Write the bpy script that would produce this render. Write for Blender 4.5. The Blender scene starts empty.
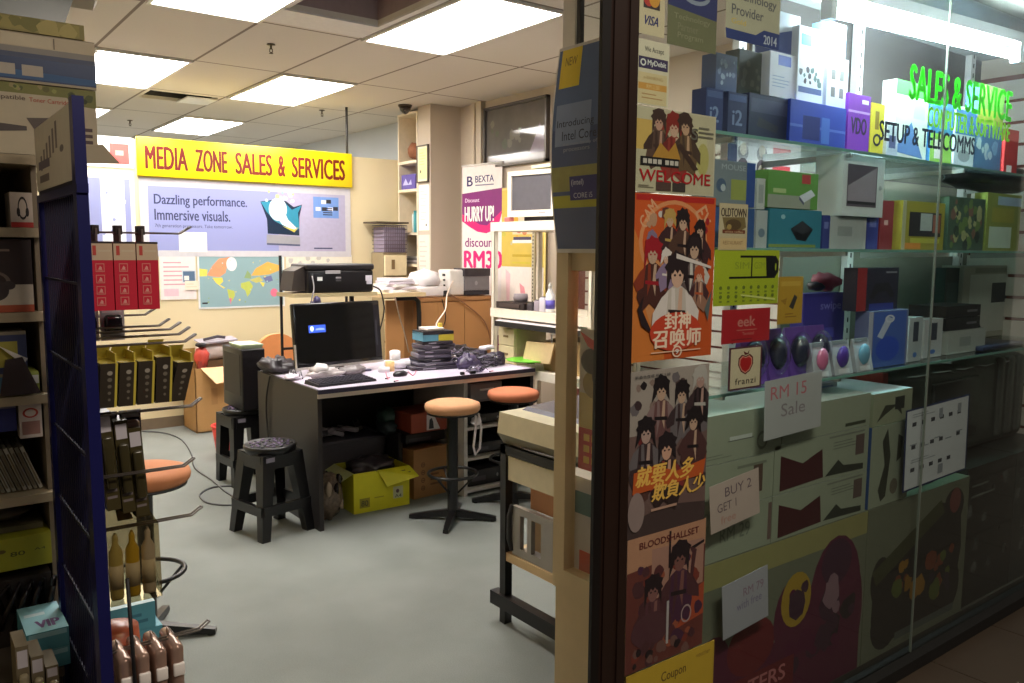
import bpy, bmesh, math, random
import numpy as np
from mathutils import Matrix, Vector
random.seed(7)
SC = bpy.context.scene
COL = SC.collection

# ------------------------------------------------------------------ camera
FPX, YAW, PITCH, ROLL, EYE = 825.24, math.radians(37.2207), math.radians(-6.2926), math.radians(0.40803), 1.5
_f = Vector((math.sin(YAW)*math.cos(PITCH), math.cos(YAW)*math.cos(PITCH), math.sin(PITCH)))
_r0 = Vector((math.cos(YAW), -math.sin(YAW), 0)); _u0 = _r0.cross(_f)
_r = _r0*math.cos(ROLL) + _u0*math.sin(ROLL); _u = -_r0*math.sin(ROLL) + _u0*math.cos(ROLL)
cam_data = bpy.data.cameras.new('camera'); cam = bpy.data.objects.new('camera', cam_data); COL.objects.link(cam)
cam_data.sensor_width = 36.0; cam_data.lens = FPX/1024*36.0; cam_data.clip_start = 0.02
cam.matrix_world = Matrix(((_r.x, _u.x, -_f.x, 0), (_r.y, _u.y, -_f.y, 0), (_r.z, _u.z, -_f.z, EYE), (0, 0, 0, 1)))
SC.camera = cam

# ------------------------------------------------------------------ world, corridor lamps, exposure
world = bpy.data.worlds.new('world'); SC.world = world; world.use_nodes = True
world.node_tree.nodes['Background'].inputs[0].default_value = (1.0, 0.86, 0.70, 1)
world.node_tree.nodes['Background'].inputs[1].default_value = 0.10
SC.view_settings.view_transform = 'Standard'; SC.view_settings.look = 'None'
SC.view_settings.gamma = 1.0; SC.view_settings.use_curve_mapping = False
SC.view_settings.exposure = 1.5
PANEL_POWER, TUBE_POWER = 8.8, 70.0
for loc, e in (((1.1, -0.1, 2.9), 17.0),):
    ld = bpy.data.lights.new('corridor_lamp', 'AREA'); ld.shape = 'RECTANGLE'; ld.size = 1.2; ld.size_y = 0.3
    ld.energy = e; ld.color = (1.0, 0.88, 0.76)
    lo = bpy.data.objects.new('corridor_lamp', ld); lo.location = loc; COL.objects.link(lo)

# ------------------------------------------------------------------ measuring helpers (pixel -> point on a real plane)
def _ray(x, y): return _f + _r*((x-512)/FPX) - _u*((y-341.5)/FPX)
def onY(x, y, Y):
    d = _ray(x, y); return Vector((0, 0, EYE)) + d*(Y/d.y)
def onX(x, y, X):
    d = _ray(x, y); return Vector((0, 0, EYE)) + d*(X/d.x)
def onZ(x, y, Z):
    d = _ray(x, y); return Vector((0, 0, EYE)) + d*((Z-EYE)/d.z)
def spanY(Y, x0, x1, yt, yb):
    """X range from the two pixel columns (taken at mid height), z range from the left edge"""
    ym = (yt+yb)/2
    return onY(x0, ym, Y).x, onY(x1, ym, Y).x, onY(x0, yt, Y).z, onY(x0, yb, Y).z

# ------------------------------------------------------------------ materials
def lin(c):
    c /= 255.0
    return c/12.92 if c <= 0.04045 else ((c+0.055)/1.055)**2.4
_M = {}
def mat(rgb, rough=0.55, metal=0.0, var=0.10, scale=25.0, bump=0.0, coat=0.0, emit=0.0, alpha=None, name=None):
    if isinstance(rgb, str):
        rgb = tuple(int(rgb[i:i+2], 16) for i in (1, 3, 5))
    key = (rgb, rough, metal, var, scale, bump, coat, emit, alpha)
    if key in _M: return _M[key]
    m = bpy.data.materials.new(name or 'paint_%02x%02x%02x' % rgb); m.use_nodes = True
    nt = m.node_tree; b = nt.nodes['Principled BSDF']
    base = tuple(lin(c) for c in rgb)
    tc = nt.nodes.new('ShaderNodeTexCoord'); nz = nt.nodes.new('ShaderNodeTexNoise')
    nz.inputs['Scale'].default_value = scale; nz.inputs['Detail'].default_value = 3
    nt.links.new(tc.outputs['Object'], nz.inputs['Vector'])
    mx = nt.nodes.new('ShaderNodeMix'); mx.data_type = 'RGBA'
    mx.inputs[6].default_value = tuple(c*(1-var) for c in base)+(1,)
    mx.inputs[7].default_value = tuple(min(1, c*(1+var)) for c in base)+(1,)
    nt.links.new(nz.outputs['Fac'], mx.inputs[0]); nt.links.new(mx.outputs[2], b.inputs['Base Color'])
    b.inputs['Roughness'].default_value = rough; b.inputs['Metallic'].default_value = metal
    b.inputs['Coat Weight'].default_value = coat
    if alpha is not None: b.inputs['Alpha'].default_value = alpha
    if emit:
        b.inputs['Emission Color'].default_value = base+(1,); b.inputs['Emission Strength'].default_value = emit
    if bump:
        bp = nt.nodes.new('ShaderNodeBump'); bp.inputs['Strength'].default_value = bump; bp.inputs['Distance'].default_value = 0.005
        nt.links.new(nz.outputs['Fac'], bp.inputs['Height']); nt.links.new(bp.outputs['Normal'], b.inputs['Normal'])
    _M[key] = m; return m
def glow(name, rgb, s):
    m = bpy.data.materials.new(name); m.use_nodes = True; nt = m.node_tree; nt.nodes.clear()
    e = nt.nodes.new('ShaderNodeEmission'); o = nt.nodes.new('ShaderNodeOutputMaterial')
    e.inputs[0].default_value = rgb+(1,); e.inputs[1].default_value = s
    nt.links.new(e.outputs[0], o.inputs[0]); return m
def vinyl(rgb):
    m = bpy.data.materials.new('vinyl_film'); m.use_nodes = True; nt = m.node_tree; b = nt.nodes['Principled BSDF']; o = nt.nodes['Material Output']
    c = tuple(lin(k) for k in rgb)+(1,); b.inputs['Base Color'].default_value = c; b.inputs['Roughness'].default_value = .4
    tl = nt.nodes.new('ShaderNodeBsdfTranslucent'); tl.inputs[0].default_value = c; mx = nt.nodes.new('ShaderNodeMixShader'); mx.inputs[0].default_value = .6
    nt.links.new(b.outputs[0], mx.inputs[1]); nt.links.new(tl.outputs[0], mx.inputs[2]); nt.links.new(mx.outputs[0], o.inputs[0]); return m
def pane_glass(name, tint, haze, hazecol=(0.7, 0.8, 0.85), refl=1.0):
    m = bpy.data.materials.new(name); m.use_nodes = True; nt = m.node_tree; nt.nodes.clear()
    o = nt.nodes.new('ShaderNodeOutputMaterial'); tr = nt.nodes.new('ShaderNodeBsdfTransparent'); gl = nt.nodes.new('ShaderNodeBsdfGlossy')
    tr.inputs[0].default_value = tint+(1,); gl.inputs['Roughness'].default_value = 0.02
    lw = nt.nodes.new('ShaderNodeLayerWeight'); lw.inputs['Blend'].default_value = 0.5
    pw = nt.nodes.new('ShaderNodeMath'); pw.operation = 'POWER'; pw.inputs[1].default_value = 5.0
    nt.links.new(lw.outputs['Facing'], pw.inputs[0])
    fr = nt.nodes.new('ShaderNodeMath'); fr.operation = 'MULTIPLY_ADD'; fr.inputs[1].default_value = 0.9; fr.inputs[2].default_value = 0.025
    nt.links.new(pw.outputs[0], fr.inputs[0])
    mu = nt.nodes.new('ShaderNodeMath'); mu.operation = 'MULTIPLY'; mu.inputs[1].default_value = refl
    nt.links.new(fr.outputs[0], mu.inputs[0])
    df = nt.nodes.new('ShaderNodeBsdfTranslucent'); df.inputs[0].default_value = hazecol+(1,)
    tc = nt.nodes.new('ShaderNodeTexCoord'); nz = nt.nodes.new('ShaderNodeTexNoise'); nz.inputs['Scale'].default_value = 3
    nt.links.new(tc.outputs['Object'], nz.inputs['Vector'])
    m2 = nt.nodes.new('ShaderNodeMath'); m2.operation = 'MULTIPLY'; m2.inputs[1].default_value = haze*2
    nt.links.new(nz.outputs['Fac'], m2.inputs[0])
    x1 = nt.nodes.new('ShaderNodeMixShader'); x2 = nt.nodes.new('ShaderNodeMixShader')
    nt.links.new(m2.outputs[0], x1.inputs[0]); nt.links.new(tr.outputs[0], x1.inputs[1]); nt.links.new(df.outputs[0], x1.inputs[2])
    nt.links.new(mu.outputs[0], x2.inputs[0]); nt.links.new(x1.outputs[0], x2.inputs[1]); nt.links.new(gl.outputs[0], x2.inputs[2])
    nt.links.new(x2.outputs[0], o.inputs[0]); return m

# ------------------------------------------------------------------ mesh builder
_TXT = {}
def text_mesh(s, bold, font_space=1.0):
    key = (s, 0, font_space)
    if key in _TXT: return _TXT[key]
    cu = bpy.data.curves.new('t', 'FONT'); cu.body = s; cu.size = 1.0; cu.resolution_u = 3
    cu.space_character = font_space
    ob = bpy.data.objects.new('t', cu); COL.objects.link(ob)
    dg = bpy.context.evaluated_depsgraph_get(); me = bpy.data.meshes.new_from_object(ob.evaluated_get(dg))
    vs = [(v.co.x, v.co.y) for v in me.vertices]; fs = [tuple(p.vertices) for p in me.polygons]
    bpy.data.objects.remove(ob); bpy.data.curves.remove(cu); bpy.data.meshes.remove(me)
    if vs:
        x0 = min(v[0] for v in vs); x1 = max(v[0] for v in vs); y0 = min(v[1] for v in vs); y1 = max(v[1] for v in vs)
    else: x0, x1, y0, y1 = 0, 1, 0, 1
    vs = [((v[0]-x0)/max(1e-6, x1-x0), (v[1]-y0)/max(1e-6, y1-y0)) for v in vs]
    _TXT[key] = (vs, fs, (x1-x0)/max(1e-6, y1-y0)); return _TXT[key]

class MB:
    def __init__(self): self.v = []; self.f = []; self.m = []; self.sm = []; self.mats = []; self.xf = None
    def mi(self, m):
        if m not in self.mats: self.mats.append(m)
        return self.mats.index(m)
    def add(self, vs, fs, m, smooth=False):
        o = len(self.v); k = self.mi(m)
        for p in vs:
            p = Vector(p)
            self.v.append(self.xf @ p if self.xf else p)
        for f in fs:
            self.f.append(tuple(i+o for i in f)); self.m.append(k); self.sm.append(smooth)
    def box(self, a, b, m, taper=None):
        x0, y0, z0 = a; x1, y1, z1 = b
        vs = [(x0,y0,z0),(x1,y0,z0),(x1,y1,z0),(x0,y1,z0),(x0,y0,z1),(x1,y0,z1),(x1,y1,z1),(x0,y1,z1)]
        if taper:
            cx, cy = (x0+x1)/2, (y0+y1)/2
            vs = vs[:4]+[(cx+(x-cx)*taper, cy+(y-cy)*taper, z) for x, y, z in vs[4:]]
        self.add(vs, [(0,3,2,1),(4,5,6,7),(0,1,5,4),(1,2,6,5),(2,3,7,6),(3,0,4,7)], m)
    def rbox(self, a, b, m, r=0.01, seg=3):
        """box with rounded edges"""
        bm = bmesh.new(); bmesh.ops.create_cube(bm, size=1)
        c = [(a[i]+b[i])/2 for i in range(3)]; d = [b[i]-a[i] for i in range(3)]
        for v in bm.verts: v.co = Vector([c[i]+v.co[i]*d[i] for i in range(3)])
        r = min(r, min(abs(q) for q in d)*0.49)
        bmesh.ops.bevel(bm, geom=list(bm.edges), offset=r, segments=seg, profile=0.5, affect='EDGES')
        bm.verts.index_update()
        self.add([v.co.copy() for v in bm.verts], [tuple(v.index for v in f.verts) for f in bm.faces], m, seg > 1); bm.free()
    def hexa(self, bot, top, m):
        vs = list(bot)+list(top); n = len(bot)
        fs = [tuple(range(n))[::-1], tuple(range(n, 2*n))]+[(i, (i+1) % n, n+(i+1) % n, n+i) for i in range(n)]
        self.add(vs, fs, m)
    def tube(self, pts, r, m, n=8, closed=False):
        pts = [Vector(p) for p in pts]; k = len(pts); vs = []; fs = []
        rr = r if isinstance(r, (list, tuple)) else [r]*k
        up = None
        for i, p in enumerate(pts):
            if closed: t = pts[(i+1) % k]-pts[i-1]
            else: t = pts[min(i+1, k-1)]-pts[max(i-1, 0)]
            t.normalize()
            if up is None:
                up = Vector((0, 0, 1)) if abs(t.z) < 0.9 else Vector((1, 0, 0))
            a = t.cross(up); 
            if a.length < 1e-4: a = t.orthogonal()
            a.normalize(); b = a.cross(t); up = b
            for j in range(n):
                w = 2*math.pi*j/n; vs.append(p+a*math.cos(w)*rr[i]+b*math.sin(w)*rr[i])
        for i in range(k if closed else k-1):
            for j in range(n):
                i2 = (i+1) % k
                fs.append((i*n+j, i*n+(j+1) % n, i2*n+(j+1) % n, i2*n+j))
        if not closed: fs += [tuple(range(n))[::-1], tuple(range((k-1)*n, k*n))]
        self.add(vs, fs, m, True)
    def lathe(self, c, prof, m, n=24, smooth=True, sx=1, sy=1):
        c = Vector(c); vs = []; fs = []; k = len(prof)
        for r, z in prof:
            for j in range(n):
                w = 2*math.pi*j/n; vs.append(c+Vector((r*math.cos(w)*sx, r*math.sin(w)*sy, z)))
        for i in range(k-1):
            for j in range(n): fs.append((i*n+j, i*n+(j+1) % n, (i+1)*n+(j+1) % n, (i+1)*n+j))
        fs += [tuple(range(n))[::-1], tuple(range((k-1)*n, k*n))]
        self.add(vs, fs, m, smooth)
    def blob(self, c, rad, m, seed=0, amp=0.15, n=14, flat=None, freq=3.0):
        """crumpled / lumpy ellipsoid"""
        rnd = random.Random(seed); ph = [rnd.uniform(0, 6.28) for _ in range(9)]
        vs = []; fs = []; rows = n//2+1
        for i in range(rows):
            t = math.pi*i/(rows-1)
            for j in range(n):
                w = 2*math.pi*j/n
                d = Vector((math.sin(t)*math.cos(w), math.sin(t)*math.sin(w), math.cos(t)))
                k = 1+amp*(math.sin(freq*d.x*2+ph[0])*math.sin(freq*d.y*2+ph[1])+0.6*math.sin(freq*3.1*d.z+ph[2]+d.x*4))
                p = Vector((d.x*rad[0], d.y*rad[1], d.z*rad[2]))*k
                if flat is not None: p.z = max(p.z, flat)
                vs.append(Vector(c)+p)
        for i in range(rows-1):
            for j in range(n): fs.append((i*n+j, (i+1)*n+j, (i+1)*n+(j+1) % n, i*n+(j+1) % n))
        self.add(vs, fs, m, True)
    def build(self, name, parent=None, kind=None):
        me = bpy.data.meshes.new(name)
        off = Vector((0, 0, 0))
        if parent is None and self.v:
            xs = [p.x for p in self.v]; ys = [p.y for p in self.v]; zs = [p.z for p in self.v]
            off = Vector(((min(xs)+max(xs))/2, (min(ys)+max(ys))/2, min(zs)))
        elif parent is not None:
            off = parent.matrix_basis.translation if not parent.parent else parent.matrix_basis.translation+parent.parent.matrix_basis.translation
        me.from_pydata([p-off for p in self.v], [], self.f)
        for m in self.mats: me.materials.append(m)
        me.polygons.foreach_set('material_index', self.m); me.polygons.foreach_set('use_smooth', self.sm)
        me.validate(); me.update()
        o = bpy.data.objects.new(name, me); COL.objects.link(o)
        if parent is not None: o.parent = parent
        else: o.location = off
        if kind: o['kind'] = kind
        return o

class Face:
    """2-D drawing on a flat surface: o = lower left corner, u / v unit directions, printed layer over layer"""
    STEP = 0.00003
    def __init__(self, mb, o, u, v, w, h, lift=0.0001):
        self.mb, self.o, self.u, self.v, self.w, self.h = mb, Vector(o), Vector(u).normalized(), Vector(v).normalized(), w, h
        self.n = self.u.cross(self.v); self.k = 0; self.lift = lift
    def pt(self, a, b): return self.o+self.u*a*self.w+self.v*b*self.h+self.n*(self.lift+self.k*self.STEP)
    def poly(self, pts, m):
        self.k += 1
        self.mb.add([self.pt(a, b) for a, b in pts], [tuple(range(len(pts)))], m)
    def rect(self, a0, b0, a1, b1, m): self.poly([(a0, b0), (a1, b0), (a1, b1), (a0, b1)], m)
    def ell(self, a, b, ra, rb, m, n=20, rot=0.0, t0=0, t1=360):
        pts = []
        ar = self.w/self.h
        for i in range(n + (0 if t1-t0 == 360 else 1)):
            t = math.radians(t0+(t1-t0)*i/n); x, y = ra*math.cos(t)*ar, rb*math.sin(t)
            pts.append((a+(x*math.cos(rot)-y*math.sin(rot))/ar, b+x*math.sin(rot)+y*math.cos(rot)))
        self.poly(pts, m)
    def ring(self, a, b, ra, rb, th, m, n=28):
        self.k += 1; vs = []; fs = []
        for i in range(n):
            t = 2*math.pi*i/n
            vs += [self.pt(a+ra*math.cos(t), b+rb*math.sin(t)), self.pt(a+ra*(1-th)*math.cos(t), b+rb*(1-th)*math.sin(t))]
        for i in range(n):
            j = (i+1) % n; fs.append((2*i, 2*j, 2*j+1, 2*i+1))
        self.mb.add(vs, fs, m)
    def text(self, s, a0, b0, a1, b1, m, bold=0.0, slant=0.0, space=1.0, rot=0.0):
        """text fitted to the rectangle"""
        vs, fs, _ = text_mesh(s, bold, space); self.k += 1
        ca, cb = (a0+a1)/2, (b0+b1)/2; hh = (b1-b0)*self.h
        for sx, sy in (((0, 0),) if bold < .008 else ((-1, 0), (1, 0), (0, .6), (0, -.6))):   # heavier strokes: the same print struck again beside itself
            pts = []; self.k += .25
            for x, y in vs:
                px = ((a0+(a1-a0)*(x+slant*(y-0.5)))-ca)*self.w+sx*bold*hh*1.4; py = ((b0+(b1-b0)*y)-cb)*self.h+sy*bold*hh*1.2
                q = (px*math.cos(rot)-py*math.sin(rot), px*math.sin(rot)+py*math.cos(rot))
                pts.append(self.pt(ca+q[0]/self.w, cb+q[1]/self.h))
            self.mb.add(pts, fs, m)
    def lines(self, a0, b0, a1, b1, n, m, fill=0.5, seed=1):
        """rows of small print"""
        rnd = random.Random(seed); st = (b1-b0)/n
        for i in range(n):
            e = a0+(a1-a0)*rnd.uniform(0.6, 1.0); y = b1-st*(i+1)
            self.rect(a0, y+st*(1-fill)/2, e, y+st*(1+fill)/2, m); self.k -= 1
        self.k += 1
    def blots(self, a0, b0, a1, b1, n, ms, r0, r1, seed=1, asp=None):
        rnd = random.Random(seed); asp = asp or self.w/self.h
        for i in range(n):
            r = rnd.uniform(r0, r1)
            a = rnd.uniform(a0, a1); b = rnd.uniform(b0, b1); k = rnd.randint(8, 12)
            pts = [(min(1, max(0, a+r*rnd.uniform(.75, 1.2)*math.cos(6.283*j/k))), min(1, max(0, b+r*asp*rnd.uniform(.75, 1.2)*math.sin(6.283*j/k)))) for j in range(k)]
            self.poly(pts, rnd.choice(ms)); self.k -= 0.8

# ------------------------------------------------------------------ things
def tag(o, label, cat, group=None, kind=None):
    o['label'] = label; o['category'] = cat
    if group: o['group'] = group
    if kind: o['kind'] = kind
    return o
def thing(name, label, cat, loc, group=None):
    o = bpy.data.objects.new(name, None); o.location = loc; o.empty_display_size = 0.05; COL.objects.link(o)
    return tag(o, label, cat, group)
def one(mb, name, label, cat, group=None): return tag(mb.build(name), label, cat, group)
def structure(mb, name): return mb.build(name, kind='structure')
def copy_tree(o, parent=None):
    c = o.copy(); COL.objects.link(c)
    if parent is not None: c.parent = parent
    for ch in [k for k in COL.objects if k.parent == o]: copy_tree(ch, c)
    return c
def rotz(deg, c=(0, 0, 0)):
    return Matrix.Translation(Vector(c)) @ Matrix.Rotation(math.radians(deg), 4, 'Z') @ Matrix.Translation(-Vector(c))

def sheet(name, label, cat, o, u, v, w, h, base, art=None, group=None, t=0.0012, curl=0.0):
    """a flat printed sheet of real thickness; art(face) draws on it"""
    mb = MB(); o = Vector(o); u = Vector(u).normalized(); v = Vector(v).normalized(); n = u.cross(v)
    p = [o, o+u*w, o+u*w+v*h, o+v*h]
    mb.hexa([q-n*t for q in p], p, base)
    if art: art(Face(mb, o, u, v, w, h, lift=0.0001))
    return one(mb, name, label, cat, group)
def printed_box(name, label, cat, x0, x1, y0, y1, z0, z1, m, art=None, side=None, top=None, group=None, rot=0.0):
    """a carton whose printed front faces the street side (-Y)"""
    mb = MB()
    if rot: mb.xf = rotz(rot, ((x0+x1)/2, (y0+y1)/2, 0))
    mb.box((x0, y0, z0), (x1, y1, z1), m)
    if art:
        f = Face(mb, (x0, y0, z0), (1, 0, 0), (0, 0, 1), x1-x0, z1-z0); art(f)
    if side is not None:
        f = Face(mb, (x0, y1, z0), (0, -1, 0), (0, 0, 1), y1-y0, z1-z0)
        f.rect(0, 0, 1, 1, side) if not callable(side) else side(f)
    if top is not None:
        f = Face(mb, (x0, y0, z1), (1, 0, 0), (0, 1, 0), x1-x0, y1-y0)
        f.rect(0, 0, 1, 1, top) if not callable(top) else top(f)
    return one(mb, name, label, cat, group)
WHITE = mat((232, 232, 228)); BLACK = mat((18, 17, 19)); DARK = mat((34, 31, 33)); INK = mat((40, 40, 46), var=0.02)
CREAM = mat((214, 200, 160), rough=0.7)
def figure(f, a, b, s, hair, robe, skin, trim=None, lean=0.0):
    """a plain robed print figure (no particular person or character): hair, face, layered robe"""
    ar = f.w/f.h; rn = random.Random(int(a*977+b*1733+s*411)); trim = trim or robe
    P = lambda x, y: (min(1, max(0, a+(x+lean*y)*s)), min(1, max(0, b+y*s*ar)))
    J = lambda k: rn.uniform(-k, k)
    f.poly([P(-1.0+J(.2), -2.2), P(-.6, -2.9+J(.3)), P(.1+J(.3), -2.5), P(.7, -2.9+J(.3)), P(1.05+J(.2), -2.0), P(.85, -1.2), P(.55, -.72), P(.2, -.52), P(-.2, -.52), P(-.55, -.72), P(-.85, -1.2)], robe)
    for sd in (-1, 1):
        f.poly([P(sd*.82, -.95), P(sd*.45, -.7), P(sd*.55, -1.7), P(sd*(1.2+J(.2)), -2.0+J(.3)), P(sd*1.25, -1.5)], trim)
        f.poly([P(sd*.30, -.60), P(sd*.12, -.62), P(sd*.05, -1.5), P(sd*.28, -2.3+J(.3))], trim if sd < 0 else skin)
    f.poly([P(-.45, -1.55), P(.5, -1.65), P(.48, -1.45), P(-.45, -1.38)], hair)
    n = 18; f.poly([P(.56*(1+.35*(k % 2)*rn.random())*math.cos(k*6.283/n), .16+.52*(1+.3*(k % 2)*rn.random())*math.sin(k*6.283/n)) for k in range(n)], hair)
    for sd in (-1, 1): f.poly([P(sd*.30, .1), P(sd*.56, .1), P(sd*(.62+J(.1)), -.75+J(.2)), P(sd*.40, -.35)], hair)
    f.poly([P(.33*math.cos(t), .44*math.sin(t)-.17) for t in [k*6.283/12 for k in range(12)]], skin)
    for sd in (-1, 1): f.poly([P(sd*.14+.07*math.cos(t), .05*math.sin(t)-.14) for t in [k*6.283/6 for k in range(6)]], hair)
    f.poly([P(-.44, .10), P(-.26, -.10), P(-.14, .06), P(0, -.08), P(.12, .06), P(.28, -.12), P(.44, .12), P(.25, .5), P(-.25, .5)], hair)

# ================================================================== THE SETTING
CEIL, BACK, RIGHT, FRONT, LEFT, FAR = 2.82, 7.19, 4.37, 1.41, -0.75, 11.0
def ceil_mat():
    m = mat((206, 199, 188), rough=0.9, var=0.03, scale=60, name='ceiling_tile').copy(); nt = m.node_tree; b = nt.nodes['Principled BSDF']
    geo = nt.nodes.new('ShaderNodeNewGeometry'); sep = nt.nodes.new('ShaderNodeSeparateXYZ'); nt.links.new(geo.outputs['Position'], sep.inputs[0])
    def line(out, off, pitch, w):
        a = nt.nodes.new('ShaderNodeMath'); a.operation = 'SUBTRACT'; a.inputs[1].default_value = off-w/2; nt.links.new(out, a.inputs[0])
        d = nt.nodes.new('ShaderNodeMath'); d.operation = 'FLOORED_MODULO'; d.inputs[1].default_value = pitch; nt.links.new(a.outputs[0], d.inputs[0])
        l = nt.nodes.new('ShaderNodeMath'); l.operation = 'LESS_THAN'; l.inputs[1].default_value = w; nt.links.new(d.outputs[0], l.inputs[0]); return l
    a = line(sep.outputs[0], 1.20, 0.64, 0.020); c = line(sep.outputs[1], 3.60, 1.28, 0.020)
    mx = nt.nodes.new('ShaderNodeMath'); mx.operation = 'MAXIMUM'; nt.links.new(a.outputs[0], mx.inputs[0]); nt.links.new(c.outputs[0], mx.inputs[1])
    old = b.inputs['Base Color'].links[0].from_socket
    mm = nt.nodes.new('ShaderNodeMix'); mm.data_type = 'RGBA'; nt.links.new(mx.outputs[0], mm.inputs[0]); nt.links.new(old, mm.inputs[6])
    mm.inputs[7].default_value = (lin(128), lin(116), lin(104), 1); nt.links.new(mm.outputs[2], b.inputs['Base Color'])
    return m
def carpet_mat():
    m = mat((135, 139, 134), rough=0.95, var=0.22, scale=220, bump=0.25, name='carpet').copy(); nt = m.node_tree; b = nt.nodes['Principled BSDF']
    nz = nt.nodes.new('ShaderNodeTexNoise'); nz.inputs['Scale'].default_value = 2.2; nz.inputs['Detail'].default_value = 4
    tc = nt.nodes.new('ShaderNodeTexCoord'); nt.links.new(tc.outputs['Object'], nz.inputs['Vector'])
    r = nt.nodes.new('ShaderNodeMapRange'); r.inputs['From Min'].default_value = .35; r.inputs['From Max'].default_value = .7
    r.inputs['To Min'].default_value = .86; r.inputs['To Max'].default_value = 1.06; nt.links.new(nz.outputs['Fac'], r.inputs['Value'])
    mm = nt.nodes.new('ShaderNodeMix'); mm.data_type = 'RGBA'; mm.blend_type = 'MULTIPLY'; mm.inputs[0].default_value = 1
    old = b.inputs['Base Color'].links[0].from_socket; nt.links.new(old, mm.inputs[6]); nt.links.new(r.outputs[0], mm.inputs[7])
    nt.links.new(mm.outputs[2], b.inputs['Base Color']); return m
mb = MB(); mb.box((LEFT, FRONT, -.05), (RIGHT, FAR, 0), carpet_mat()); structure(mb, 'floor')
mb = MB()
tile = mat((72, 60, 48), rough=0.4, var=0.18, scale=6)
grout = mat((60, 50, 42), rough=0.8)
mb.box((-3.0, -3.2, -.05), (15.0, FRONT, -.004), grout)
for i in range(36):
    for j in range(9):
        x, y = -3.0+i*.5, FRONT-(j+1)*.5
        mb.box((x+.003, y+.003, -.004), (x+.497, y+.497, 0), tile)
structure(mb, 'floor_corridor')
mb = MB(); mb.box((-3.0, -3.2, 0), (15.0, -3.1, 3.3), mat((26, 22, 20), rough=.8)); structure(mb, 'wall_corridor_added')  # unseen opposite wall, added dark to dim the reflections in the shop glass
# ceiling with one missing tile and one half-open tile
mb = MB(); cm = ceil_mat()
HOLES = [(1.87, 2.42, 3.72, 4.52), (1.88, 2.45, 7.53, 7.95)]
xs = sorted({LEFT, RIGHT}|{h[0] for h in HOLES}|{h[1] for h in HOLES}); ys = sorted({FRONT, FAR}|{h[2] for h in HOLES}|{h[3] for h in HOLES})
for i in range(len(xs)-1):
    for j in range(len(ys)-1):
        cx, cy = (xs[i]+xs[i+1])/2, (ys[j]+ys[j+1])/2
        if any(h[0] < cx < h[1] and h[2] < cy < h[3] for h in HOLES): continue
        mb.box((xs[i], ys[j], CEIL), (xs[i+1], ys[j+1], CEIL+.03), cm)
for h in HOLES:   # dark plenum above each opening
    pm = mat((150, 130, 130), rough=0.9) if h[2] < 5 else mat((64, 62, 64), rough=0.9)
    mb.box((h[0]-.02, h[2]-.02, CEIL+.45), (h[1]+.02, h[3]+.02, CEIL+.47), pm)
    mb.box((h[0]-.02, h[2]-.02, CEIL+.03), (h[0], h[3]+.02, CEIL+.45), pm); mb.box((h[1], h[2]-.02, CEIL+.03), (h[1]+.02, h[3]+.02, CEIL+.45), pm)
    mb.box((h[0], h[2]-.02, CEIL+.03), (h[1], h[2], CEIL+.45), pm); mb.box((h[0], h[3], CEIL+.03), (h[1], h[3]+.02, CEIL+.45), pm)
structure(mb, 'ceiling')
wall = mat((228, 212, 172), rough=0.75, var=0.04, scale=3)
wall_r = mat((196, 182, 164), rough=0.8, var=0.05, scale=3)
dim_grey_w = mat((196, 200, 204), rough=0.85, var=0.04, scale=3)  # grey puts the dim light beyond the partition into the wall colour
mb = MB(); mb.box((LEFT, BACK, 0), (RIGHT, BACK+.1, 2.365), wall); structure(mb, 'wall_back')
mb = MB(); mb.box((LEFT, FAR, 0), (RIGHT, FAR+.1, CEIL+.03), dim_grey_w); structure(mb, 'wall_far')
mb = MB(); mb.box((RIGHT, FRONT, 0), (RIGHT+.1, BACK, CEIL+.03), wall_r); mb.box((RIGHT, BACK, 0), (RIGHT+.1, FAR, CEIL+.03), dim_grey_w); structure(mb, 'wall_right')
mb = MB(); mb.box((LEFT-.1, FRONT, 0), (LEFT, FAR, CEIL+.03), wall); structure(mb, 'wall_left')
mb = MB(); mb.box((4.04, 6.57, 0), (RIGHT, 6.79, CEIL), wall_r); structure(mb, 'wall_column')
mb = MB(); mb.box((LEFT, BACK-.012, 0), (3.70, BACK, .09), mat((120, 104, 84))); structure(mb, 'baseboard_back')
mb = MB()
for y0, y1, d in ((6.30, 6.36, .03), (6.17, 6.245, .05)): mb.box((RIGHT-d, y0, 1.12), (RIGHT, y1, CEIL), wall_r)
structure(mb, 'trim_1')
# slatted panel on the right wall
mb = MB(); sl = mat((216, 210, 200)); gr = mat((110, 52, 44))
mb.box((RIGHT-.012, 1.60, .25), (RIGHT, 5.05, 2.35), gr)
for k in range(20): mb.box((RIGHT-.028, 1.62, .26+k*.104), (RIGHT-.012, 4.78, .26+k*.104+.088), sl)
structure(mb, 'trim_2')
# street front: wooden mullion, header, wall left of the door, kerb under the glass
brown = mat((40, 26, 21), rough=0.32, var=0.15, scale=8)
mb = MB(); mb.box((1.335, 1.401, 0), (1.422, 1.408, 2.42), brown); mb.box((1.345, 1.396, 0), (1.362, 1.401, 2.42), brown); mb.box((1.395, 1.396, 0), (1.422, 1.401, 2.42), brown)
mb.box((1.309, 1.398, 0), (1.335, 1.408, 2.42), mat((20, 16, 15), rough=.4)); structure(mb, 'door_1')
mb = MB(); mb.box((-2.4, 1.34, 2.42), (6.4, 1.48, 3.3), mat((120, 118, 112), rough=.6)); structure(mb, 'wall_front')
mb = MB(); mb.box((-2.4, 1.36, 0), (LEFT+.05, 1.46, 2.42), mat((60, 50, 42))); structure(mb, 'wall_front_left')
mb = MB(); mb.box((1.432, 1.37, 0), (4.42, 1.44, .045), mat((26, 25, 24), rough=.6)); structure(mb, 'trim_3')
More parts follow.
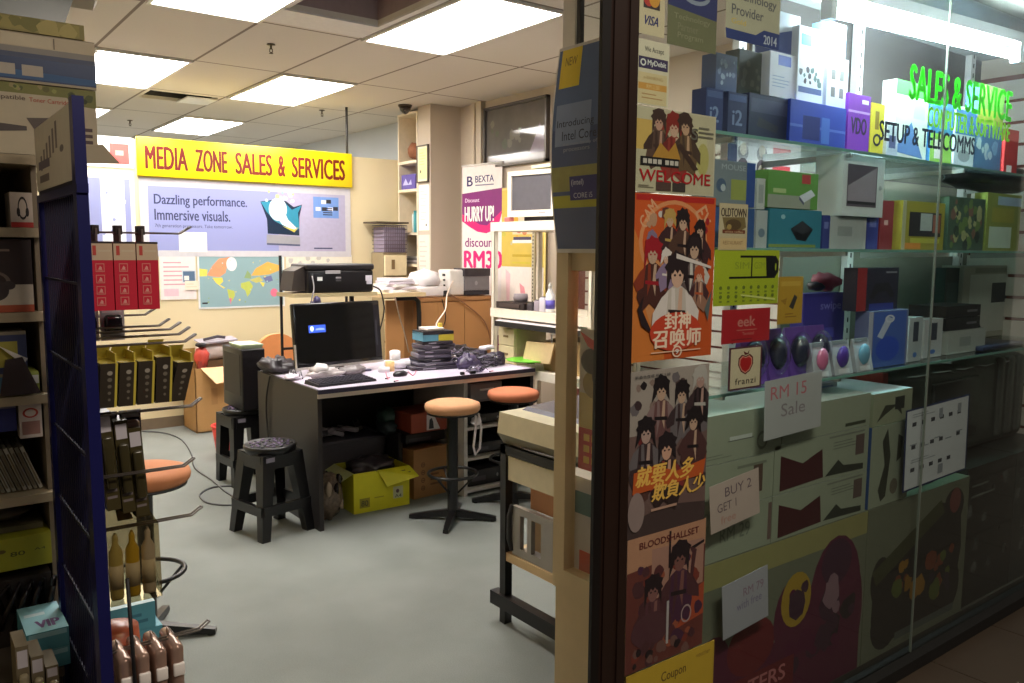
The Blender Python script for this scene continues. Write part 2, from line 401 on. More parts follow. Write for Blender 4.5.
mb = MB(); mb.box((4.42, 1.36, 0), (4.52, 1.47, 2.42), brown); structure(mb, 'trim_4')
g1 = pane_glass('shop_glass', (0.92, 0.95, 0.94), 0.003)
for n, (a, b) in enumerate(((1.434, 2.916), (2.922, 4.418))):
    mb = MB(); mb.box((a, 1.409, .045), (b, 1.415, 2.42), g1); structure(mb, 'window_%d' % (n+1))
mb = MB(); mb.box((2.9165, 1.4085, .045), (2.9215, 1.4155, 2.42), mat((120, 128, 118), rough=.3)); structure(mb, 'trim_6')
# display booth: end partition with its own small window, deck
cm2 = mat((208, 186, 142), rough=.55, var=.06)
mb = MB(); X0, X1 = 1.405, 1.43
mb.box((X0, 1.435, 0), (X1, 1.645, .60), cm2); mb.box((X0-.012, 1.60, .60), (X1, 1.645, 1.50), cm2)
mb.box((X0-.012, 1.435, .60), (X1, 1.60, .655), cm2); mb.box((X0, 1.435, 1.45), (X1, 1.60, 1.50), cm2)
mb.box((X0, 1.435, .655), (X1, 1.455, 1.45), cm2); structure(mb, 'wall_display_end')
mb = MB(); mb.box((1.414, 1.455, .655), (1.419, 1.60, 1.45), pane_glass('booth_glass', (.97, .97, .95), .01)); structure(mb, 'window_3')
mb = MB(); mb.box((X0, 1.60, 1.50), (X1, 1.645, 2.80), mat((226, 218, 204))); mb.box((X0-.006, 1.575, 1.50), (X0+.008, 1.587, 2.80), mat((70, 66, 64), metal=.5)); 
mb.box((1.414, 1.435, 1.50), (1.419, 1.60, 2.80), g1); structure(mb, 'trim_5')
mb = MB(); mb.box((1.434, 1.46, 0), (4.36, 1.93, .05), mat((70, 66, 60))); structure(mb, 'floor_display')

# fluorescent ceiling panels
diff = glow('panel_light', (1.0, 0.95, 0.90), PANEL_POWER)
frm = mat((216, 212, 204), rough=.4)
LAMPS = [(2.48, 3.60, 'large bright ceiling panel nearest the hanging blue banner, at the top centre'),
         (1.20, 3.60, 'bright ceiling panel cut by the top of the frame, left of the missing tile'),
         (2.48, 6.16, 'bright ceiling panel above the right half of the yellow sign, before the partition'),
         (1.20, 6.16, 'bright ceiling panel beside the stacked toner cartons'),
         (2.48, 8.72, 'small ceiling panel just above the yellow sign, beyond the partition'),
         (1.20, 8.72, 'sliver of a ceiling panel beyond the partition, beside the toner cartons')]
def ceiling_light(x, y, label):
    t = thing('ceiling_light', label, 'ceiling light', (x+.32, y+.64, CEIL-.03), 'fluorescent ceiling panels')
    mb = MB(); mb.box((x+.03, y+.03, CEIL-.012), (x+.61, y+1.25, CEIL-.004), diff); mb.build('diffuser', t)
    mb = MB()
    for a, b in (((x+.008, y+.008), (x+.632, y+.03)), ((x+.008, y+1.25), (x+.632, y+1.272)), ((x+.008, y+.03), (x+.03, y+1.25)), ((x+.61, y+.03), (x+.632, y+1.25))):
        mb.box((a[0], a[1], CEIL-.016), (b[0], b[1], CEIL-.001), frm)
    mb.build('frame', t); return t
for x, y, l in LAMPS: ceiling_light(x, y, l)
# loose tile and metal edges in the openings
mb = MB()
for a, b in (((1.84, 3.66), (2.46, 3.72)), ((1.84, 4.52), (2.46, 4.80)), ((2.42, 3.72), (2.46, 4.52))): mb.box((a[0], a[1], CEIL-.012), (b[0], b[1], CEIL-.001), mat((214, 210, 205)))
one(mb, 'access_frame', 'pale metal frame around the open square hole in the ceiling', 'ceiling frame')
mb = MB(); mb.box((2.20, 7.60, CEIL-.012), (2.46, 7.92, CEIL-.001), WHITE)
one(mb, 'loose_tile', 'loose white tile beside the far dark ceiling opening', 'ceiling tile')
def sprinkler(x, y, label):
    t = thing('sprinkler', label, 'sprinkler', (x, y, CEIL-.06), 'ceiling sprinklers'); br = mat((92, 78, 60), metal=.6, rough=.4)
    mb = MB(); mb.lathe((x, y, CEIL-.008), [(.028, 0), (.026, .006), (.01, .007)], br, 14); mb.build('escutcheon', t)
    mb = MB(); mb.tube([(x, y, CEIL-.008), (x, y, CEIL-.035)], .007, br); mb.tube([(x-.008, y, CEIL-.03), (x-.010, y, CEIL-.05), (x, y, CEIL-.056), (x+.01, y, CEIL-.05), (x+.008, y, CEIL-.03)], .003, br); mb.build('nozzle', t)
    mb = MB(); mb.lathe((x, y, CEIL-.062), [(.014, 0), (.014, .002)], br, 12); mb.build('deflector', t)
for px, py, l in ((271, 47, 'small brass sprinkler head below the missing ceiling tile'), (130, 122, 'tiny sprinkler head on the far ceiling left of the yellow sign'), (322, 112, 'small sprinkler stub between ceiling panel and tall column')):
    p = onZ(px, py, 2.80); sprinkler(p.x, p.y, l)
t = thing('dome_camera', 'dark dome camera on the ceiling above the white shelf unit', 'security camera', (3.90, 6.78, CEIL-.075))
mb = MB(); mb.lathe((3.90, 6.78, CEIL-.02), [(.06, 0), (.065, .018)], mat((70, 60, 54)), 20); mb.build('base', t)
mb = MB(); mb.lathe((3.90, 6.78, CEIL-.085), [(.006, 0), (.025, .01), (.048, .035), (.056, .064)], mat((40, 28, 24), rough=.15, coat=.5), 20); mb.build('dome', t)
mb = MB(); p = onY(350, 156, BACK-.01); mb.tube([(p.x, BACK+.05, 2.36), (p.x, BACK+.05, CEIL)], .012, mat((60, 58, 56)))
one(mb, 'conduit', 'thin dark pipe rising from the sign corner to the ceiling', 'pipe')

# ================================================================== BACK PARTITION: sign, posters, map
YB = BACK-.006
def on_back(x0, x1, yt, yb, Y=YB): return spanY(Y, x0, x1, yt, yb)
# yellow sign
x0, x1, z1, z0 = 1.665, 3.545, 2.385, 2.075
t = thing('shop_sign', 'long yellow shop sign with red lettering across the back partition', 'sign', ((x0+x1)/2, BACK-.03, z0))
mb = MB(); mb.rbox((x0, BACK-.035, z0), (x1, BACK-.004, z1), mat((250, 222, 10), rough=.4, var=.02), .004, 2); mb.build('board', t)
mb = MB(); f = Face(mb, (x0, BACK-.0352, z0), (1, 0, 0), (0, 0, 1), x1-x0, z1-z0); red = mat((112, 16, 10), rough=.5, var=.04)
for s, a, b in (('MEDIA', .034, .206), ('ZONE', .243, .379), ('SALES', .420, .588), ('&', .620, .652), ('SERVICES', .688, .958)):
    f.text(s, a, .20, b, .78, red, bold=.022)
mb.build('lettering', t)
# laptop banner
lav = mat((150, 156, 206), rough=.5, var=.05, scale=2); lav2 = mat((176, 172, 200), rough=.5)
navy = mat((48, 54, 92)); sky = mat((112, 150, 214))
def art(f):
    f.rect(.035, .08, .97, .90, lav); f.rect(.62, .08, .97, .90, lav2)
    f.text('Dazzling performance.', .06, .635, .47, .80, navy, .012); f.text('Immersive visuals.', .06, .47, .39, .61, navy, .012)
    f.text('7th generation processors. Take tomorrow.', .06, .365, .40, .42, navy)
    scr = mat((24, 44, 70), rough=.3); teal = mat((46, 140, 170)); pale = mat((210, 236, 244)); gold = mat((206, 190, 80))
    f.poly([(.535, .76), (.565, .52), (.567, .32), (.725, .30), (.727, .56), (.742, .74), (.70, .70), (.66, .78), (.60, .79)], scr)
    f.poly([(.537, .755), (.565, .62), (.60, .50), (.70, .36), (.726, .40), (.72, .62), (.74, .73), (.69, .66), (.65, .77), (.60, .77)], teal)
    f.ell(.62, .66, .045, .16, pale); f.poly([(.585, .66), (.64, .45), (.70, .37), (.715, .40), (.67, .52), (.64, .70)], pale)
    f.poly([(.64, .43), (.70, .345), (.722, .42), (.70, .385)], gold)
    f.blots(.56, .78, .70, .90, 10, [mat((190, 206, 150)), mat((160, 190, 200)), pale], .006, .014, 3)
    f.poly([(.562, .31), (.728, .285), (.728, .16), (.56, .17)], mat((168, 168, 176), metal=.4)); f.poly([(.562, .19), (.728, .175), (.728, .15), (.562, .165)], mat((84, 90, 120)))
    f.rect(.80, .56, .935, .86, sky); 
    for k, (a, b) in enumerate(((.812, .66), (.845, .66), (.878, .66), (.905, .67), (.842, .76), (.868, .77))): f.rect(a, b, a+.026, b+.055, INK if k % 2 else mat((220, 224, 236)))
    for k in range(4): f.rect(.85+.001*k, .60+.03*k, .90, .615+.03*k, INK)
    f.lines(.80, .105, .95, .14, 1, navy)
sheet('laptop_banner', 'wide lavender banner with a laptop picture hanging below the yellow sign', 'banner', (1.675, BACK-.008, 1.43), (1, 0, 0), (0, 0, 1), 1.86, .635, mat((206, 204, 210)), art)
# poster and sheets to the left
def art(f):
    f.rect(.05, .03, .95, .93, mat((150, 156, 204), var=.05, scale=3)); f.rect(.60, .03, .88, .93, mat((226, 230, 244))); f.rect(.05, .03, .22, .93, mat((232, 236, 246)))
    f.blots(.6, .3, .88, .85, 12, [mat((150, 160, 206)), mat((230, 236, 250))], .01, .03, 4)
sheet('lavender_poster', 'tall pale lavender poster left of the laptop banner', 'poster', (1.02, BACK-.006, 1.30), (1, 0, 0), (0, 0, 1), .62, .80, mat((236, 236, 240)), art)
def art(f):
    f.rect(.74, .12, .95, .78, mat((226, 96, 90))); f.rect(.80, .40, .89, .56, mat((240, 160, 150)))
    f.poly([(.30, .35), (.46, .30), (.42, .70)], mat((120, 110, 110)))
sheet('white_poster', 'white header poster with a red square, left end of the yellow sign', 'poster', (.98, BACK-.006, 2.13), (1, 0, 0), (0, 0, 1), .665, .24, mat((240, 238, 236)), art)
# world map
def art(f):
    sea = mat((146, 178, 184), var=.06, scale=4); f.rect(.02, .03, .98, .97, sea)
    o, y, g, p, w, b, gn = mat((238, 158, 116)), mat((240, 220, 96)), mat((198, 208, 96)), mat((232, 124, 150)), mat((240, 240, 240)), mat((112, 120, 168)), mat((150, 176, 120))
    f.poly([(.10, .62), (.16, .78), (.24, .92), (.36, .95), (.33, .80), (.31, .66), (.24, .58), (.14, .60)], o)
    f.poly([(.02, .60), (.10, .60), (.11, .72), (.02, .74)], y); f.ell(.38, .82, .06, .13, w)
    f.poly([(.16, .57), (.27, .57), (.28, .50), (.24, .44), (.30, .38), (.28, .37), (.20, .47)], y)
    f.poly([(.32, .36), (.40, .32), (.41, .24), (.37, .12), (.34, .18)], g); f.poly([(.34, .18), (.37, .19), (.36, .06)], p)
    f.poly([(.48, .46), (.58, .50), (.62, .40), (.58, .26), (.55, .20), (.53, .32), (.48, .38)], g)
    f.poly([(.52, .56), (.56, .70), (.60, .62), (.60, .54)], gn); f.poly([(.60, .60), (.66, .74), (.80, .86), (.97, .78), (.95, .70), (.82, .62), (.70, .60)], mat((240, 184, 90)))
    f.poly([(.58, .52), (.70, .58), (.74, .50), (.66, .46)], mat((206, 200, 110)))
    f.poly([(.74, .56), (.84, .60), (.86, .50), (.78, .46)], b); f.poly([(.70, .48), (.76, .46), (.74, .38)], y)
    f.ell(.87, .27, .045, .08, p); f.blots(.05, .1, .95, .9, 26, [mat((176, 214, 210)), gn, y], .004, .010, 6); f.rect(.04, .09, .10, .12, INK)
p0 = onY(199, 310, BACK-.01); p1 = onY(284, 253, BACK-.01)
sheet('world_map', 'world map poster pinned under the laptop banner', 'map', (p0.x, BACK-.006, .985), (1, 0, 0), (0, 0, 1), p1.x-p0.x, .465, mat((232, 234, 232)), art)
for nm, px0, px1, yt, yb, base, lab, ac in (
    ('notice', 160, 196, 256, 300, (238, 226, 224), 'pinkish notice sheet left of the world map', (214, 160, 170)),
    ('paper_note', 179, 207, 232, 252, (240, 238, 232), 'blank white note taped over the lower left of the laptop banner', (222, 222, 216)),
    ('photo_print', 182, 196, 270, 283, (206, 214, 222), 'small blue printed photo on the pinkish notice', (84, 110, 140)),
    ('paper_strip', 185, 199, 281, 290, (236, 226, 206), 'narrow pale paper strip beside the lower left corner of the world map', (220, 206, 180)),
    ('wall_poster', 286, 352, 255, 276, (236, 230, 214), 'faint cream sheet right of the world map, behind the riser', (200, 196, 190))):
    k = {'photo_print': .0105, 'paper_strip': .013, 'paper_note': .0105}.get(nm, .007)
    a, b, zt, zb = spanY(BACK-k, px0, px1, yt, yb); am = mat(ac)
    def art(f, am=am, nm=nm):
        if nm == 'notice': f.lines(.1, .3, .85, .9, 6, am, .3); f.rect(.1, .08, .5, .25, mat((228, 196, 206)))
        elif nm == 'photo_print': f.rect(.08, .1, .92, .9, am); f.rect(.15, .2, .5, .55, WHITE)
        elif nm == 'wall_poster': f.blots(.05, .3, .8, .9, 9, [am], .02, .04, 2)
        elif nm == 'paper_strip': f.lines(.1, .2, .9, .8, 2, am, .3)
    sheet(nm, lab, 'paper', (a, BACK-k, zb), (1, 0, 0), (0, 0, 1), b-a, zt-zb, mat(base), art)

# ================================================================== BACK RIGHT CORNER
wsh = mat((230, 216, 190), rough=.5); 
SX0, SX1, SY0, SY1 = 4.04, 4.34, 6.80, 7.17
t = thing('bookcase', 'narrow white open bookcase reaching the ceiling beside the column', 'bookcase', (4.19, 6.98, 0))
mb = MB(); mb.box((SX0, SY0, 0), (SX1, SY0+.02, 2.79), wsh); mb.build('side_panel', t)
mb = MB(); mb.box((SX0, SY1-.02, 0), (SX1, SY1, 2.79), wsh); mb.build('side_panel', t)
mb = MB(); mb.box((SX1-.012, SY0+.02, 0), (SX1, SY1-.02, 2.79), mat((196, 174, 140))); mb.build('back_panel', t)
mb = MB(); mb.box((SX0, SY0+.02, 2.77), (SX1-.012, SY1-.02, 2.79), wsh); mb.build('top', t)
for z in (.45, .9, 1.34, 1.64, 2.05, 2.315):
    mb = MB(); mb.box((SX0, SY0+.02, z), (SX1-.012, SY1-.02, z+.025), wsh); mb.build('shelf', t)
mb = MB(); mb.blob((4.115, 6.96, 2.437), (.07, .10, .082), mat((138, 88, 60), rough=.9, var=.3, scale=60, bump=.6), 3, .12); one(mb, 'soft_toy', 'brown fuzzy bundle on the top opening of the white bookcase', 'toy')
def art(f): f.text('KIT', .15, .3, .85, .6, WHITE, .02)
mb = MB(); mb.box((4.05, 6.86, 2.076), (4.25, 7.12, 2.215), mat((96, 84, 160))); f = Face(mb, (4.05, 7.12, 2.075), (0, -1, 0), (0, 0, 1), .26, .14); f.poly([(.1, .3), (.3, .75), (.5, .35), (.7, .65), (.75, .3)], mat((190, 190, 226)))
one(mb, 'purple_box', 'violet box on the second opening of the white bookcase', 'box')
for k in range(3):
    mb = MB(); y = 6.825+k*.035; h = (.19, .205, .175)[k]; m = mat(((60, 140, 150), (80, 160, 168), (210, 214, 210))[k])
    mb.box((4.05, y, 1.665), (4.21, y+.028, 1.665+h), m); mb.box((4.045, y+.003, 1.668), (4.05, y+.025, 1.664+h), m)
    one(mb, 'book', ('teal book standing right in the middle opening of the bookcase', 'lighter teal book second from the right in the bookcase', 'white book left of the teal ones in the bookcase')[k], 'book', 'books in the white bookcase')
for k in range(4):
    mb = MB(); z = 1.366+k*.018; mb.hexa([(4.07+k*.006, 6.85, z), (4.27, 6.86, z), (4.27, 7.10, z), (4.08, 7.09+.008*k, z)], [(4.07+k*.006, 6.85, z+.016), (4.27, 6.86, z+.016), (4.27, 7.10, z+.016), (4.08, 7.09+.008*k, z+.016)], mat(((150, 140, 132), (206, 200, 194), (120, 112, 110), (196, 190, 180))[k]))
    one(mb, 'document_stack', ('lowest grey bundle of papers in the bookcase opening above the counter', 'pale second bundle of papers from below in the bookcase', 'dark grey third bundle of papers from below in the bookcase', 'topmost pale bundle of papers in the bookcase')[k], 'papers', 'papers in the white bookcase')
# on the column
def art(f): f.rect(.08, .06, .92, .94, mat((240, 226, 160))); f.ell(.3, .28, .06, .05, INK); f.lines(.2, .45, .8, .85, 5, mat((206, 190, 130)), .3)
t = thing('framed_certificate', 'framed yellowish certificate on the column', 'picture frame', (4.025, 6.68, 2.13))
mb = MB(); y0, y1, z0, z1 = 6.585, 6.785, 2.12, 2.46
for a, b in (((y0, z0), (y1, z0+.012)), ((y0, z1-.012), (y1, z1)), ((y0, z0), (y0+.012, z1)), ((y1-.012, z0), (y1, z1))): mb.box((4.018, a[0], a[1]), (4.038, b[0], b[1]), mat((100, 92, 82)))
mb.build('frame', t)
mb = MB(); mb.box((4.026, y0+.012, z0+.012), (4.036, y1-.012, z1-.012), mat((236, 228, 196))); art(Face(mb, (4.026, y1-.012, z0+.012), (0, -1, 0), (0, 0, 1), .176, .316)); mb.build('certificate', t)
def art(f): f.lines(.15, .2, .85, .9, 9, mat((200, 196, 190)), .25); f.ell(.72, .12, .06, .03, INK)
sheet('white_sheet', 'upper white paper sheet on the column below the certificate', 'paper', (4.036, 6.775, 1.68), (0, -1, 0), (0, 0, 1), .185, .42, mat((240, 236, 230)), art)
def art(f): f.lines(.12, .15, .85, .9, 7, mat((222, 196, 186)), .3)
sheet('white_sheet', 'lower pinkish paper sheet on the column just above the printer', 'paper', (4.036, 6.785, 1.22), (0, -1, 0), (0, 0, 1), .20, .42, mat((236, 222, 208)), art)
# drawer tower and wire basket left of the bookcase
t = thing('drawer_tower', 'cream small drawer tower beside the white bookcase', 'drawer unit', (3.86, 7.05, 0))
dm = mat((222, 208, 170)); mb = MB(); mb.box((3.74, 6.93, 0), (3.985, 7.165, 1.47), mat((150, 134, 104))); mb.build('carcass', t)
for k in range(7):
    mb = MB(); z = .02+k*.206; mb.rbox((3.745, 6.905, z), (3.98, 6.93, z+.19), dm, .004, 1); d = mb.build('drawer', t)
    mb = MB(); mb.box((3.815, 6.896, z+.06), (3.845, 6.905, z+.15), mat((120, 96, 60))); mb.build('handle', d)
t = thing('wire_basket', 'grey wire basket on top of the cream drawer tower', 'basket', (3.86, 7.05, 1.47)); wm = mat((110, 98, 112), metal=.3)
mb = MB(); bx = (3.75, 3.99, 6.92, 7.16)
for k in range(13):
    x = bx[0]+.02*k
    mb.tube([(x, bx[2], 1.476), (x, bx[2], 1.73)], .0028, wm, 5)
for k in range(8):
    z = 1.476+.036*k; mb.tube([(bx[0], bx[2], z), (bx[1], bx[2], z), (bx[1], bx[3], z), (bx[0], bx[3], z)], .0032, wm, 5, True)
mb.build('wire_mesh', t)
mb = MB(); mb.box((bx[0]+.008, bx[2]+.012, 1.475), (bx[1]-.008, bx[3]-.01, 1.71), mat((150, 138, 160))); mb.build('lining', t)
mb = MB(); mb.box((3.66, 6.90, 1.745), (4.0, 7.17, 1.76), mat((80, 66, 50))); one(mb, 'dark_board', 'thin dark board lying on the grey wire basket', 'board')

# picture on the right wall
t = thing('framed_picture', 'large dark framed picture high on the right wall', 'picture frame', (4.35, 5.71, 2.22))
y0, y1, z0, z1 = 5.26, 6.14, 2.225, 2.75; fm = mat((84, 78, 74), rough=.3, metal=.4)
mb = MB()
for a, b in (((y0, z0), (y1, z0+.022)), ((y0, z1-.022), (y1, z1)), ((y0, z0), (y0+.022, z1)), ((y1-.022, z0), (y1, z1))): mb.box((4.325, a[0], a[1]), (4.366, b[0], b[1]), fm)
mb.build('frame', t)
mb = MB(); mb.box((4.345, y0+.02, z0+.02), (4.36, y1-.02, z1-.02), mat((96, 92, 88), rough=.04, var=.3, scale=5))
f = Face(mb, (4.345, y1-.02, z0+.02), (0, -1, 0), (0, 0, 1), .84, .485)
f.poly([(.70, .05), (.80, .30), (.90, .62), (.97, .35), (1, .1)], mat((124, 112, 122), rough=.1)); f.poly([(0, 0), (1, 0), (1, .14), (.4, .10), (0, .16)], mat((116, 108, 100), rough=.1))
f.blots(.05, .3, .6, .9, 9, [mat((92, 96, 84), rough=.1), mat((110, 106, 96), rough=.1)], .02, .06, 8); mb.build('picture', t)
# roll-up banner
A = Vector((4.262, 6.38, 0)); B = Vector((4.338, 5.87, 0)); u = (B-A); L = u.length; u.normalize(); nn = u.cross(Vector((0, 0, 1)))
t = thing('rollup_banner', 'white and purple roll-up sale banner standing beside the column', 'banner', ((A.x+B.x)/2, (A.y+B.y)/2, 0))
mb = MB(); z0, z1 = .10, 2.26
mb.hexa([A+Vector((0, 0, z0))-nn*.002, B+Vector((0, 0, z0))-nn*.002, B+Vector((0, 0, z0)), A+Vector((0, 0, z0))][::-1], [A+Vector((0, 0, z1))-nn*.002, B+Vector((0, 0, z1))-nn*.002, B+Vector((0, 0, z1)), A+Vector((0, 0, z1))][::-1], mat((232, 222, 218)))
f = Face(mb, A+Vector((0, 0, z0)), u, (0, 0, 1), L, z1-z0); pu = mat((128, 26, 110)); pk = mat((214, 20, 112)); ind = mat((44, 40, 96))
f.poly([(0, .885), (1, .90), (1, .80), (.94, .76), (.80, .73), (.62, .718), (.40, .725), (.2, .745), (0, .77)], pu); f.poly([(.0, .80), (.45, .755), (.64, .75), (1, .81), (.94, .76), (.80, .73), (.62, .718), (.40, .725), (.2, .745), (0, .77)], pk)
f.text('B', .13, .915, .27, .955, ind, .03); f.text('BEXTA', .34, .928, .80, .955, ind, .02); f.rect(.34, .914, .80, .919, mat((120, 116, 140)))
f.text('Discount', .08, .848, .44, .864, mat((230, 200, 226)), .02); f.text('HURRY UP!', .07, .768, .80, .83, WHITE, .02)
f.text('discount', .08, .662, .86, .70, pu, .02); f.text('RM30', .06, .575, 1.0, .645, pk, .04)
f.rect(.0, .05, 1, .30, pu); mb.build('print', t)
mb = MB(); mb.xf = None; c = (A+B)/2
mb.tube([A+Vector((0, 0, .05)), B+Vector((0, 0, .05))], .03, mat((150, 150, 150), metal=.7, rough=.35), 10); mb.build('base', t)
mb = MB(); mb.tube([A+Vector((0, 0, z1)), B+Vector((0, 0, z1))], .011, mat((220, 214, 208)), 8); mb.build('top_rail', t)

# wooden cabinets and counter behind the desk
wd = mat((186, 134, 84), rough=.5, var=.10, scale=4); wd2 = mat((160, 112, 66), rough=.5)
t = thing('wood_cabinet', 'long light wood cabinet behind the desk carrying the printers', 'cabinet', (3.86, 6.05, 0))
mb = MB(); mb.box((3.42, 5.815, 0), (4.19, 6.06, 1.08), wd); mb.build('body', t)
mb = MB(); mb.box((3.415, 5.79, 1.08), (4.20, 6.07, 1.11), mat((172, 122, 76))); mb.build('top', t)
for k, (a, b) in enumerate(((3.425, 3.63), (3.635, 3.895), (3.90, 4.185))):
    mb = MB(); mb.box((a, 5.797, .06), (b, 5.815, 1.07), wd); mb.build('door', t)
t = thing('counter', 'raised side counter with papers left of the wood cabinet', 'counter', (3.25, 5.9, 0))
mb = MB(); mb.box((3.00, 5.62, 1.135), (3.41, 6.30, 1.165), mat((206, 182, 140))); mb.build('top', t)
mb = MB(); mb.box((3.14, 5.78, 0), (3.30, 5.80, 1.10), wd); mb.build('panel', t); mb = MB(); mb.box((3.30, 5.83, 0), (3.41, 5.85, 1.09), wd2); mb.build('panel', t)
mb = MB(); mb.tube([(3.20, 5.72, 1.12), (3.36, 5.72, 1.12), (3.398, 5.72, 1.09), (3.405, 5.72, 1.0), (3.405, 5.72, 0)], .02, BLACK, 8); mb.build('leg', t)
mb = MB(); mb.tube([(3.06, 6.22, 1.13), (3.06, 6.22, 0)], .02, BLACK, 8); mb.build('leg', t)
for k in range(5):
    mb = MB(); z = 1.166+k*.022; mb.xf = rotz(random.Random(k).uniform(-14, 14), (3.26, 5.86, 0)); w = .15-.012*k
    mb.hexa([(3.26-w, 5.70, z), (3.26+w, 5.70, z), (3.26+w, 5.98, z), (3.26-w, 5.98, z)], [(3.26-w+.01, 5.71, z+.02), (3.26+w-.01, 5.70, z+.02), (3.26+w, 5.97, z+.02), (3.26-w, 5.98, z+.02)], mat(((236, 232, 226), (214, 204, 214), (230, 226, 224), (196, 184, 196), (226, 220, 226))[k]))
    f = Face(mb, (3.26-w+.012, 5.72, z+.0205), (1, 0, 0), (0, 1, 0), 2*w-.03, .22); f.lines(.1, .1, .9, .9, 5, mat((120, 112, 120)), .35, k)
    one(mb, 'paper_pile', ('bottom wide sheets of the paper pile on the side counter', 'second layer from below of the paper pile on the side counter', 'middle layer of the paper pile on the side counter', 'greyish fourth layer of the paper pile on the side counter', 'top layer of the paper pile on the side counter')[k], 'papers', 'papers on the side counter')
# translucent bag and printer on the cabinet
mb = MB(); mb.rbox((3.43, 5.82, 1.112), (3.74, 6.06, 1.20), mat((226, 218, 218), rough=.3), .02); mb.blob((3.60, 5.96, 1.255), (.14, .13, .075), mat((234, 228, 230), rough=.3), 5, .16)
one(mb, 'plastic_bag', 'whitish plastic bag on a pale tub at the left end of the wood cabinet', 'bag')
t = thing('laser_printer', 'grey laser printer with dark front on the wood cabinet', 'printer', (4.03, 6.03, 1.11)); pg = mat((220, 214, 208)); gd = mat((120, 116, 120))
mb = MB(); mb.rbox((3.79, 5.86, 1.115), (4.185, 6.06, 1.335), pg, .02); mb.build('body', t)
mb = MB(); mb.box((3.93, 5.835, 1.16), (4.18, 5.865, 1.28), gd); f = Face(mb, (3.93, 5.835, 1.16), (1, 0, 0), (0, 0, 1), .25, .12); f.ell(.45, .5, .06, .16, mat((150, 146, 150))); mb.build('front_cover', t)
mb = MB(); mb.box((3.92, 5.83, 1.28), (4.187, 6.0, 1.345), mat((52, 46, 54))); mb.build('scanner_lid', t)
mb = MB(); mb.box((3.93, 5.835, 1.118), (4.18, 5.86, 1.158), mat((40, 38, 46))); mb.build('paper_tray', t)
mb = MB(); f = Face(mb, (3.789, 6.10, 1.20), (0, -1, 0), (0, 0, 1), .2, .1)
mb.box((3.785, 5.93, 1.28), (3.79, 5.97, 1.30), DARK); mb.box((3.785, 5.93, 1.24), (3.79, 5.96, 1.255), DARK); mb.box((3.785, 5.93, 1.19), (3.79, 5.955, 1.21), DARK); mb.build('socket_plate', t)
mb = MB(); mb.rbox((3.70, 5.81, 1.112), (3.75, 5.85, 1.165), DARK, .01); one(mb, 'cable_adapter', 'small dark adapter on the cabinet edge between bag and printer', 'adapter')
def cable(name, label, pts, r, m, cat='cable', sub=4):
    P = [Vector(p) for p in pts]; out = []
    for i in range(len(P)-1):
        a, b, c, d = P[max(i-1, 0)], P[i], P[i+1], P[min(i+2, len(P)-1)]
        for k in range(sub):
            s = k/sub; out.append(.5*((2*b)+(c-a)*s+(2*a-5*b+4*c-d)*s*s+(3*b-a-3*c+d)*s**3))
    out.append(P[-1]); mb = MB(); mb.tube(out, r, m, 6); return one(mb, name, label, cat)
wc = mat((226, 206, 190))
cable('network_cable', 'white cable running from the grey printer down to the stack on the desk', [(3.80, 5.83, 1.24), (3.66, 5.70, 1.14), (3.45, 5.4, 1.04), (3.22, 5.16, .96), onY(438, 335, 4.95)], .006, wc)
cable('power_cord', 'brownish cord sagging across the wood cabinet doors from the printer', [(3.75, 5.78, 1.13), (3.90, 5.77, 1.04), (4.08, 5.77, .90), (4.15, 5.77, .72), (4.17, 5.77, .5)], .005, mat((150, 104, 72)))
cable('power_cord', 'dark cord hanging down the cabinet doors behind the stack on the desk', [(3.66, 5.78, 1.10), (3.69, 5.77, .95), (3.66, 5.77, .8), (3.74, 5.77, .6), (3.76, 5.77, .3)], .004, DARK)
cable('power_cord', 'grey cord at the left panel of the side counter', [(3.12, 5.60, 1.14), (3.16, 5.60, .98), (3.20, 5.60, .86), (3.24, 5.60, .70)], .005, mat((150, 130, 110)))

# white rack in front of the right wall
t = thing('storage_rack', 'white metal storage rack right of the desk, loaded on every shelf', 'rack', (3.83, 4.55, 0)); rk = mat((232, 222, 204), rough=.4)
RX0, RX1, RY0, RY1 = 3.60, 4.06, 3.90, 5.0
for x in (RX0, RX1-.035):
    for y in (RY0, RY1-.035):
        mb = MB(); mb.box((x, y, 0), (x+.035, y+.004, 1.70), rk); mb.box((x, y, 0), (x+.004, y+.035, 1.70), rk); mb.box((x, y+.031, 0), (x+.035, y+.035, 1.70), rk)
        mb.build('upright', t)
for z in (1.64, 1.01, .60, .12):
    mb = MB(); mb.box((RX0-.005, RY0-.005, z), (RX1+.005, RY1+.005, z+.065), rk); mb.build('shelf', t)
# poster on the right wall behind the rack
yel = mat((214, 186, 84), var=.2, scale=5)
def art(f):
    f.rect(.04, .36, .96, .98, yel); f.ell(.50, .86, .30, .10, mat((216, 210, 196))); f.rect(.30, .62, .74, .86, mat((222, 206, 178)))
    f.blots(.1, .5, .9, .95, 26, [mat((200, 190, 80)), mat((240, 214, 120)), mat((226, 170, 60)), mat((196, 184, 140))], .02, .06, 9)
    f.ell(.44, .66, .06, .03, mat((196, 90, 60))); f.ell(.56, .64, .05, .028, mat((206, 130, 80))); f.rect(.32, .575, .70, .60, mat((70, 60, 90))); f.rect(.30, .55, .72, .575, WHITE)
    f.rect(.3, .44, .75, .46, mat((190, 160, 40))); f.rect(.3, .385, .7, .40, mat((210, 190, 60)))
    f.rect(.04, .02, .96, .36, mat((238, 224, 216))); f.poly([(.46, .23), (.56, .20), (.62, .10), (.56, .02), (.50, .10)], mat((232, 150, 160))); f.poly([(.15, .34), (.26, .30), (.24, .05), (.18, .05)], mat((236, 196, 200)))
pa = onX(499, 200, RIGHT-.036); pb = onX(546, 200, RIGHT-.036)
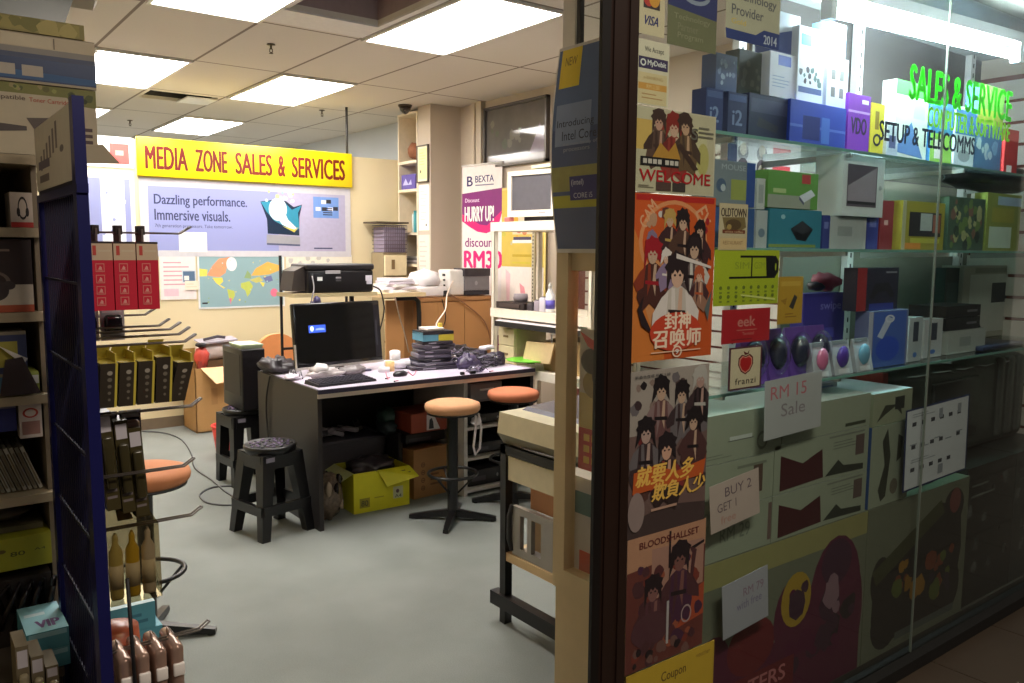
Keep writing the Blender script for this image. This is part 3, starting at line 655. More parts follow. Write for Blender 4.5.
sheet('family_poster', 'tall yellow promotional poster on the wall behind the white rack', 'poster', (RIGHT-.032, pa.y, .98), (0, -1, 0), (0, 0, 1), pa.y-pb.y, 1.06, mat((236, 214, 130)), art)
mb = MB(); yy = onX(534, 250, RIGHT-.05).y; mb.box((RIGHT-.06, yy-.018, .6), (RIGHT-.04, yy+.018, 1.75), mat((196, 186, 160), metal=.3))
for k in range(26): mb.box((RIGHT-.0615, yy-.005, .98+k*.03), (RIGHT-.0595, yy+.005, .994+k*.03), DARK)
one(mb, 'slotted_strip', 'pale slotted shelf strip in front of the yellow poster', 'shelf strip')
# monitor on the rack
t = thing('crt_monitor', 'old white monitor standing on top of the white rack', 'monitor', (3.84, 4.62, 1.705))
mb = MB(); mb.xf = rotz(10, (3.82, 4.6, 0)); Y0m, Y1m = 4.42, 4.86
mw = mat((226, 216, 200)); 
for a, b in (((Y0m, 1.74), (Y1m, 1.785)), ((Y0m, 2.03), (Y1m, 2.062)), ((Y0m, 1.785), (Y0m+.03, 2.03)), ((Y1m-.035, 1.785), (Y1m, 2.03))): mb.box((3.66, a[0], a[1]), (3.70, b[0], b[1]), mw)
mb.box((3.70, Y0m+.02, 1.75), (3.90, Y1m-.02, 2.055), mw); f = Face(mb, (3.6595, Y0m+.14, 1.755), (0, -1, 0), (0, 0, 1), .06, .02); f.rect(0, .3, 1, .7, mat((150, 146, 150)))
mb.build('housing', t)
mb = MB(); mb.xf = rotz(10, (3.82, 4.6, 0)); mb.box((3.672, Y0m+.03, 1.785), (3.682, Y1m-.035, 2.03), mat((92, 90, 96), rough=.2)); mb.build('screen', t)
mb = MB(); mb.box((3.72, 4.50, 1.705), (3.95, 4.76, 1.745), DARK); mb.build('foot', t)
mb = MB(); mb.box((3.70, 4.45, 2.078), (3.88, 4.66, 2.10), mat((206, 206, 176))); one(mb, 'flat_box', 'thin pale box lying on the old white monitor', 'box')
mb = MB(); mb.rbox((3.61, 4.80, 1.706), (3.66, 4.86, 1.74), mat((190, 110, 110)), .008); one(mb, 'small_tin', 'small reddish tin at the left foot of the old monitor', 'tin')
# things on the rack shelves
mb = MB(); mb.box((3.61, 4.62, 1.077), (3.80, 4.95, 1.125), mat((44, 34, 32))); mb.box((3.602, 4.66, 1.09), (3.61, 4.90, 1.115), mat((70, 56, 52))); one(mb, 'black_case', 'flat black case at the left end of the rack shelf', 'case')
mb = MB(); mb.lathe((3.70, 4.77, 1.126), [(.05, 0), (.055, .03), (.05, .06), (.02, .062)], mat((130, 120, 124)), 16); one(mb, 'cable_coil', 'grey coil sitting on the flat black case', 'coil')
for k, (y, h, c, l) in enumerate(((4.58, .05, (60, 54, 60), 'little dark box beside the black case on the rack'), (4.50, .075, (150, 140, 150), 'grey little box left of the white bottle on the rack'), (4.44, .10, (196, 190, 200), 'pale jar just left of the white bottle on the rack'))):
    mb = MB(); mb.rbox((3.63, y-.03, 1.077), (3.70, y+.03, 1.077+h), mat(c), .006, 2); mb.box((3.64, y-.022, 1.077+h), (3.69, y+.022, 1.083+h), DARK); one(mb, 'small_box', l, 'box')
p = onX(549, 300, 3.66); t = thing('spray_bottle', 'white spray bottle with a blue label on the rack shelf', 'bottle', (3.67, p.y, 1.075)); by = p.y
mb = MB(); mb.lathe((3.67, by, 1.077), [(.030, 0), (.033, .01), (.033, .12), (.016, .15), (.014, .165)], mat((232, 230, 230), rough=.3), 18); mb.build('body', t)
mb = MB(); mb.lathe((3.67, by, 1.242), [(.014, 0), (.014, .02), (.006, .022), (.006, .04)], mat((220, 214, 206)), 14); mb.tube([(3.67, by, 1.27), (3.64, by-.02, 1.262)], .006, WHITE, 6); mb.build('nozzle', t)
mb = MB(); mb.lathe((3.67, by, 1.10), [(.0336, 0), (.0336, .06)], mat((90, 80, 170)), 18); mb.build('label', t)
mb = MB(); mb.lathe((3.72, by-.08, 1.077), [(.03, 0), (.03, .09), (.018, .11), (.018, .13)], mat((76, 70, 150), rough=.3), 16); one(mb, 'ink_bottle', 'dark blue bottle right of the white spray bottle', 'bottle')
t = thing('pullout_tray', 'black framed tray with a white top under the rack shelf', 'tray', (3.74, 4.35, .95))
mb = MB(); mb.box((3.56, 3.945, .948), (4.0, 4.90, .985), BLACK); mb.build('frame', t)
mb = MB(); mb.box((3.565, 3.95, .986), (3.99, 4.89, .995), mat((226, 220, 222))); mb.build('top', t)
mb = MB(); mb.box((3.64, 3.98, .995), (3.74, 4.05, 1.005), mat((40, 100, 60))); one(mb, 'green_notebook', 'small dark green notebook on the white tray top', 'notebook')
t = thing('drawer_box', 'small beige two-drawer box on the rack beside the desk end', 'drawer unit', (3.75, 4.86, .665))
mb = MB(); mb.box((3.64, 4.74, .666), (3.92, 4.95, .94), mat((206, 190, 148))); mb.build('body', t)
for z in (.675, .805):
    mb = MB(); mb.rbox((3.625, 4.748, z), (3.64, 4.942, z+.125), mat((214, 200, 160)), .004, 1); d = mb.build('drawer', t)
    mb = MB(); mb.box((3.617, 4.82, z+.06), (3.625, 4.87, z+.075), mat((120, 100, 66))); mb.build('handle', d)
t = thing('shopping_bag', 'brown paper carrier bag with white handles on the lower rack shelf', 'bag', (3.78, 4.25, .665))
mb = MB(); kb = mat((196, 164, 112)); mb.hexa([(3.66, 4.05, .666), (3.90, 4.05, .666), (3.90, 4.44, .666), (3.66, 4.44, .666)], [(3.64, 4.02, .90), (3.88, 4.03, .90), (3.88, 4.46, .90), (3.64, 4.48, .86)], kb); mb.build('bag', t)
for s in (0, .20):
    mb = MB(); mb.tube([(3.645+s, 4.16, .87), (3.62+s, 4.18, .93), (3.62+s, 4.25, .945), (3.62+s, 4.32, .93), (3.645+s, 4.34, .87)], .008, WHITE, 6); mb.build('handle', t)
mb = MB(); mb.hexa([(3.59, 4.30, .73), (3.60, 4.62, .70), (3.61, 4.62, .70), (3.60, 4.30, .73)], [(3.595, 4.26, .87), (3.61, 4.58, .86), (3.62, 4.58, .86), (3.605, 4.26, .87)], mat((214, 186, 140))); one(mb, 'cardboard_flap', 'loose tan cardboard flap leaning against the paper bag', 'cardboard')
mb = MB(); p = onZ(527, 364, .70); mb.lathe((3.60, 4.55, .715), [(.03, 0), (.15, .012), (.155, .02), (.12, .018)], mat((110, 196, 50), rough=.35), 28); mb.tube([(3.60, 4.55, .712), (3.68, 4.58, .70)], .012, mat((110, 196, 50)), 6)
one(mb, 'green_dish', 'bright green flat dish sticking out of the rack beside the desk end', 'dish')

# ================================================================== DESK
DX0, DX1, DY0, DY1, DT = 1.77, 3.22, 4.0, 4.88, .765
dk = mat((33, 26, 26), rough=.45, var=.12, scale=6); top = mat((206, 196, 214), rough=.35, var=.04)
t = thing('desk', 'dark office desk with a pale lilac top covered in parts', 'desk', (2.5, 4.44, 0))
mb = MB(); mb.box((DX0+.01, DY0+.012, DT-.03), (DX1, DY1, DT-.002), dk); mb.box((DX0+.015, DY0+.015, DT-.002), (DX1-.01, DY1-.005, DT), top); mb.build('desktop', t)
mb = MB(); mb.box((DX0, DY0, DT-.022), (DX1+.005, DY0+.012, DT+.001), mat((40, 34, 58))); mb.box((DX0, DY0+.002, DT-.045), (DX1+.005, DY0+.014, DT-.022), mat((196, 182, 168), metal=.3, rough=.4)); mb.build('edge_strip', t)
mb = MB(); mb.box((DX0, DY0+.014, 0), (DX0+.025, DY1, DT-.002), dk); mb.build('side_panel', t)
mb = MB(); mb.box((DX1-.025, DY0+.014, 0), (DX1, DY1, DT-.03), dk); mb.build('side_panel', t)
mb = MB(); mb.box((DX0+.025, DY1-.10, .12), (DX1-.025, DY1-.08, DT-.03), mat((26, 22, 24))); mb.build('modesty_panel', t)
gs = mat((196, 190, 184), rough=.5)
mb = MB(); mb.box((2.74, 4.08, 0), (2.765, 4.70, DT-.05), gs); mb.box((2.74, 4.68, 0), (3.19, 4.70, DT-.05), DARK); mb.build('shelf_side', t)
for z in (.02, .22, .41): 
    mb = MB(); mb.box((2.765, 4.08, z), (3.19, 4.68, z+.018), gs); mb.build('shelf', t)
mb = MB(); mb.box((2.765, 4.05, .585), (3.0, 4.60, .70), mat((84, 78, 78))); 
mb.box((2.765, 4.045, .60), (2.99, 4.05, .69), mat((104, 98, 96))); d = mb.build('drawer', t)
mb = MB(); mb.box((2.83, 4.036, .655), (2.93, 4.045, .665), gs); mb.build('handle', d)
for k, (z, w, h, l) in enumerate(((.431, .26, .06, 'dark device on the upper shelf inside the desk'), (.241, .30, .07, 'black device on the middle shelf inside the desk'), (.041, .26, .10, 'black unit on the lowest shelf inside the desk'))):
    mb = MB(); mb.rbox((2.80, 4.12, z), (2.80+w, 4.44, z+h), mat((32, 30, 34), rough=.3), .008, 2)
    f = Face(mb, (2.80, 4.12, z), (1, 0, 0), (0, 0, 1), w, h); f.rect(.1, .3, .5, .6, mat((70, 66, 72))); f.ell(.85, .5, .03, .12, mat((150, 150, 150)))
    one(mb, 'computer_drive', l, 'device', 'devices inside the desk')

# all-in-one computer
t = thing('desktop_screen', 'large black screen with a small blue logo on the desk', 'monitor', (2.15, 4.50, DT))
R0 = rotz(7, (2.15, 4.50, 0)) @ Matrix.Translation((2.15, 4.50, .84)) @ Matrix.Rotation(math.radians(-6), 4, 'X') @ Matrix.Translation((-2.15, -4.50, -.84))
a, b, z0, z1 = 1.835, 2.43, .815, 1.19
mb = MB(); mb.xf = R0; mb.rbox((a, 4.485, z0), (b, 4.52, z1), mat((16, 14, 17), rough=.2), .008, 2); mb.rbox((a+.05, 4.515, z0+.05), (b-.05, 4.57, z1-.06), mat((24, 22, 25)), .02, 2); mb.build('housing', t)
mb = MB(); mb.xf = R0; mb.box((a+.014, 4.4842, z0+.025), (b-.05, 4.4848, z1-.015), mat((10, 9, 12), rough=.08)); 
f = Face(mb, (a+.014, 4.4842, z0+.025), (1, 0, 0), (0, 0, 1), b-a-.064, z1-z0-.04)
bl = glow('screen_logo', (.03, .07, .42), 1.0); f.rect(.15, .53, .36, .66, bl); f.ell(.19, .60, .022, .045, glow('screen_dot', (.5, .6, .9), 1.0)); f.poly([(.23, .57), (.35, .57), (.34, .60), (.29, .61), (.24, .60)], glow('screen_text', (.2, .28, .75), .8)); mb.build('screen', t)
mb = MB(); mb.xf = R0; mb.box((b-.048, 4.4835, z0+.03), (b-.006, 4.4850, z1-.03), mat((32, 30, 36), rough=.3)); mb.box((b-.04, 4.4828, z0+.1), (b-.03, 4.4836, z1-.12), mat((60, 58, 66))); mb.build('speaker_strip', t)
sv = mat((206, 200, 196), metal=.6, rough=.3)
mb = MB(); mb.xf = R0; mb.box((a-.002, 4.480, z0-.006), (b+.002, 4.49, z0+.008), sv); mb.box((a-.006, 4.480, z0-.006), (a+.002, 4.49, z0+.14), sv); mb.build('bezel', t)
mb = MB(); mb.rbox((2.06, 4.45, DT), (2.26, 4.66, DT+.012), mat((74, 72, 66), rough=.4), .004, 2); mb.box((2.11, 4.57, DT+.012), (2.21, 4.60, 1.0), mat((50, 48, 46), rough=.4)); mb.build('stand', t)
# riser with printer
t = thing('riser_shelf', 'thin pale riser shelf on dark posts above the screen', 'shelf', (2.20, 4.78, DT))
mb = MB(); mb.box((1.90, 4.62, 1.215), (2.45, 4.879, 1.238), mat((196, 178, 136))); mb.build('board', t)
for x, zt in ((1.925, 1.46), (2.36, 1.215)):
    mb = MB(); mb.box((x-.007, 4.866, DT), (x+.007, 4.878, zt), DARK); mb.build('post', t)
mb = MB(); mb.box((1.925, 4.867, .88), (2.36, 4.877, .895), DARK); mb.build('crossbar', t)
t = thing('inkjet_printer', 'black inkjet printer on the riser shelf above the screen', 'printer', (2.22, 4.73, 1.238)); pb = mat((24, 21, 25), rough=.35)
mb = MB(); mb.rbox((1.99, 4.62, 1.240), (2.425, 4.86, 1.375), pb, .014, 3); mb.build('body', t)
mb = MB(); mb.rbox((1.985, 4.615, 1.375), (2.43, 4.865, 1.412), mat((34, 30, 33), rough=.4), .012, 3); mb.build('lid', t)
mb = MB(); f = Face(mb, (1.98, 4.62, 1.24), (1, 0, 0), (0, 0, 1), .44, .17, lift=.012); 
f.rect(.27, .67, .49, .79, mat((170, 166, 170))); f.rect(.15, .43, .225, .56, WHITE); f.rect(.42, .50, .50, .56, mat((150, 146, 150))); f.rect(.42, .40, .50, .46, mat((80, 76, 80))); f.rect(.87, .40, .97, .60, mat((220, 216, 226))); f.rect(.885, .28, .97, .40, mat((206, 202, 214))); mb.build('print', t)
mb = MB(); mb.hexa([(1.905, 4.66, 1.25), (1.99, 4.66, 1.25), (1.99, 4.84, 1.25), (1.905, 4.84, 1.25)], [(1.925, 4.66, 1.37), (1.99, 4.66, 1.40), (1.99, 4.84, 1.40), (1.925, 4.84, 1.37)], mat((58, 50, 46))); mb.build('rear_tray', t)
cable('usb_cable', 'pale cable hanging from the black printer over the screen top', [onY(312, 276, 4.60), onY(314, 288, 4.58), onY(312, 298, 4.56), onY(311, 308, 4.55)], .004, mat((150, 146, 150)))
cable('power_cord', 'black cord looping off the right side of the black printer', [onY(372.5, 286, 4.66), onY(380, 290, 4.68), onY(383, 300, 4.72), onY(384, 312, 4.74), onY(380, 330, 4.76)], .005, BLACK)
mb = MB(); p = onY(317, 301, 4.56); mb.blob(p, (.022, .02, .028), mat((60, 52, 92)), 2, .2); mb.lathe(p+Vector((-.03, 0, -.03)), [(.012, 0), (.012, .03)], mat((70, 62, 90)), 10); one(mb, 'webcam', 'small violet webcam clipped on the screen top edge', 'webcam')
# small things on the desk top
def on_top(px, py, z=DT):
    p = onZ(px, py, z); p.y = min(max(p.y, DY0+.03), DY1-.03); p.x = min(max(p.x, DX0+.04), DX1-.03); return p
t = thing('keyboard', 'black keyboard at the left front edge of the desk', 'keyboard', (1.98, 4.17, DT+.002))
mb = MB(); mb.xf = rotz(4, (1.98, 4.17, 0)); mb.hexa([(1.80, 4.09, DT+.002), (2.16, 4.09, DT+.002), (2.16, 4.25, DT+.002), (1.80, 4.25, DT+.002)], [(1.803, 4.093, DT+.014), (2.157, 4.093, DT+.014), (2.157, 4.247, DT+.024), (1.803, 4.247, DT+.024)], mat((26, 22, 30))); mb.build('case', t)
mb = MB(); mb.xf = rotz(4, (1.98, 4.17, 0)); km = mat((44, 40, 52))
for r in range(5):
    for c in range(15):
        x, y, z = 1.812+c*.0225, 4.104+r*.027, DT+.0155+r*.0018
        mb.box((x, y, z), (x+.019, y+.022, z+.006), km, .85)
o = mb.build('keys', t); o['kind'] = 'stuff'
def mouse(px, py, label, c, rot, group):
    p = on_top(px, py); t = thing('computer_mouse', label, 'mouse', (p.x, p.y, DT), group)
    X = rotz(rot, p) @ Matrix.Translation((p.x, p.y, DT+.001))
    mb = MB(); mb.xf = X; vs = []
    mb.lathe((0, 0, 0), [(.03, 0), (.033, .008), (.031, .018), (.022, .027), (.008, .031)], c, 18, True, 1.6, 1); mb.build('body', t)
    mb = MB(); mb.xf = X; mb.lathe((.028, 0, .020), [(.003, 0), (.005, .006), (.003, .010)], mat((90, 90, 96)), 8); mb.build('scroll_wheel', t)
    mb = MB(); mb.xf = X; mb.tube([(.05, 0, .008), (.08, .012, .004), (.11, .03, .003), (.12, .06, .003)], .002, c, 6); mb.build('cord', t)
mouse(400, 376, 'black mouse near the front edge of the desk', mat((22, 20, 24), rough=.3), 20, None)
# crumpled plastic wrap, tape, rolls
mb = MB(); p = on_top(326, 379); mb.blob(p+Vector((0, 0, .03)), (.10, .045, .03), mat((190, 180, 180), rough=.2, var=.3, scale=40), 11, .3, 20, -.03, 5); mb.blob(p+Vector((-.03, 0, .06)), (.05, .04, .03), mat((226, 220, 220), rough=.2), 4, .3, 14, None, 5); one(mb, 'plastic_wrap', 'crumpled clear plastic wrap in front of the screen', 'plastic wrap')
mb = MB(); p = on_top(352, 374); mb.blob(p+Vector((0, 0, .02)), (.09, .04, .03), mat((120, 112, 112), rough=.4, var=.3, scale=40), 9, .3, 16, -.02, 5); one(mb, 'cable_bundle', 'grey bundle of wires under the middle of the screen', 'cables')
mb = MB(); p = on_top(367, 371); mb.rbox(p+Vector((-.025, -.015, 0)), p+Vector((.025, .02, .012)), mat((70, 64, 90)), .004, 2); mb.box(p+Vector((-.02, -.012, .012)), p+Vector((.01, .015, .014)), mat((150, 146, 170))); one(mb, 'memory_card', 'tiny dark violet card behind the keyboard right end', 'card')
def tape(px, py, lay, label, c, r, h):
    p = on_top(px, py); mb = MB()
    mb.lathe(p, [(r*.55, 0), (r, 0), (r, h), (r*.55, h), (r*.55, 0)], c, 22)
    return one(mb, 'tape_roll', label, 'tape roll', 'tape rolls on the desk')
p = on_top(397, 370)
mb = MB(); mb.tube([p+Vector((-.05, .06, .028)), p+Vector((.10, .02, .028))], .028, mat((226, 222, 226)), 14); one(mb, 'paper_roll', 'white paper roll lying behind the black mouse', 'paper roll')
mb = MB(); mb.lathe(p+Vector((.02, .06, .055)), [(.03, 0), (.034, .01), (.034, .055), (.02, .06)], mat((236, 234, 232)), 16); one(mb, 'white_cup', 'small white cup standing on the paper roll', 'cup')
tape(390, 371, 0, 'upright tan tape roll left of the white cup', mat((226, 190, 130)), .028, .06)
tape(384, 372, 0, 'low white tape roll left of the tan tape roll', mat((226, 222, 222)), .035, .03)
for pts, l in (([(388, 380), (386, 372), (392, 366)], 'thin red wire by the white cup on the desk'), ([(408, 372), (413, 376), (416, 371), (411, 369)], 'short looped red wire right of the mouse')):
    cable('loose_wire', l, [on_top(x, y)+Vector((0, 0, .004)) for x, y in pts], .0025, mat((200, 90, 110)))
# laptops and drives pile
p = on_top(425, 372); base = Vector((2.62, 4.34, DT))
pal = [(52, 46, 58), (70, 64, 78), (40, 36, 46), (96, 90, 104), (60, 54, 66), (84, 78, 90), (50, 44, 52)]
labs = ['black laptop at the very bottom of the pile on the desk', 'grey laptop second from the bottom of the pile', 'dark thin laptop third from the bottom of the pile', 'pale grey drive in the middle of the pile', 'dark drive above the pale grey one in the pile', 'grey drive below the teal and yellow box', 'dark adapter right under the teal and yellow box']
z = DT+.001; rnd = random.Random(4)
pp = onZ(440, 371, DT); base = Vector((pp.x+.05, pp.y+.17, 0))
for k in range(7):
    w, d, h = ((.17, .12, .022), (.135, .11, .02), (.12, .10, .022), (.11, .09, .028), (.105, .085, .024), (.11, .085, .03), (.10, .08, .02))[k]
    mb = MB(); cx, cy = base.x+rnd.uniform(-.015, .015), base.y+rnd.uniform(-.01, .01); mb.xf = rotz(rnd.uniform(-16, 16)-8, (cx, cy, 0))
    mb.rbox((cx-w, cy-d, z), (cx+w, cy+d, z+h), mat(pal[k], rough=.35), .006, 2); mb.box((cx-w*.6, cy-d-.001, z+h*.3), (cx-w*.1, cy-d, z+h*.6), mat((160, 152, 164)))
    one(mb, 'laptop' if k < 3 else 'disk_drive', labs[k], 'laptop' if k < 3 else 'drive', 'pile of laptops and drives on the desk'); z += h+.001
mb = MB(); cx, cy = base.x, base.y; mb.xf = rotz(-6, (cx, cy, 0)); mb.box((cx-.10, cy-.08, z), (cx+.005, cy+.08, z+.055), mat((96, 156, 176))); mb.box((cx+.005, cy-.08, z), (cx+.11, cy+.08, z+.055), mat((206, 190, 60)))
mb.box((cx-.10, cy-.081, z+.04), (cx+.11, cy+.08, z+.06), mat((36, 30, 36))); one(mb, 'small_carton', 'teal and yellow carton on top of the laptop pile', 'box'); z += .061
t = thing('network_switch', 'small white device with a yellow plug, topmost on the laptop pile', 'device', (cx, cy, z))
mb = MB(); mb.rbox((cx-.07, cy-.06, z), (cx+.05, cy+.05, z+.02), mat((226, 214, 206)), .006, 2); mb.build('body', t)
mb = MB(); mb.box((cx+.03, cy-.04, z+.02), (cx+.05, cy-.02, z+.045), mat((236, 210, 90))); mb.build('plug', t)
# clutter right of the pile
cl = [(418, 366, .06, .05, .035, (70, 64, 84), 'dark heap of cables left of the laptop pile'), (452, 366, .05, .04, .035, (206, 200, 206), 'round white plastic lump right of the laptop pile'),
      (468, 368, .08, .06, .05, (74, 64, 92), 'violet-grey heap of parts in the middle right of the desk'), (485, 360, .09, .07, .04, (58, 50, 66), 'dark heap of parts toward the right desk end'),
      (458, 355, .16, .06, .045, (50, 44, 48), 'black heap of bags behind the white lump'), (498, 364, .07, .06, .045, (48, 40, 56), 'dark plastic heap at the right desk corner'), (476, 372, .05, .03, .02, (150, 140, 170), 'pale crumpled wrapper in front of the violet heap')]
for k, (px, py, a, b, c, col, l) in enumerate(cl):
    p = on_top(px, py); p.x = min(p.x, DX1-.09); mb = MB(); mb.blob(p+Vector((0, 0, c*.7)), (a, b, c), mat(col, rough=.35, var=.4, scale=50), k+20, .28, 18, -c*.68, 5)
    rn = random.Random(k); 
    for j in range(18):
        q = p+Vector((rn.uniform(-a, a)*.7, rn.uniform(-b, b)*.7, c*1.1)); mb.tube([q, q+Vector((rn.uniform(-.05, .05), rn.uniform(-.04, .04), .012)), q+Vector((rn.uniform(-.07, .07), rn.uniform(-.05, .05), -.01))], .003, mat((120, 112, 132) if j % 2 else (40, 36, 46)), 5)
    one(mb, 'parts_heap', l, 'heap of parts')
mb = MB(); p = on_top(492, 360); mb.xf = rotz(20, p); mb.rbox((p.x-.06, p.y-.03, DT+.075), (p.x+.05, p.y+.03, DT+.10), mat((226, 222, 228)), .008, 2); mb.rbox((p.x-.06, p.y-.02, DT), (p.x-.03, p.y+.02, DT+.076), mat((60, 54, 70)), .008, 2); one(mb, 'white_adapter', 'white adapter lying on the dark heap at the right desk end', 'adapter')
for k, (px, py, l) in enumerate(((467, 376, 'first small black chip at the front of the right desk half'), (472, 374, 'second small black chip, beside the pale wrapper'), (479, 375, 'third small black chip, furthest right on the desk front'))):
    p = on_top(px, py); mb = MB(); mb.rbox((p.x-.012, p.y-.01, DT+.001), (p.x+.012, p.y+.01, DT+.018), BLACK, .003, 2); mb.box((p.x-.006, p.y-.005, DT+.018), (p.x+.004, p.y+.005, DT+.019), mat((90, 90, 96))); one(mb, 'small_part', l, 'part', 'chips on the desk')
for k, (px, py) in enumerate(((386, 379), (395, 382), (490, 372))):
    p = on_top(px, py); mb = MB(); mb.tube([p+Vector((0, 0, .003)), p+Vector((.03, .01, .004))], .003, mat((190, 110, 130)), 6); mb.lathe(p, [(.005, 0), (.005, .006)], DARK, 8); one(mb, 'screwdriver_bit', ('loose bit left of the black mouse', 'loose bit just below the black mouse', 'pink bit near the right desk corner')[k], 'bit')
for k, (px, py, a, l) in enumerate(((464, 363, .12, 'tangle of dark cables behind the violet heap on the desk'), (488, 366, .11, 'tangle of dark cables between the violet heap and the right desk corner'), (443, 352, .10, 'tangle of grey cables behind the laptop pile'))):
    p = on_top(px, py); p.x = min(p.x, DX1-a-.02); p.y = min(p.y, DY1-.10); mb = MB(); rn = random.Random(k+31)
    for j in range(16):
        c = (rn.uniform(-.3, .3)*a, rn.uniform(-.3, .3)*a); r = rn.uniform(.35, .7)*a; s = rn.uniform(0, 6.28); z0 = .006+.05*rn.random()
        mb.tube([p+Vector((c[0]+r*math.cos(s+w*.5), c[1]+r*.6*math.sin(s+w*.5), max(.005, z0+.012*math.sin(w)))) for w in range(9)], rn.uniform(.003, .006), mat(((44, 38, 50), (70, 62, 78), (28, 24, 30), (120, 110, 128))[j % 4], rough=.4), 5)
    one(mb, 'cable_tangle', l, 'cables')
# things behind the left end of the desk top
p = onY(270, 368, 4.5)
for k, (px, py, a, b, c, col, l) in enumerate(((275, 372, .10, .14, .05, (60, 54, 58), 'dark heap of adapters left of the screen'), (288, 380, .04, .06, .02, (210, 200, 214), 'torn silvery wrapper at the left desk corner'))):
    q = on_top(px, py); q.x = max(q.x, DX0+a*.8); mb = MB(); mb.blob(q+Vector((0, 0, c*.7)), (a, b, c), mat(col, rough=.4, var=.4, scale=40), k+50, .3, 18, -c*.68, 5)
    for j in range(7):
        rn = random.Random(j+k*9); w = q+Vector((rn.uniform(-a, a)*.6, rn.uniform(-b, b)*.6, c)); mb.tube([w, w+Vector((.02, .03, .03)), w+Vector((rn.uniform(-.06, .06), .02, -.02))], .004, mat((150, 146, 150) if j % 3 == 0 else (40, 38, 44)), 5)
    one(mb, 'parts_heap', l, 'heap of parts')
# under the desk
mb = MB()
for k in range(9):
    pass
t = thing('carton', 'yellow printed carton with torn flaps under the desk', 'box', (2.23, 4.30, 0)); yb = mat((214, 206, 34), var=.06); ybd = mat((170, 160, 30))
mb = MB(); X = rotz(-2, (2.2, 4.3, 0)); mb.xf = X
mb.box((2.05, 4.16, .001), (2.405, 4.165, .235), yb); mb.box((2.05, 4.435, .001), (2.405, 4.44, .235), ybd); mb.box((2.05, 4.165, .001), (2.055, 4.435, .235), yb); mb.box((2.40, 4.165, .001), (2.405, 4.435, .235), yb); mb.box((2.055, 4.165, .001), (2.40, 4.435, .006), ybd)
f = Face(mb, (2.05, 4.16, .001), (1, 0, 0), (0, 0, 1), .355, .234); f.rect(.10, .12, .28, .36, mat((150, 140, 40))); f.text('80', .13, .16, .25, .3, INK); f.rect(.70, .22, .88, .52, mat((190, 190, 150))); f.ell(.78, .40, .03, .05, mat((90, 60, 60))); f.text('A4', .73, .24, .85, .32, INK); f.lines(.36, .3, .62, .36, 1, ybd)
mb.build('body', t)
mb = MB(); mb.xf = X; mb.hexa([(2.20, 4.158, .235), (2.405, 4.158, .235), (2.405, 4.162, .237), (2.20, 4.162, .237)], [(2.23, 4.10, .15), (2.43, 4.085, .185), (2.43, 4.089, .187), (2.23, 4.104, .152)], yb)
f = Face(mb, (2.29, 4.118, .185), (1, -.05, .12), (0, .6, .72), .12, .045, .004); f.lines(.1, .1, .9, .9, 2, mat((120, 110, 40)), .4); mb.build('flap', t)
mb = MB(); mb.xf = X; mb.hexa([(2.05, 4.165, .235), (2.05, 4.435, .235), (2.053, 4.435, .237), (2.053, 4.165, .237)], [(1.985, 4.17, .20), (1.985, 4.42, .21), (1.988, 4.42, .212), (1.988, 4.17, .202)], mat((190, 184, 120))); mb.build('flap', t)
mb = MB(); mb.blob((2.22, 4.30, .24), (.15, .11, .045), mat((60, 52, 56), rough=.3, var=.4, scale=40), 33, .3, 18, None, 5); one(mb, 'plastic_bag', 'dark crumpled plastic filling the yellow carton', 'bag')
mb = MB(); mb.blob((1.896, 4.20, .125), (.085, .085, .135), mat((104, 88, 74), rough=.25, var=.7, scale=60), 8, .10, 22, -.124, 4); 
for j in range(10):
    rn = random.Random(j+70); w = 6.28*j/10; q = Vector((1.896+.078*math.cos(w), 4.20+.085*math.sin(w), rn.uniform(.06, .22))); mb.blob(q, (.018, .018, .035), mat((150, 132, 112) if j % 2 else (40, 32, 30), rough=.2), j, .3, 8)
one(mb, 'rubbish_bag', 'brown patterned bundle in clear plastic beside the yellow carton', 'bag')
mb = MB(); mb.rbox((1.83, 4.26, .02), (1.875, 4.42, .42), mat((58, 54, 110), rough=.4), .01, 2); mb.box((1.826, 4.30, 0), (1.88, 4.38, .02), BLACK); one(mb, 'blue_folder', 'tall blue folder standing against the left desk panel', 'folder')
t = thing('basket', 'dark basket of loose parts above the yellow carton', 'basket', (2.14, 4.56, .0)); bk = mat((64, 58, 62))
mb = MB(); mb.hexa([(1.97, 4.46, .002), (2.36, 4.46, .002), (2.36, 4.70, .002), (1.97, 4.70, .002)], [(1.93, 4.44, .36), (2.40, 4.44, .36), (2.40, 4.72, .36), (1.93, 4.72, .36)], bk); mb.build('tub', t)
mb = MB(); mb.tube([(1.925, 4.435, .365), (2.405, 4.435, .365), (2.405, 4.725, .365), (1.925, 4.725, .365)], .009, mat((70, 64, 70)), 6, True); mb.build('rim', t)
rn = random.Random(12)
for k in range(9):
    x, y = 1.99+rn.random()*.34, 4.48+rn.random()*.2; mb = MB(); mb.xf = Matrix.Translation((x, y, .40)) @ Matrix.Rotation(rn.uniform(-.5, .5), 4, 'Y') @ Matrix.Rotation(rn.uniform(0, 3), 4, 'Z')
    mb.rbox((-.075, -.018, -.014), (.075, .018, .014), mat(((130, 122, 126), (70, 66, 70), (170, 162, 164))[k % 3], rough=.3), .006, 2); mb.box((.02, -.01, .014), (.06, .01, .017), mat((30, 28, 30)))
    tag(mb.build('remote_part'), ['grey long part at the left of the dark basket', 'black long part in the dark basket', 'pale long part in the dark basket', 'grey long part across the middle of the dark basket', 'black long part at the back of the dark basket', 'pale long part raised at the right of the dark basket', 'grey long part low at the right of the dark basket', 'black long part at the front of the dark basket', 'pale long part at the back of the dark basket'][k], 'part', 'loose parts in the dark basket')
bx = mat((168, 122, 76), var=.08)
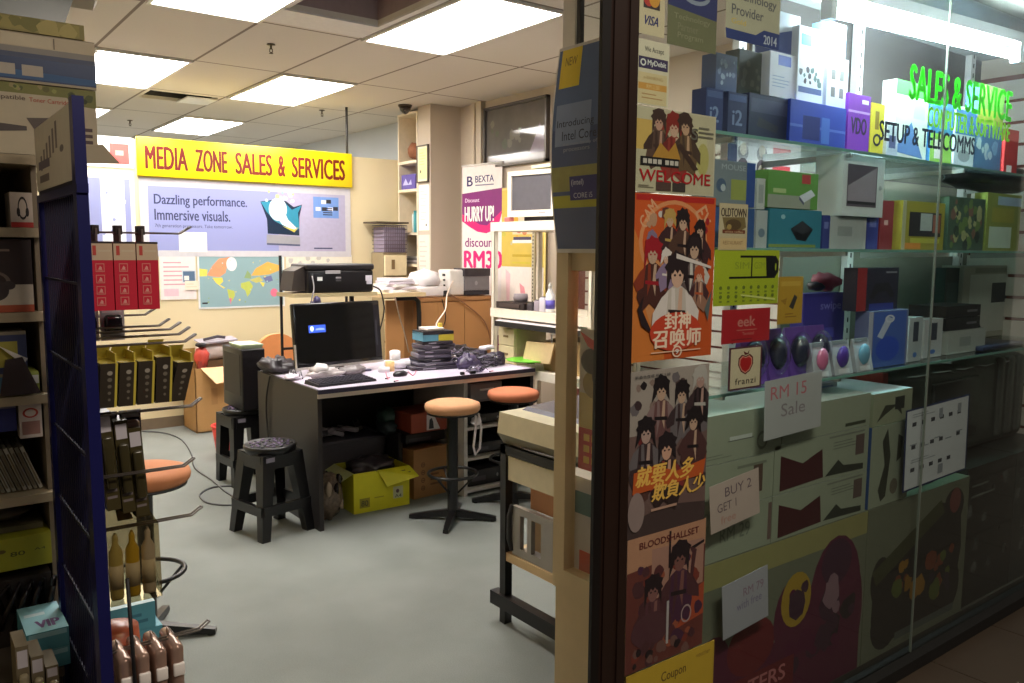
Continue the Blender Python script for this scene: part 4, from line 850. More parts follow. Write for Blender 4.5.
t = thing('cardboard_box', 'brown cardboard box with writing under the desk behind the first bar stool', 'box', (2.56, 4.36, 0))
mb = MB(); X = rotz(4, (2.56, 4.36, 0)); mb.xf = X; mb.box((2.455, 4.22, .001), (2.70, 4.50, .30), bx); f = Face(mb, (2.455, 4.22, 0), (1, 0, 0), (0, 0, 1), .245, .30)
for k in range(4): f.ring(.28, .68-.16*k, .06, .05, .3, mat((96, 60, 40))); f.rect(.25, .67-.16*k, .31, .69-.16*k, mat((96, 60, 40)))
f.lines(.5, .2, .9, .5, 3, mat((120, 80, 50)), .4); mb.build('body', t)
mb = MB(); mb.xf = X; mb.hexa([(2.455, 4.22, .30), (2.70, 4.22, .30), (2.70, 4.224, .302), (2.455, 4.224, .302)], [(2.45, 4.14, .325), (2.70, 4.15, .33), (2.70, 4.154, .332), (2.45, 4.144, .327)], bx); mb.build('flap', t)
mb = MB(); mb.rbox((2.43, 4.24, .334), (2.71, 4.52, .40), mat((24, 21, 24), rough=.3), .01, 2); mb.box((2.45, 4.238, .35), (2.6, 4.24, .37), mat((60, 56, 60))); one(mb, 'black_tray', 'flat black device on the cardboard box under the desk', 'device')
mb = MB(); mb.rbox((2.46, 4.23, .401), (2.715, 4.50, .52), mat((150, 66, 44)), .004, 1); f = Face(mb, (2.46, 4.23, .401), (1, 0, 0), (0, 0, 1), .255, .119, .001); f.poly([(.42, .08), (.80, .08), (.62, .85), (.42, .88)], mat((214, 206, 204))); f.poly([(.48, .14), (.62, .14), (.60, .5), (.56, .7), (.50, .62)], INK); one(mb, 'red_carton', 'rust red carton with a white triangle under the desk', 'box')
mb = MB(); mb.blob((2.38, 4.40, .50), (.05, .08, .05), mat((38, 60, 50)), 5, .2); mb.blob((2.38, 4.40, .43), (.05, .09, .05), mat((30, 40, 40)), 6, .2); mb.box((2.41, 4.30, .002), (2.44, 4.45, .40), mat((30, 26, 28))); one(mb, 'dark_bundle', 'dark greenish bundle between basket and red carton under the desk', 'bundle')

# ================================================================== SEATS
orange = [mat((202, 148, 106), rough=.8, var=.08, scale=12), mat((196, 116, 80), rough=.8, var=.08, scale=12), mat((190, 120, 76), rough=.8, var=.08, scale=12)]
bkm = mat((20, 18, 19), rough=.35)
def bar_stool(x, y, seat_z, label, cm, rot, r=.155):
    t = thing('bar_stool', label, 'bar stool', (x, y, 0), 'round bar stools')
    mb = MB(); mb.lathe((x, y, seat_z-.062), [(.02, 0), (r*.9, .002), (r*.98, .014), (r, .030), (r*.97, .048), (r*.8, .058), (r*.4, .062), (.01, .063)], cm, 32); mb.build('seat', t)
    mb = MB(); mb.lathe((x, y, seat_z-.078), [(r*.55, 0), (r*.92, .008), (r*.92, .017)], bkm, 28); mb.build('seat_pan', t)
    mb = MB(); mb.lathe((x, y, .03), [(.034, 0), (.030, .02), (.030, seat_z-.11), (.05, seat_z-.108)], bkm, 18); mb.build('column', t)
    mb = MB(); zr = .265; n = 28; R = .135
    mb.tube([(x+R*math.cos(6.283*k/n), y+R*math.sin(6.283*k/n), zr) for k in range(n)], .009, bkm, 8, True); fr = mb.build('foot_ring', t)
    mb = MB()
    for k in range(3):
        w = math.radians(rot+30+120*k); mb.tube([(x+.03*math.cos(w), y+.03*math.sin(w), zr-.11), (x+R*math.cos(w), y+R*math.sin(w), zr)], .006, bkm, 6)
    mb.build('brace', fr)
    for k in range(4):
        w = math.radians(rot+90*k); c, s = math.cos(w), math.sin(w); mb = MB(); L = .245
        P = lambda d, e, z: (x+c*d-s*e, y+s*d+c*e, z)
        mb.hexa([P(.0, -.022, .022), P(L, -.016, 0.004), P(L, .016, .004), P(0, .022, .022)], [P(.0, -.02, .065), P(L, -.014, .024), P(L, .014, .024), P(0, .02, .065)], bkm)
        mb.lathe(P(L-.02, 0, 0), [(.015, 0), (.015, .006)], bkm, 10); mb.build('leg', t)
    return t
bar_stool(2.455, 3.77, .675, 'bar stool with a tan seat before the desk, white strap hanging from it', orange[0], 48)
bar_stool(2.93, 3.84, .685, 'bar stool with an orange seat behind the white printer table', orange[1], 60)
bar_stool(.735, 3.27, .675, 'bar stool with an orange seat close beside the blue mesh rack', orange[2], -28, .17)
mb = MB(); sx, sy = 2.56, 3.70; mb.tube([(sx, sy, .60), (sx-.01, sy-.02, .54), (sx-.02, sy-.01, .42), (sx, sy, .37), (sx+.03, sy, .40), (sx+.04, sy, .52), (sx+.02, sy, .60)], .007, mat((226, 216, 220)), 6, True); mb.blob((sx+.005, sy, .56), (.03, .02, .025), mat((220, 210, 214)), 2, .2); one(mb, 'white_strap', 'white strap loop hanging under the tan bar stool seat', 'strap')
def plastic_stool(x, y, h, rot, label, w=.205, wt=.13):
    t = thing('plastic_stool', label, 'stool', (x, y, 0), 'black plastic stools'); pm = mat((15, 14, 16), rough=.35)
    X = rotz(rot, (x, y, 0)) @ Matrix.Translation((x, y, 0))
    mb = MB(); mb.xf = X; mb.lathe((0, 0, h-.05), [(.122, 0), (.132, .02), (.138, .042), (.132, .05), (.124, .047), (.02, .047)], pm, 28); mb.build('seat', t)
    mb = MB(); mb.xf = X; fm = mat((104, 88, 116), rough=.5, var=.4, scale=30)
    for k in range(40):
        a = k*2.399; r = .112*math.sqrt((k+.5)/40)
        mb.lathe((r*math.cos(a), r*math.sin(a), h-.0025), [(.0095, 0), (.009, .004), (.004, .006)], fm if k % 3 else pm, 8)
    mb.build('seat_pattern', t)
    for sx in (-1, 1):
        for sy in (-1, 1):
            mb = MB(); mb.xf = X; th = .06
            a = [(sx*w, sy*w), (sx*(w-th), sy*w), (sx*(w-th), sy*(w-th)), (sx*w, sy*(w-th))]; b = [(sx*wt, sy*wt), (sx*(wt-.075), sy*wt), (sx*(wt-.075), sy*(wt-.075)), (sx*wt, sy*(wt-.075))]
            if sx*sy > 0: a.reverse(); b.reverse()
            sc = .80
            mb.hexa([(p[0]*sc, p[1]*sc, 0) for p in a], [(p[0]*.98, p[1]*.98, h-.035) for p in b], pm); mb.build('leg', t)
    wz = w*.80-.012
    for z, in ((.13,),):
        k = z/h; ww = wz+(wt-wz)*k
        for s in (-1, 1):
            mb = MB(); mb.xf = X; mb.box((-ww, s*ww-.012, z), (ww, s*ww+.012, z+.05), pm); mb.build('stretcher', t)
            mb = MB(); mb.xf = X; mb.box((s*ww-.012, -ww, z), (s*ww+.012, ww, z+.05), pm); mb.build('stretcher', t)
    mb = MB(); mb.xf = X
    for s in (-1, 1):
        mb.box((-wt+.02, s*(wt-.01)-.012, h-.11), (wt-.02, s*(wt-.01)+.008, h-.04), pm); mb.box((s*(wt-.01)-.012, -wt+.02, h-.11), (s*(wt-.01)+.008, wt-.02, h-.04), pm)
    mb.build('apron', t)
    mb = MB(); mb.xf = X; mb.box((-.11, -wt-.012, h-.068), (-.06, -wt-.0105, h-.045), mat((130, 124, 136))); mb.build('sticker', t)
    return t
plastic_stool(1.58, 4.20, .475, 12, 'black plastic stool with a speckled seat standing free before the desk side', .20, .122)
plastic_stool(1.80, 5.22, .485, 5, 'black plastic stool under the computer tower, left of the desk', .178, .135)
t = thing('computer_tower', 'black computer tower standing on the rear plastic stool', 'computer', (1.78, 5.22, .487)); pc = mat((15, 13, 15), rough=.4)
mb = MB(); mb.rbox((1.735, 5.06, .488), (1.885, 5.42, .875), pc, .006, 2); mb.build('case', t)
mb = MB(); mb.box((1.74, 5.054, .494), (1.88, 5.061, .87), mat((30, 27, 29), rough=.25)); mb.build('front_panel', t)
mb = MB(); mb.box((1.732, 5.09, .58), (1.736, 5.38, .84), mat((34, 31, 33))); mb.build('side_panel', t)
mb = MB(); mb.hexa([(1.75, 5.10, .876), (1.88, 5.10, .876), (1.88, 5.30, .876), (1.75, 5.30, .876)], [(1.74, 5.09, .90), (1.89, 5.09, .90), (1.89, 5.31, .90), (1.74, 5.31, .90)], mat((206, 222, 190))); mb.box((1.755, 5.11, .90), (1.875, 5.29, .903), mat((236, 234, 224))); one(mb, 'document_tray', 'shallow pale green tray of papers on the computer tower', 'tray')
# visitor chair back behind the desk
t = thing('desk_chair', 'orange padded chair behind the left end of the desk', 'chair', (2.32, 5.55, 0)); oc = mat((218, 142, 84), rough=.7)
mb = MB(); pts = [(2.00+.36*k/14, 5.62, .905-.13*abs((k-7)/7)**2.4) for k in range(15)]; vs = []; fs = []
for yy in (5.60, 5.645):
    for x, y, z in pts: vs.append((x, yy, z))
    for x, y, z in pts: vs.append((x, yy, .62))
n = 15
fs += [tuple(list(range(n))+list(range(2*n-1, n-1, -1)))[::-1], tuple(list(range(2*n, 3*n))+list(range(4*n-1, 3*n-1, -1)))]
for i in range(n-1): fs += [(i, i+1, 2*n+i+1, 2*n+i), (n+i+1, n+i, 3*n+i, 3*n+i+1)]
fs += [(0, 2*n, 3*n, n), (n-1, 2*n-1, 4*n-1, 3*n-1)]
mb.add(vs, fs, oc); mb.build('backrest', t)
mb = MB(); mb.rbox((1.98, 5.24, .43), (2.36, 5.60, .50), oc, .03, 3); mb.build('seat', t)
for a, b in ((2.01, 5.27), (2.33, 5.27), (2.01, 5.60), (2.33, 5.60)):
    mb = MB(); mb.tube([(a, b, .43), (a, b, 0)], .013, BLACK, 8); mb.build('leg', t)
mb = MB(); mb.tube([(2.09, 5.60, .45), (2.09, 5.64, .65)], .012, BLACK, 8); mb.tube([(2.27, 5.60, .45), (2.27, 5.64, .65)], .012, BLACK, 8); mb.build('back_support', t)

# ================================================================== LEFT BACK: carton, basket, cables
t = thing('cardboard_box', 'tall brown cardboard box with open flaps against the back wall', 'box', (2.08, 7.02, 0)); cb = mat((190, 146, 92), var=.06)
mb = MB(); x0, x1, y0, y1, h = 1.95, 2.40, 6.80, 7.15, .53
for a, b in (((x0, y0), (x1, y0+.006)), ((x0, y1-.006), (x1, y1)), ((x0, y0), (x0+.006, y1)), ((x1-.006, y0), (x1, y1))): mb.box((a[0], a[1], .002), (b[0], b[1], h), cb)
mb.box((x0, y0, .002), (x1, y1, .01), cb); f = Face(mb, (x0, y0, 0), (1, 0, 0), (0, 0, 1), .42, .5); f.poly([(.5, .36), (.62, .32), (.78, .40), (.62, .36)], mat((130, 92, 54))); f.rect(.45, .2, .85, .25, mat((150, 110, 66))); f.rect(.30, .45, .42, .72, mat((176, 132, 82))); mb.build('body', t)
mb = MB(); mb.hexa([(x0+.05, y0, h), (x1, y0, h), (x1, y0+.005, h+.003), (x0+.05, y0+.005, h+.003)], [(x0+.12, y0-.16, h-.11), (x1+.02, y0-.15, h-.06), (x1+.02, y0-.146, h-.056), (x0+.12, y0-.156, h-.106)], mat((226, 184, 134))); mb.build('flap', t)
mb = MB(); mb.hexa([(x0, y0, h), (x0, y1, h), (x0+.004, y1, h+.004), (x0+.004, y0, h+.004)], [(x0-.10, y0, h+.05), (x0-.10, y1, h+.06), (x0-.096, y1, h+.064), (x0-.096, y0, h+.054)], cb); mb.build('flap', t)
mb = MB(); mb.hexa([(x0, y1-.006, h), (x1, y1-.006, h), (x1, y1, h), (x0, y1, h)], [(x0, y1+.01, h+.13), (x1, y1+.01, h+.13), (x1, y1+.014, h+.13), (x0, y1+.014, h+.13)], mat((160, 128, 60))); mb.build('flap', t)
mb = MB(); mb.tube([(2.04, 7.0, .63), (2.36, 7.02, .65)], .07, mat((222, 210, 204), rough=.4), 16); mb.lathe((2.36, 7.02, .58), [(.01, 0), (.02, .01)], DARK, 8); mb.box((2.06, 6.96, .05), (2.33, 7.08, .57), mat((120, 90, 60))); one(mb, 'paper_roll', 'white roll lying on top of the tall cardboard box', 'paper roll')
mb = MB(); mb.blob((2.04, 6.90, .61), (.055, .06, .09), mat((196, 76, 66)), 4, .2); mb.blob((2.04, 6.90, .71), (.04, .05, .02), DARK, 4, .3); mb.box((2.0, 6.85, .012), (2.055, 6.92, .58), mat((150, 60, 52))); one(mb, 'red_bag', 'red bundle at the left edge of the tall cardboard box', 'bag')
mb = MB(); mb.hexa([(2.04, 6.92, .712), (2.34, 6.90, .73), (2.36, 7.12, .74), (2.05, 7.14, .725)], [(2.04, 6.92, .724), (2.34, 6.90, .742), (2.36, 7.12, .752), (2.05, 7.14, .737)], mat((170, 164, 176))); mb.tube([(2.08, 6.97, .745), (2.2, 6.99, .765), (2.26, 6.97, .755)], .012, mat((60, 54, 66)), 8); one(mb, 'magazine', 'grey magazine and pens on the white roll of the tall cardboard box', 'magazine')
t = thing('waste_basket', 'red plastic waste basket behind the rear plastic stool', 'waste basket', (1.93, 5.95, 0)); rd = mat((206, 52, 44), rough=.4)
mb = MB(); mb.lathe((1.93, 5.95, 0), [(.01, .004), (.085, .004), (.115, .22), (.108, .22), (.079, .01), (.01, .01)], rd, 24); mb.build('bucket', t)
mb = MB(); n = 24; mb.tube([(1.93+.115*math.cos(6.283*k/n), 5.95+.115*math.sin(6.283*k/n), .222) for k in range(n)], .008, mat((226, 72, 60)), 6, True); mb.build('rim', t)
gc = mat((96, 98, 100))
cable('floor_cable', 'grey cable snaking over the carpet from the mesh rack to the desk', [onZ(x, y, .006) for x, y in ((140, 431), (165, 433), (182, 440), (192, 455), (195, 468), (212, 480), (226, 492), (240, 500))], .006, gc)
cable('floor_cable', 'grey cable forming a loop beside the front plastic stool', [onZ(x, y, .006) for x, y in ((236, 486), (214, 487), (200, 494), (206, 502), (224, 505), (240, 504))], .006, gc)
cable('power_cord', 'thin black cord hanging on the outer side of the desk', [(1.762, 4.66, .76), (1.758, 4.72, .6), (1.758, 4.70, .4), (1.76, 4.60, .2)], .005, BLACK)

# ================================================================== LEFT: blue mesh panel with hooks, shelf unit behind it
blue = mat((28, 30, 92), rough=.35, metal=.2, var=.08); blued = mat((22, 22, 52), rough=.4)
MX, MY0, MY1 = .30, 1.70, 2.19
t = thing('mesh_panel', 'dark blue wire mesh display panel at the left of the doorway', 'display rack', (MX, 1.94, 0))
def post(y, w, zt): 
    mb = MB(); a, b = y-w/2, y+w/2
    mb.hexa([(MX-.012, a-w*.35, .02), (MX+.012, a-w*.35, .02), (MX+.012, b, .02), (MX-.012, b, .02)], [(MX-.010, a+w*.2, zt), (MX+.010, a+w*.2, zt), (MX+.010, b, zt), (MX-.010, b, zt)], blue); return mb.build('post', t)
mb = MB(); mb.box((MX-.008, MY0+.03, 1.617), (MX+.008, MY1-.02, 1.755), blued); mb.build('header_plate', t)
post(MY0+.02, .040, 1.775); post(MY1-.015, .03, 1.615)
for z in (1.60, .06):
    mb = MB(); mb.box((MX-.01, MY0, z), (MX+.01, MY1, z+.017), blue); mb.build('rail', t)
mb = MB(); n = 18
for k in range(1, n): y = MY0+.03+(MY1-MY0-.05)*k/n; mb.box((MX-.002, y-.002, .07), (MX+.002, y+.002, 1.605), blued)
for k in range(1, 9): z = .07+1.53*k/9; mb.box((MX-.0045, MY0+.03, z-.0025), (MX+.0005, MY1-.02, z+.0025), blued)
mb.build('mesh', t)
for y in (MY0+.02, MY1-.015):
    mb = MB(); mb.box((MX-.02, y-.02, 0), (MX+.02, y+.02, .03), blued); mb.build('foot', t)
def art(f):
    f.rect(.02, .02, .98, .98, mat((216, 210, 200)))
    gy = mat((120, 112, 116))
    for k in range(6): f.rect(.62-.09*k, .52-.045*k, .67-.09*k, .90-.075*k, gy)
    f.lines(.10, .30, .62, .46, 1, mat((110, 100, 120)), .8); f.lines(.12, .10, .56, .24, 1, mat((126, 116, 120)), .8); f.ell(.78, .48, .05, .05, gy)
sheet('paper_sign', 'grey paper sign clipped to the top of the blue mesh panel', 'sign', (MX-.0095, 2.18, 1.625), (0, -1, 0), (0, 0, 1), .44, .14, mat((214, 208, 198)), art)

# hooks with goods on the doorway side
chrome = mat((128, 120, 114), metal=.75, rough=.28)
def hook(y, z, label, L=.205, group='display hooks on the blue mesh panel'):
    x = MX+.012; mb = MB()
    for d in (-.006, .006): mb.tube([(x, y+d, z), (x+L-.022, y+d, z), (x+L, y+d, z+.014)], .0022, chrome, 6)
    mb.tube([(x+L, y-.006, z+.014), (x+L, y+.006, z+.014)], .0022, chrome, 6); mb.box((x-.004, y-.015, z-.02), (x, y+.015, z+.02), chrome)
    return one(mb, 'display_hook', label, 'hook', group)
hook(1.80, 1.53, 'topmost chrome hook carrying the three red boxes')
hook(1.97, 1.325, 'left one of the empty chrome hooks above the yellow boxes', .20); hook(1.90, 1.322, 'second empty chrome hook above the yellow boxes', .205); hook(1.85, 1.315, 'third empty chrome hook above the yellow boxes', .21); hook(1.79, 1.305, 'chrome hook carrying the black and yellow boxes', .205)
hook(2.05, 1.345, 'chrome hook deepest behind the red boxes', .19); hook(1.80, 1.165, 'dark hook just below the black and yellow boxes', .215); hook(1.78, 1.042, 'hook in front of the orange stool seat', .19); hook(1.79, .93, 'hook below the orange stool seat', .205); hook(1.80, .665, 'lowest hook above the shiny round packs', .215)
rd = mat((206, 40, 62), rough=.4, var=.05); rd2 = mat((196, 150, 120)); bkk = mat((40, 26, 26))
for k in range(3):
    x0 = MX+.016+k*.042; x1 = x0+.040; y0, y1, z0, z1 = 1.755, 1.855, 1.378, 1.512
    t = thing('ink_box', ('red ink cartridge box nearest the blue panel, on the top hook', 'middle red ink cartridge box on the top hook', 'outermost red ink cartridge box on the top hook')[k], 'box', (x0+.02, 1.80, z0), 'red ink boxes on the top hook')
    mb = MB(); mb.box((x0, y0, z0), (x1, y1, z1), rd); f = Face(mb, (x0, y0, z0), (1, 0, 0), (0, 0, 1), x1-x0, z1-z0)
    f.rect(0, .73, 1, .985, mat((206, 180, 150))); f.rect(.12, .80, .28, .94, mat((190, 70, 60))); f.rect(.36, .85, .92, .88, mat((210, 190, 160))); f.rect(0, .97, 1, 1, bkk)
    for j in range(4):
        b = .56-.163*j; f.rect(.22, b, .62, b+.125, mat((216, 120, 110))); f.rect(.26, b+.014, .58, b+.111, rd); f.poly(((.34, b+.04), (.5, b+.03), (.5, b+.07), (.42, b+.09)), mat((226, 150, 140))); f.rect(.30, b+.02, .54, b+.035, mat((216, 120, 110)))
    f = Face(mb, (x1, y0, z0), (0, 1, 0), (0, 0, 1), y1-y0, z1-z0); f.rect(0, .73, 1, 1, mat((60, 40, 40))); mb.build('carton', t)
    mb = MB(); mb.box((x0+.016, y0+.025, z1), (x0+.020, y1-.025, z1+.026), mat((90, 80, 76))); mb.box((x0+.012, 1.785, z1+.014), (x0+.024, 1.815, z1+.032), bkk); mb.build('hang_tab', t)
ol = mat((196, 178, 70), rough=.4); cb2 = mat((52, 44, 34), rough=.4)
YL = ['black and yellow box nearest the blue panel', 'second black and yellow box from the blue panel', 'middle black and yellow box of the row of five', 'fourth black and yellow box from the blue panel', 'outermost black and yellow box, tilted on the hook tip']
for k in range(5):
    x0 = MX+.018+k*.0345; y0, y1, z0, z1 = 1.745, 1.845, 1.188, 1.275+.006*(k == 3)-.008*(k == 4)
    t = thing('toner_box', YL[k], 'box', (x0+.015, 1.79, z0), 'black and yellow boxes on the middle hook')
    mb = MB(); ln = .012 if k == 4 else .006
    bot = [(x0, y0, z0), (x0+.031, y0, z0), (x0+.031, y1, z0), (x0, y1, z0)]; tp = [(p[0]+ln, p[1], z1) for p in bot]
    if k == 4: bot = [(p[0]-.008, p[1], p[2]) for p in bot]
    mb.hexa(bot, tp, cb2); ul = (Vector(tp[0])-Vector(bot[0])); f = Face(mb, bot[0], (1, 0, 0), ul, .031, ul.length)
    for j in range(5): f.ell(.55, .78-.15*j, .16-.02*j, .05-.005*j, mat((150, 142, 128) if j == 0 else (104, 96, 82)))
    if k < 4: f.rect(.86, 0, 1, 1, ol)
    f = Face(mb, tp[0], (1, 0, 0), (0, 1, 0), .031, y1-y0); f.rect(0, 0, 1, 1, ol); mb.build('carton', t)
    mb = MB(); mb.hexa([tp[3], tp[2], (tp[2][0], tp[2][1]+.002, z1), (tp[3][0], tp[3][1]+.002, z1)], [(tp[3][0]+.004, y1-.02, z1+.028), (tp[2][0]+.004, y1-.02, z1+.028), (tp[2][0]+.004, y1-.018, z1+.028), (tp[3][0]+.004, y1-.018, z1+.028)], ol)
    mb.box((tp[1][0]-.003, y0+.01, z1), (tp[1][0], y1-.01, z1+.018), ol); mb.build('flap', t)
# blister packs
def blister(x0, x1, y, z0, z1, card, prod, label, group=None, d=.02, wob=0.0):
    t = thing('blister_pack', label, 'pack', ((x0+x1)/2, y, z0), group)
    mb = MB(); mb.xf = Matrix.Translation(((x0+x1)/2, y, z1)) @ Matrix.Rotation(wob, 4, 'Y') @ Matrix.Translation((-(x0+x1)/2, -y, -z1))
    mb.box((x0, y, z0), (x1, y+.09, z1), card) if x1-x0 < .03 else mb.box((x0, y, z0), (x1, y+.003, z1), card)
    f = Face(mb, (x0, y, z0), (1, 0, 0), (0, 0, 1), x1-x0, z1-z0); f.rect(.1, .80, .9, .96, mat((206, 200, 206))); f.lines(.1, .1, .9, .3, 3, mat((120, 110, 110)), .4)
    mb.build('card', t)
    mb = MB(); mb.xf = Matrix.Translation(((x0+x1)/2, y, z1)) @ Matrix.Rotation(wob, 4, 'Y') @ Matrix.Translation((-(x0+x1)/2, -y, -z1))
    w = x1-x0; mb.rbox((x0+w*.12, y-d, z0+(z1-z0)*.22), (x1-w*.12, y-.0003, z0+(z1-z0)*.76), prod, min(w*.3, d*.45), 3); mb.build('product', t)
    return t
blk = mat((30, 26, 34), rough=.15, coat=.4)
for k, (x0, w, l) in enumerate(((.32, .05, 'dark small pack under the red boxes nearest the blue panel'), (.372, .05, 'black and silver small pack under the red boxes'),)):
    blister(x0, x0+w, 1.99, 1.295, 1.372, mat((170, 164, 170)), blk, l, 'small packs behind the red boxes')
for k, (x0, l) in enumerate(((.326, 'left purple and white pack under the black and yellow boxes'), (.372, 'right purple and white pack under the black and yellow boxes'))):
    blister(x0, x0+.042, 1.84, 1.085, 1.162, mat((44, 34, 70)), mat((150, 120, 110), rough=.3), l, 'purple packs on the fourth hook')
ogr = mat((62, 56, 34), rough=.25, coat=.3)
for k, (x0, z0, l) in enumerate(((.322, .965, 'olive pack hanging closest to the blue panel'), (.352, .955, 'long olive pack in the middle of the hanging ones'), (.378, .94, 'outer olive pack hanging next to the orange stool seat'))):
    blister(x0, x0+.026, 1.80, z0, 1.17-.02*k, mat((70, 62, 36), rough=.3), ogr, l, 'olive packs on the fifth hook', .012, -.06)
mb = MB(); mb.hexa([(.362, 1.85, .925), (.392, 1.85, .925), (.392, 1.853, .925), (.362, 1.853, .925)], [(.355, 1.86, .985), (.375, 1.86, .985), (.375, 1.863, .985), (.355, 1.863, .985)], mat((206, 194, 176))); one(mb, 'white_card', 'small white card behind the clear bottle pack', 'card')
# clear pack with three bottles
t = thing('refill_pack', 'clear pack holding three ink bottles below the olive packs', 'pack', (.38, 1.80, 0.765))
clr = pane_glass('clear_plastic', (.62, .57, .44), .012, (.8, .74, .6), 1.2)
mb = MB(); mb.hexa([(.325, 1.765, .775), (.425, 1.765, .775), (.425, 1.85, .775), (.325, 1.85, .775)], [(.325, 1.775, .93), (.425, 1.775, .93), (.41, 1.84, .965), (.335, 1.84, .965)], clr); mb.build('pouch', t)
for k, (x, c, l) in enumerate(((.345, (198, 184, 120), 'bottle with pale cap'), (.377, (214, 180, 60), 'yellow bottle'), (.408, (206, 196, 190), 'white bottle'))):
    mb = MB(); mb.lathe((x, 1.80, .777), [(.012, 0), (.0135, .006), (.0135, .10), (.006, .115), (.006, .13), (.002, .14)], mat(c, rough=.3), 14); o = mb.build('bottle', t); o['label'] = l
    mb = MB(); mb.lathe((x, 1.80, .80), [(.0139, 0), (.0139, .05)], mat((216, 206, 190)), 14); mb.build('label', o)
# shiny round packs on the lowest hook
cop = mat((168, 138, 122), metal=.35, rough=.15); 
for k in range(4):
    x = .345+.034*k; t = thing('disc_spindle', ('shiny disc pack nearest the blue panel at the bottom', 'second shiny disc pack from the blue panel at the bottom', 'third shiny disc pack from the blue panel at the bottom', 'outermost shiny disc pack at the bottom')[k], 'disc pack', (x, 1.80, .555), 'shiny disc packs on the lowest hook')
    mb = MB(); mb.rbox((x-.013, 1.745, .555), (x+.013, 1.86, .668), cop, .012, 3); mb.build('case', t)
    mb = MB(); mb.rbox((x-.0115, 1.741, .600), (x+.0115, 1.750, .628), mat((244, 236, 228), rough=.2, coat=.5), .003, 2); mb.build('label', t)
    mb = MB(); mb.box((x-.005, 1.80, .668), (x-.003, 1.82, .682), mat((170, 150, 140))); mb.build('hang_tab', t)
mb = MB(); mb.lathe((.36, 1.93, .56), [(.05, 0), (.055, .02), (.05, .10), (.02, .112)], mat((170, 84, 54), rough=.3), 20); mb.box((.33, 1.90, .03), (.39, 1.96, .56), mat((90, 60, 50))); one(mb, 'orange_tub', 'orange-brown tub behind the shiny disc packs', 'tub')
mb = MB(); mb.tube([(.352, 1.735, .84), (.358, 1.738, .62), (.367, 1.742, .45)], .004, BLACK, 6); one(mb, 'black_cable', 'thin black cable hanging past the lower goods of the mesh panel', 'cord')
teal = mat((86, 158, 176), var=.06); tealw = mat((196, 222, 226))
mb = MB(); mb.box((.34, 2.02, .05), (.60, 2.3, .50), mat((70, 60, 52)))
for k, (x1, z0, z1, l) in enumerate(((.49, .525, .585, 'lower teal box behind the bottle pack, right of the blue panel'), (.475, .586, .65, 'upper teal box with a white top behind the bottle pack'))):
    printed_box('teal_box', l, 'box', .335, x1, 2.05, 2.28, z0, z1, teal, lambda f: (f.rect(.1, .3, .5, .6, mat((150, 200, 210))), f.lines(.55, .2, .9, .7, 2, mat((60, 120, 140)))), top=tealw if k else None, group='teal boxes beside the mesh panel')
mb2 = MB(); mb2.box((.33, 2.04, 0), (.50, 2.30, .522), mat((66, 54, 46))); mb2.box((.325, 2.035, .49), (.505, 2.305, .524), mat((84, 70, 58))); one(mb2, 'low_stand', 'dark low stand carrying the teal boxes', 'stand')

# shelf unit left of the mesh panel, facing the street
SY, SB = 2.26, 2.62
t = thing('shelf_unit', 'dark shelf unit at the far left edge, full of boxed goods', 'shelf unit', (-.05, 2.44, 0)); sm = mat((120, 106, 86), rough=.6)
SXL, SXR = -.42, .305
LV = [.18, .50, .90, 1.145, 1.345, 1.545]
mb = MB(); mb.box((SXL, SY+.02, 0), (SXL+.02, SB, 1.715), sm); mb.build('side_panel', t)
mb = MB(); mb.box((SXR-.012, SY+.03, 0), (SXR, SB, 1.715), sm); mb.build('side_panel', t)
mb = MB(); mb.box((SXL, SB-.012, 0), (SXR, SB, 1.715), mat((84, 72, 58))); mb.build('back_panel', t)
for z in LV+[1.715]:
    mb = MB(); mb.box((SXL, SY, z-.022), (SXR, SB-.012, z), mat((168, 152, 124), rough=.6)); mb.build('shelf', t)
def sbox(name, label, x0, x1, z0, z1, c, art=None, y=SY+.012, d=.2, **k): return printed_box(name, label, k.pop('cat', 'box'), x0, x1, y, y+d, z0+.001, z1, mat(c, var=.08), art, **k)
wht = mat((206, 198, 184)); blk2 = mat((34, 26, 26))
# toner cartons stacked on top
ld = mat((124, 122, 60)); ld2 = mat((86, 92, 44)); skyb = mat((40, 62, 104), rough=.3); ld3 = mat((156, 142, 92))
def art(f):
    f.rect(0, .86, .9, 1, ld); f.poly([(.86, 1), (1, 1), (1, .74), (.9, .76)], ld); f.blots(.02, .87, .9, .99, 40, [ld2, ld3, mat((150, 152, 80)), mat((104, 100, 50))], .006, .016, 5); f.blots(.9, .78, .99, .98, 10, [ld2, mat((60, 66, 30))], .008, .02, 6)
    f.text('Compatible', .56, .745, .72, .825, mat((90, 70, 60)), .01); f.text('Toner Cartridge', .735, .735, .90, .815, mat((176, 80, 60)), .01)
    f.poly([(.72, .52), (.86, .56), (.80, .30), (.76, .30)], mat((96, 84, 76))); f.poly([(.60, .30), (.72, .34), (.72, .40), (.62, .42)], mat((80, 70, 66))); f.ell(.45, .3, .05, .05, mat((110, 100, 90))); f.poly([(.30, .15), (.5, .12), (.46, .26), (.34, .26)], mat((80, 70, 66)))
    for k in range(4): f.rect(.945, .12+.09*k, .98, .17+.09*k, mat((90, 70, 70)))
cx0, cx1 = -.10, .437
t = thing('toner_carton', 'toner carton with a green landscape band and a folded flap, lowest of the stack', 'carton', (.17, 2.4, 1.716))
mb = MB(); mb.box((cx0, SY+.0, 1.716), (cx1, SB-.02, 1.878), mat((192, 178, 150))); art(Face(mb, (cx0, SY, 1.716), (1, 0, 0), (0, 0, 1), cx1-cx0, .162)); mb.build('carton', t)
